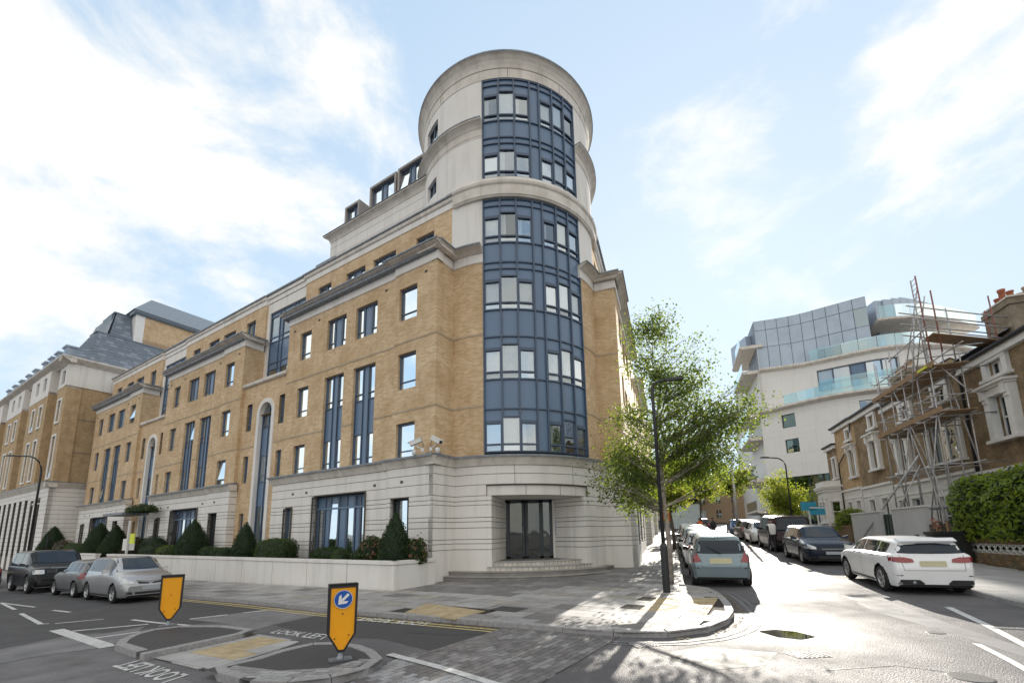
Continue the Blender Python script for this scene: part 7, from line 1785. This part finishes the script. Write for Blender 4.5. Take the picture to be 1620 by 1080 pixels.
# ================================================================= MODERN WHITE BLOCK UP THE STREET
def modern():
    A = (31.3, 53.2); e = empty('modern_block', (38, 55, 1.5), 0, 'curved white modern block with zinc penthouse and green glass balconies', 'building')
    def curve(P, k=6):
        P = [Vector(p) for p in P]; o = []
        for i in range(len(P)-1):
            a, b, c, d = P[max(i-1, 0)], P[i], P[i+1], P[min(i+2, len(P)-1)]
            for j in range(k):
                t = j/k; o.append(.5*((2*b)+(c-a)*t+(2*a-5*b+4*c-d)*t*t+(3*b-a-3*c+d)*t**3))
        return o+[P[-1]]
    lo = curve([(30.9, 53.0), (33.0, 49.6), (35.2, 46.6), (38.4, 44.6), (43, 43.6), (49, 43.8)])       # lower drum of walls
    hi = curve([(31.5, 53.2), (35.6, 51.6), (38.8, 49.1), (41.9, 46.9), (46.0, 46.3), (50.9, 47.3), (58, 50)])
    def off_(P, d):
        o = []
        for i, p in enumerate(P):
            t = (P[min(i+1, len(P)-1)]-P[max(i-1, 0)]).normalized(); o.append(p+Vector((t.y, -t.x))*d)
        return o
    def frame(P):
        ls = [0]
        for a, b in zip(P, P[1:]): ls.append(ls[-1]+(b-a).length)
        def F(u, n, z):
            u_ = max(0, min(ls[-1]-1e-4, u))
            for i in range(len(P)-1):
                if u_ <= ls[i+1]:
                    t = (u_-ls[i])/(ls[i+1]-ls[i]); q = P[i].lerp(P[i+1], t); d = (P[i+1]-P[i]).normalized(); return Vector((q.x+d.y*n, q.y-d.x*n, z))
        return F, ls[-1]
    Fl, Ll = frame(lo); Fh, Lh = frame(hi)
    sm = [(3.0, 4.5, 10.9, 12.3), (2.6, 4.1, 14.0, 15.0), (2.9, 4.4, 8.0, 9.2)]
    hl = [(2.5, 4.0, 10.4, 12.0), (2.4, 3.9, 13.4, 15.0), (10.0, 12.6, 12.6, 15.0)]
    mb = MB(); wall(mb, Fl, 0, Ll, 7.6, 15.7, 0, hl, .3, step=1.2); mb.build('render_wall', M['render'], e)
    for h in hl[:2]: window(Fl, *h, 0, e, step=1.2, lights=[(0, 1, 'f')], back='none', fm='darkframe', depth=.25, bar=.08, gl='glasst')
    window(Fl, *hl[2], 0, e, step=1.2, lights=[(0, .5, 'f'), (.5, 1, 'f')], back='none', depth=.25, gl='glass')
    hh = [(6.0, 13.6, 17.9, 20.4)]
    mb = MB(); wall(mb, Fh, 0, Lh, 15.4, 21.2, 0, hh, .4, step=1.2); mb.build('render_wall', M['render'], e)
    window(Fh, *hh[0], 0, e, step=1.2, lights=[(0, .2, 'f'), (.2, .42, 'f'), (.42, .6, 'p'), (.6, .8, 'f'), (.8, 1, 'f')], back='none', depth=.35, bar=.1, gl='glass')
    for F, L_, z, pj, name in ((Fl, Ll, 15.6, .7, 'balcony_slab'), (Fh, Lh, 21.2, .5, 'balcony_slab'), (Fh, Lh, 24.7, .0, '')):
        if not name: continue
        mb = MB(); prism(mb, F, [(-3, z), (pj*.3, z), (pj, z+.2), (pj, z+.42), (-3, z+.42)], 0, L_, 1.2); mb.build(name, M['stone2'], e)
    def rail(F, u0, u1, n, z, h, m='glassg', w_=1.6):
        k = max(1, round((u1-u0)/w_))
        for i in range(k):
            a, b = u0+(u1-u0)*i/k, u0+(u1-u0)*(i+1)/k
            mb = MB(); prism(mb, F, [(n, z), (n+.03, z), (n+.03, z+h), (n, z+h)], a+.02, b-.02, .8); mb.build('glass_panel', M[m], e)
    rail(Fl, 3.2, Ll, .6, 16.02, 1.15); rail(Fh, 5.5, Lh, .42, 21.62, 1.35); rail(Fh, 6.0, 13.6, .12, 17.8, 1.25); rail(Fl, 9.4, 12.8, .5, 12.5, 1.25)
    mb = MB(); prism(mb, Fl, [(0, 12.3), (.55, 12.3), (.55, 12.48), (0, 12.48)], 9.3, 13.0, 1.); mb.build('balcony_slab', M['stone2'], e)
    for z in (8.9, 10.2, 12.45, 13.2, 14.9):
        for a, b in sub(z, z+.03, hl, 0, Ll): mb = MB(); prism(mb, Fl, [(-.05, z), (.006, z), (.006, z+.025), (-.05, z+.025)], a, b, 1.2); mb.build('render_joint', M['stone2'], e)
    for z in (16.9, 17.7, 20.5):
        for a, b in sub(z, z+.03, hh, 0, Lh): mb = MB(); prism(mb, Fh, [(-.05, z), (.006, z), (.006, z+.025), (-.05, z+.025)], a, b, 1.2); mb.build('render_joint', M['stone2'], e)
    # penthouse in zinc panels
    pn_ = off_(hi, -.25); Fp, Lp = frame(pn_)
    k = 9; pw = 11.6
    for i in range(k):
        a, b = .0+pw*i/k, .0+pw*(i+1)/k
        for z0, z1 in ((21.6, 24.6), (24.6, 26.9), (26.9, 28.2)):
            if z0 == 21.6 and i > 4: z0 = 23.0
            mb = MB(); prism(mb, Fp, [(-.2, z0+.03), (0, z0+.03), (0, z1-.03), (-.2, z1-.03)], a+.03, b-.03, 1.5); mb.build('zinc_panel', M['glassg' if (i == 8 and z0 == 24.6) else 'zinc'], e)
    mb = MB(); prism(mb, Fp, [(-6, 21.5), (-.12, 21.5), (-.12, 28.25), (-6, 28.25)], 0, pw, 1.2); mb.build('penthouse_core', M['slate'], e)
    # second penthouse further right
    for i in range(7):
        a = 15.5+i*1.5
        mb = MB(); prism(mb, Fp, [(-3.2, 25.6), (-3, 25.6), (-3, 28.9+min(i, 2)*.2), (-3.2, 28.9+min(i, 2)*.2)], a+.03, a+1.47, 1.5); mb.build('zinc_panel', M['zinc'], e)
    mb = MB(); prism(mb, Fp, [(-8, 21.5), (-3.25, 21.5), (-3.25, 28.9), (-8, 28.9)], 14.5, 26, 1.5); mb.build('penthouse_core', M['zinc'], e)
    mb = MB(); prism(mb, Fp, [(-5, 24.8), (-.3, 24.8), (.1, 24.95), (.1, 25.2), (-5, 25.2)], 12.4, 27, 1.2); mb.build('balcony_slab', M['stone2'], e); rail(Fp, 12.6, 26.8, 0, 25.2, 1.5)
    # glazed lower floors
    Fg, Lg = frame(off_(lo, -.5))
    mb = MB(); prism(mb, Fg, [(-9, .5), (-.3, .5), (-.3, 7.7), (-9, 7.7)], 0, Lg, 1.2); mb.build('core_wall', M['darkframe'], e)
    for i in range(int(Lg/1.45)):
        a = i*1.45
        for z0, z1 in ((1.2, 3.2), (3.9, 6.9), (6.95, 7.6)):
            mb = MB(); prism(mb, Fg, [(-.1, z0), (0, z0), (0, z1), (-.1, z1)], a+.06, a+1.39, 1.5); mb.build('pane', M['glasst'], e)
        mb = MB(); mb.fbox(Fg, a-.05, a+.05, -.15, .1, 1.0, 7.6); mb.build('mullion', M['darkframe'], e)
    mb = MB(); prism(mb, Fg, [(-.2, 3.25), (.3, 3.25), (.3, 3.85), (-.2, 3.85)], 0, Lg, 1.2); mb.build('transfer_band', M['stuccogrey'], e)
    # flank running up the street, with curved balconies
    Fs, Ls = frame([Vector((31.5+8.4, 53.2+23)), Vector((31.2, 53.1))])
    mb = MB(); wall(mb, Fs, 0, Ls, .8, 24.6, -.3, step=4); mb.build('render_wall', M['render'], e)
    for z in (3.6, 7.4, 12.6, 15.6, 21.2, 24.6):
        mb = MB(); prism(mb, Fs, [(-1, z), (1.4, z), (1.7, z+.2), (1.7, z+.4), (-1, z+.4)], Ls-9, Ls-.2, 2); mb.build('balcony_slab', M['stone2'], e); rail(Fs, Ls-9, Ls-.4, 1.6, z+.4, 1.2)
    mb = MB(); mb.box(31.8, 34, 56, 60, 24.8, 27.4); mb.build('stair_head', M['zinc'], e)
    # solid body behind
    mb = MB(); body = [(31.4, 53.4), (36, 52), (42, 47.5), (50, 47.8), (58, 50.5), (62, 66), (44, 76), (38.5, 74)]
    n = len(body); mb.mesh([(x, y, z) for z in (.5, 21.4) for x, y in body], [tuple(range(n))]+[tuple(range(n, 2*n))]+[(i, (i+1) % n, n+(i+1) % n, n+i) for i in range(n)]); mb.build('rear_body', M['render'], e)
    world_parts(e)
    e.location = (47.5, 68.75, 1.46); e.scale = (1.25,)*3  # block scaled about the camera: larger and farther, same outline in the image
modern()

# ================================================================= TREES
rt = random.Random(17)
def tree(name, loc, label, h, trunk_h, lobes, nleaf, size, mats, bark='bark', r0=.09, group=None, limbs=14, lean=(0, 0), up=.0, multi=1, seed=1, droop=0., cat='tree'):
    """tapered trunk with limbs; leaves in clusters set along the twigs, through the lobes' volume"""
    rt.seed(seed); e = empty(name, loc, 0, label, cat, group); tw = MB(); ends = []
    top = Vector((lean[0], lean[1], h*.92))
    def limb(a, b, r1, r2, lv):
        m = a.lerp(b, .5)+Vector((rt.gauss(0, .06), rt.gauss(0, .06), rt.gauss(0, .03)))*(b-a).length
        tw.tube([a, m, b], [r1, (r1+r2)/2, r2], 6 if lv else 9, cap=False)
        return m
    stems = []
    for s_ in range(multi):
        off = Vector((rt.gauss(0, .12), rt.gauss(0, .12), 0))*(s_ > 0)
        fork = Vector((lean[0]*.25, lean[1]*.25, trunk_h*.9)) if s_ else Vector((0, 0, 0))
        t_ = top+Vector((rt.gauss(0, .5), rt.gauss(0, .5), -.6*s_))*(1 if s_ else 0)
        pts = [fork+(t_-fork)*(i/8)+Vector((rt.gauss(0, .05), rt.gauss(0, .05), 0))*(i/2) for i in range(9)]
        tw.tube(pts, [max(.012, r0*(1-.1*s_*3)*(1-i/8.6)) for i in range(9)], 9); stems.append(pts)
    clusters = []
    for (c, rad, wgt) in lobes:
        c = Vector(c); rad = Vector(rad)
        k = max(3, int(limbs*wgt))
        for i in range(k):
            while True:
                d = Vector((rt.uniform(-1, 1), rt.uniform(-1, 1), rt.uniform(-1, 1)))
                if .25 < d.length < 1: break
            d = d.normalized()*rt.uniform(.45, .98)
            p = c+Vector((d.x*rad.x, d.y*rad.y, d.z*rad.z))
            pts = min(stems, key=lambda s: min((q-p).length for q in s))
            zz2 = max(trunk_h*.85, p.z-.5*(Vector((p.x, p.y))-Vector((pts[0].x, pts[0].y))).length-.2)
            a = min(pts, key=lambda q: abs(q.z-zz2)); a = a.copy()
            L_ = (p-a).length
            limb(a, p, min(.03, .006+L_*.009), .004, 1)
            for j in range(5):
                t = rt.uniform(.35, 1.05); q = a.lerp(p, t)+Vector((rt.gauss(0, .3), rt.gauss(0, .3), rt.gauss(0, .25)-droop*rt.random()*.6))*(.35+.12*L_)
                tw.tube([a.lerp(p, min(1, t)), q], [.006, .003], 4, cap=False); clusters.append((q, wgt))
    tw.build('trunk', M[bark], e)
    mb = MB(); per = max(1, int(nleaf/len(clusters)))
    for (q, _) in clusters:
        sg = rt.uniform(.10, .24)*(1+.15*len(mats)); dens = rt.uniform(.5, 1.5); mi = rt.randrange(len(mats))
        for i in range(int(per*dens)):
            g3 = [max(-1.7, min(1.7, rt.gauss(0, 1)))*sg for _ in range(3)]; p = q+Vector((g3[0], g3[1], g3[2]*.8-droop*abs(rt.gauss(0, .12))))
            n_ = Vector((rt.gauss(0, 1), rt.gauss(0, 1), rt.gauss(0, .8)+.2)).normalized(); a = n_.cross(Vector((rt.gauss(0, 1), rt.gauss(0, 1), rt.gauss(0, 1)))).normalized(); b = n_.cross(a); s_ = size*rt.uniform(.6, 1.3)
            mb.mesh([p-a*s_*.5, p+b*s_*.33+n_*s_*.06, p+a*s_*.5, p-b*s_*.33+n_*s_*.06], [(0, 1, 2, 3)], mi if rt.random() < .75 else rt.randrange(len(mats)))
    mb.build('crown', [M[x] for x in mats], e)
    return e
bp_ = pg(1062, 922, 0)
rv = Vector((.94, -.34)); # picture right
def TR(rx, ry, z): v = rv*rx+Vector((.34, .94))*ry; return (v.x, v.y, z)
tree('birch_tree', (bp_.x, bp_.y, gz(bp_.x, bp_.y)), 'tall airy silver birch by the corner lamp', 9.1, 2.6,
     [(TR(-1.5, .1, 3.75), (.9, .9, 1.2), .9), (TR(-1.25, .2, 5.3), (.45, .6, .8), .22), (TR(.7, .2, 4.7), (1.4, 1.2, 1.3), .7), (TR(1.9, .2, 4.9), (1.1, 1.1, 1.5), .75), (TR(.6, .3, 6.4), (1.1, .9, .7), .35), (TR(-.6, 0, 8.0), (.4, .4, 1.35), .22), (TR(.25, 0, 8.1), (.4, .4, 1.3), .22), (TR(1.2, .2, 7.2), (.45, .5, .9), .14), (TR(2.6, .3, 5.6), (.55, .6, .8), .3)],
     31000, .085, ['birch', 'birch2', 'birch2'], r0=.085, limbs=60, lean=TR(-.1, .2, 0)[:2], multi=3, seed=4, droop=.5)
def at(px, py, y):
    d = _F*696.2425+_R*(px-810)-_U*(py-727.2463); t = y/d.y; return Vector((d.x*t, y, E0+d.z*t))
gt = 'backlit street trees up the side street'
def st(px, y, h, w, label, seed, mats, n=5200, th=2.4, size=.15, **k):
    p = at(px, 800, y); z = gz(p.x, p.y)
    return tree('street_tree', (p.x, p.y, z), label, h, th, [((0, 0, th+(h-th)*.55), (w, w, (h-th)*.5), 1.), ((w*.4, -.3, th+(h-th)*.4), (w*.7, w*.7, (h-th)*.35), .5), ((-w*.4, .2, th+(h-th)*.45), (w*.6, w*.7, (h-th)*.35), .5)], n, size, mats, 'barkd', .11, gt, 26, seed=seed, **k)
st(1245, 29, 4.5, 1.75, 'round lime green street tree in front of the white block', 5, ['street', 'lime', 'laurel'], 9000, 1.6, .12)
st(1062, 27, 6.2, 1.7, 'yellow green tree directly behind the birch trunk', 8, ['street', 'birch2'], 6500, 2.5)
st(1108, 44, 8.0, 2.8, 'broad yellow green tree over the far parked cars', 9, ['street', 'birch2', 'lime'], 7000, 3.2, .2)
st(1160, 62, 9.5, 3.2, 'pale green tree near the white pole at the far end', 12, ['street', 'birch2'], 6000, 4., .26)
st(1085, 90, 15, 6, 'large dark tree closing the view up the side street', 13, ['birch', 'dark', 'street'], 8000, 2.5, .5)
st(1128, 105, 14, 6, 'second large tree closing the view up the side street', 14, ['birch', 'dark'], 8000, 2., .5)
st(1050, 75, 9, 3.5, 'green tree at the far end of the long pavement', 15, ['street', 'birch'], 5000, 2.5, .3)
# far side-street lamp, pole, signs, hoarding, people and houses
p = at(1252, 812, 27); lamp(p.x, p.y, 5.3, R(175), 1.0, 'black street lamp in front of the lime green tree', r0=.05)
p = at(1166, 820, 40); mb = MB(); mb.tube([(0, 0, 0), (0, 0, 7)], [.13, .09], 10); o = mb.build('telegraph_pole', M['galv'], label='pale grey pole at the far end of the street', cat='pole'); o.location = (p.x, p.y, gz(p.x, p.y))
p = at(1285, 806, 26); e = empty('letting_sign', (p.x, p.y, gz(p.x, p.y)), R(15), 'blue letting signs on white posts by the van', 'sign board')
for x in (-.25, .35): mb = MB(); mb.box(x-.03, x+.03, -.03, .03, 0, 2.0); mb.build('post', M['white'], e)
for x, z, m in ((-.45, 2.0, 'glassg'), (.15, 1.75, 'signteal')): mb = MB(); mb.box(x-.4, x+.75, -.05, -.03, z, z+.5); mb.build('board', M['signteal'], e)
mb = MB(); mb.box(-.25, .9, -.056, -.051, 2.12, 2.2); mb.build('board_stripe', M['white'], e)
p = at(1084, 815, 46); mb = MB(); mb.box(-1.3, 1.3, -2, 2, .5, 2.9); mb.box(-1.1, 1.1, -2.02, -2.0, .8, 2.7)
e = empty('box_trailer', (p.x, p.y, gz(p.x, p.y)), yR-R(90), 'pale blue white box lorry at the far end of the pavement', 'lorry'); mb.build('load_box', mat('pale_box', (.55, .66, .70), .5, var=.25, vs=2), e)
wheel_parts(e, .4, .25, [(-.0, 1.2, 0), (0, -1.2, 0)])
mb = MB(); mb.box(-1.2, 1.2, -2, 2, .35, .5); mb.build('chassis', M['black'], e)
def person(px, py, y, top, label, hgt=1.72, arm=0):
    p = at(px, py, y); e = empty('person', (p.x, p.y, gz(p.x, p.y)+ROAD), R(10), label, 'person')
    def skin(name, V, E_, rad, m):
        me = bpy.data.meshes.new(name); me.from_pydata(V, E_, []); o = bpy.data.objects.new(name, me); link(o, e); me.materials.append(m)
        md = o.modifiers.new('s', 'SKIN'); 
        for i, r_ in enumerate(rad): me.skin_vertices[0].data[i].radius = (r_, r_*.8)
        me.skin_vertices[0].data[0].use_root = True; o.modifiers.new('d', 'SUBSURF').levels = 1; o.modifiers['d'].render_levels = 1; return o
    k = hgt/1.72
    V = [(0, 0, .92), (0, 0, 1.15), (0, 0, 1.38), (0, 0, 1.50), (0, -.01, 1.62), (.09, 0, .88), (.10, -.02, .48), (.11, .03, .07), (.11, -.10, .04), (-.09, 0, .88), (-.10, .10, .50), (-.10, .22, .10), (-.10, .12, .04), (.19, 0, 1.40), (.25, .05, 1.13), (.24, -.08, .90), (-.19, 0, 1.40), (-.25, -.05, 1.13), (-.23, -.15, .90), (0, -.02, 1.70)]
    Ed = [(0, 1), (1, 2), (2, 3), (3, 4), (4, 19), (0, 5), (5, 6), (6, 7), (7, 8), (0, 9), (9, 10), (10, 11), (11, 12), (2, 13), (13, 14), (14, 15), (2, 16), (16, 17), (17, 18)]
    rad = [.15, .14, .17, .06, .09, .10, .07, .045, .04, .10, .07, .045, .04, .07, .05, .035, .07, .05, .035, .08]
    skin('body', [tuple(c*k for c in v) for v in V], Ed, rad, M['cloth'])
    mb = MB(); mb.lathe([(.17, .95), (.20, 1.1), (.22, 1.38), (.19, 1.47), (.07, 1.52)], 14); 
    mb.build('jacket', M[top], e)
    mb = MB(); mb.lathe([(.0, 1.56), (.07, 1.58), (.095, 1.66), (.085, 1.74), (0, 1.78)], 12); mb.build('head', M['skin'], e)
    mb = MB(); mb.lathe([(.1, 1.67), (.098, 1.74), (.06, 1.79), (0, 1.8)], 12); mb.build('hair', M['black'], e)
person(1107, 826, 36, 'orange', 'person in an orange jacket behind the parked cars'); person(1128, 828, 35, 'cloth', 'person in dark clothes stepping into the road'); person(1223, 862, 23.5, 'cctvcloth' if 'cctvcloth' in M else 'curtain', 'person in pale clothes beside the white car')
p = at(1053, 815, 33); mb = MB(); mb.box(-.28, .28, -.05, .05, 1.6, 2.5); mb.tube([(0, 0, 0), (0, 0, 1.6)], .03, 6); o = mb.build('temporary_sign', M['orange'], label='small orange works sign on the far pavement', cat='sign'); o.location = (p.x, p.y, gz(p.x, p.y))
def farhouse(px, y, w, d, h, m, label, yaw=0.):
    p = at(px, 810, y); e = empty('house', (p.x, p.y, gz(p.x, p.y)-.3), yR-R(90)+yaw, label, 'house'); mb = MB()
    Fh_ = lambda u, n, z: Vector((u-w/2, -n, z)); hs = [(a, a+1., z, z+1.6) for z in (1.2, 4.2, 7.2) if z+2 < h for a in [w*(i+.5)/4-.5 for i in range(4)]]
    wall(mb, Fh_, 0, w, -1, h, 0, hs, .2); mb.face([(-w/2, 0, -1), (-w/2, d, -1), (-w/2, d, h), (-w/2, 0, h)], 0, [(0, 0), (d, 0), (d, h), (0, h)]); mb.face([(w/2, 0, -1), (w/2, d, -1), (w/2, d, h), (w/2, 0, h)], 0, [(0, 0), (d, 0), (d, h), (0, h)]); mb.build('wall', M[m], e)
    for q in hs:
        mb = MB(); mb.fbox(Fh_, q[0], q[1], -.2, -.17, q[2], q[3]); o = mb.build('window', M['glassd'], e)
        mb = MB(); mb.fbox(Fh_, q[0], q[1], -.16, -.1, (q[2]+q[3])/2-.04, (q[2]+q[3])/2+.04); mb.fbox(Fh_, (q[0]+q[1])/2-.03, (q[0]+q[1])/2+.03, -.16, -.1, q[2], q[3]); mb.build('sash_bar', M['white'], o, kind='stuff')
    mb = MB(); mb.mesh([(-w/2-.3, -.3, h), (w/2+.3, -.3, h), (w/2+.3, d/2, h+2.4), (-w/2-.3, d/2, h+2.4), (w/2+.3, d+.3, h), (-w/2-.3, d+.3, h)], [(0, 1, 2, 3), (3, 2, 4, 5), (0, 3, 5), (1, 4, 2)]); mb.build('roof', M['slate'], e)
farhouse(1150, 92, 12, 10, 9, 'buffpot', 'pinkish brick house at the top of the side street'); farhouse(1100, 128, 30, 12, 8, 'stucco', 'long pale terrace far beyond the trees'); farhouse(1056, 110, 14, 10, 9, 'brickwarm', 'brown brick house beyond the long pavement')
farhouse(1166, 105, 10, 10, 10, 'brickold', 'dark brick house beside the white pole')
# grey skyline: low roofs left of the far block
p = FL(95, 2, 0)
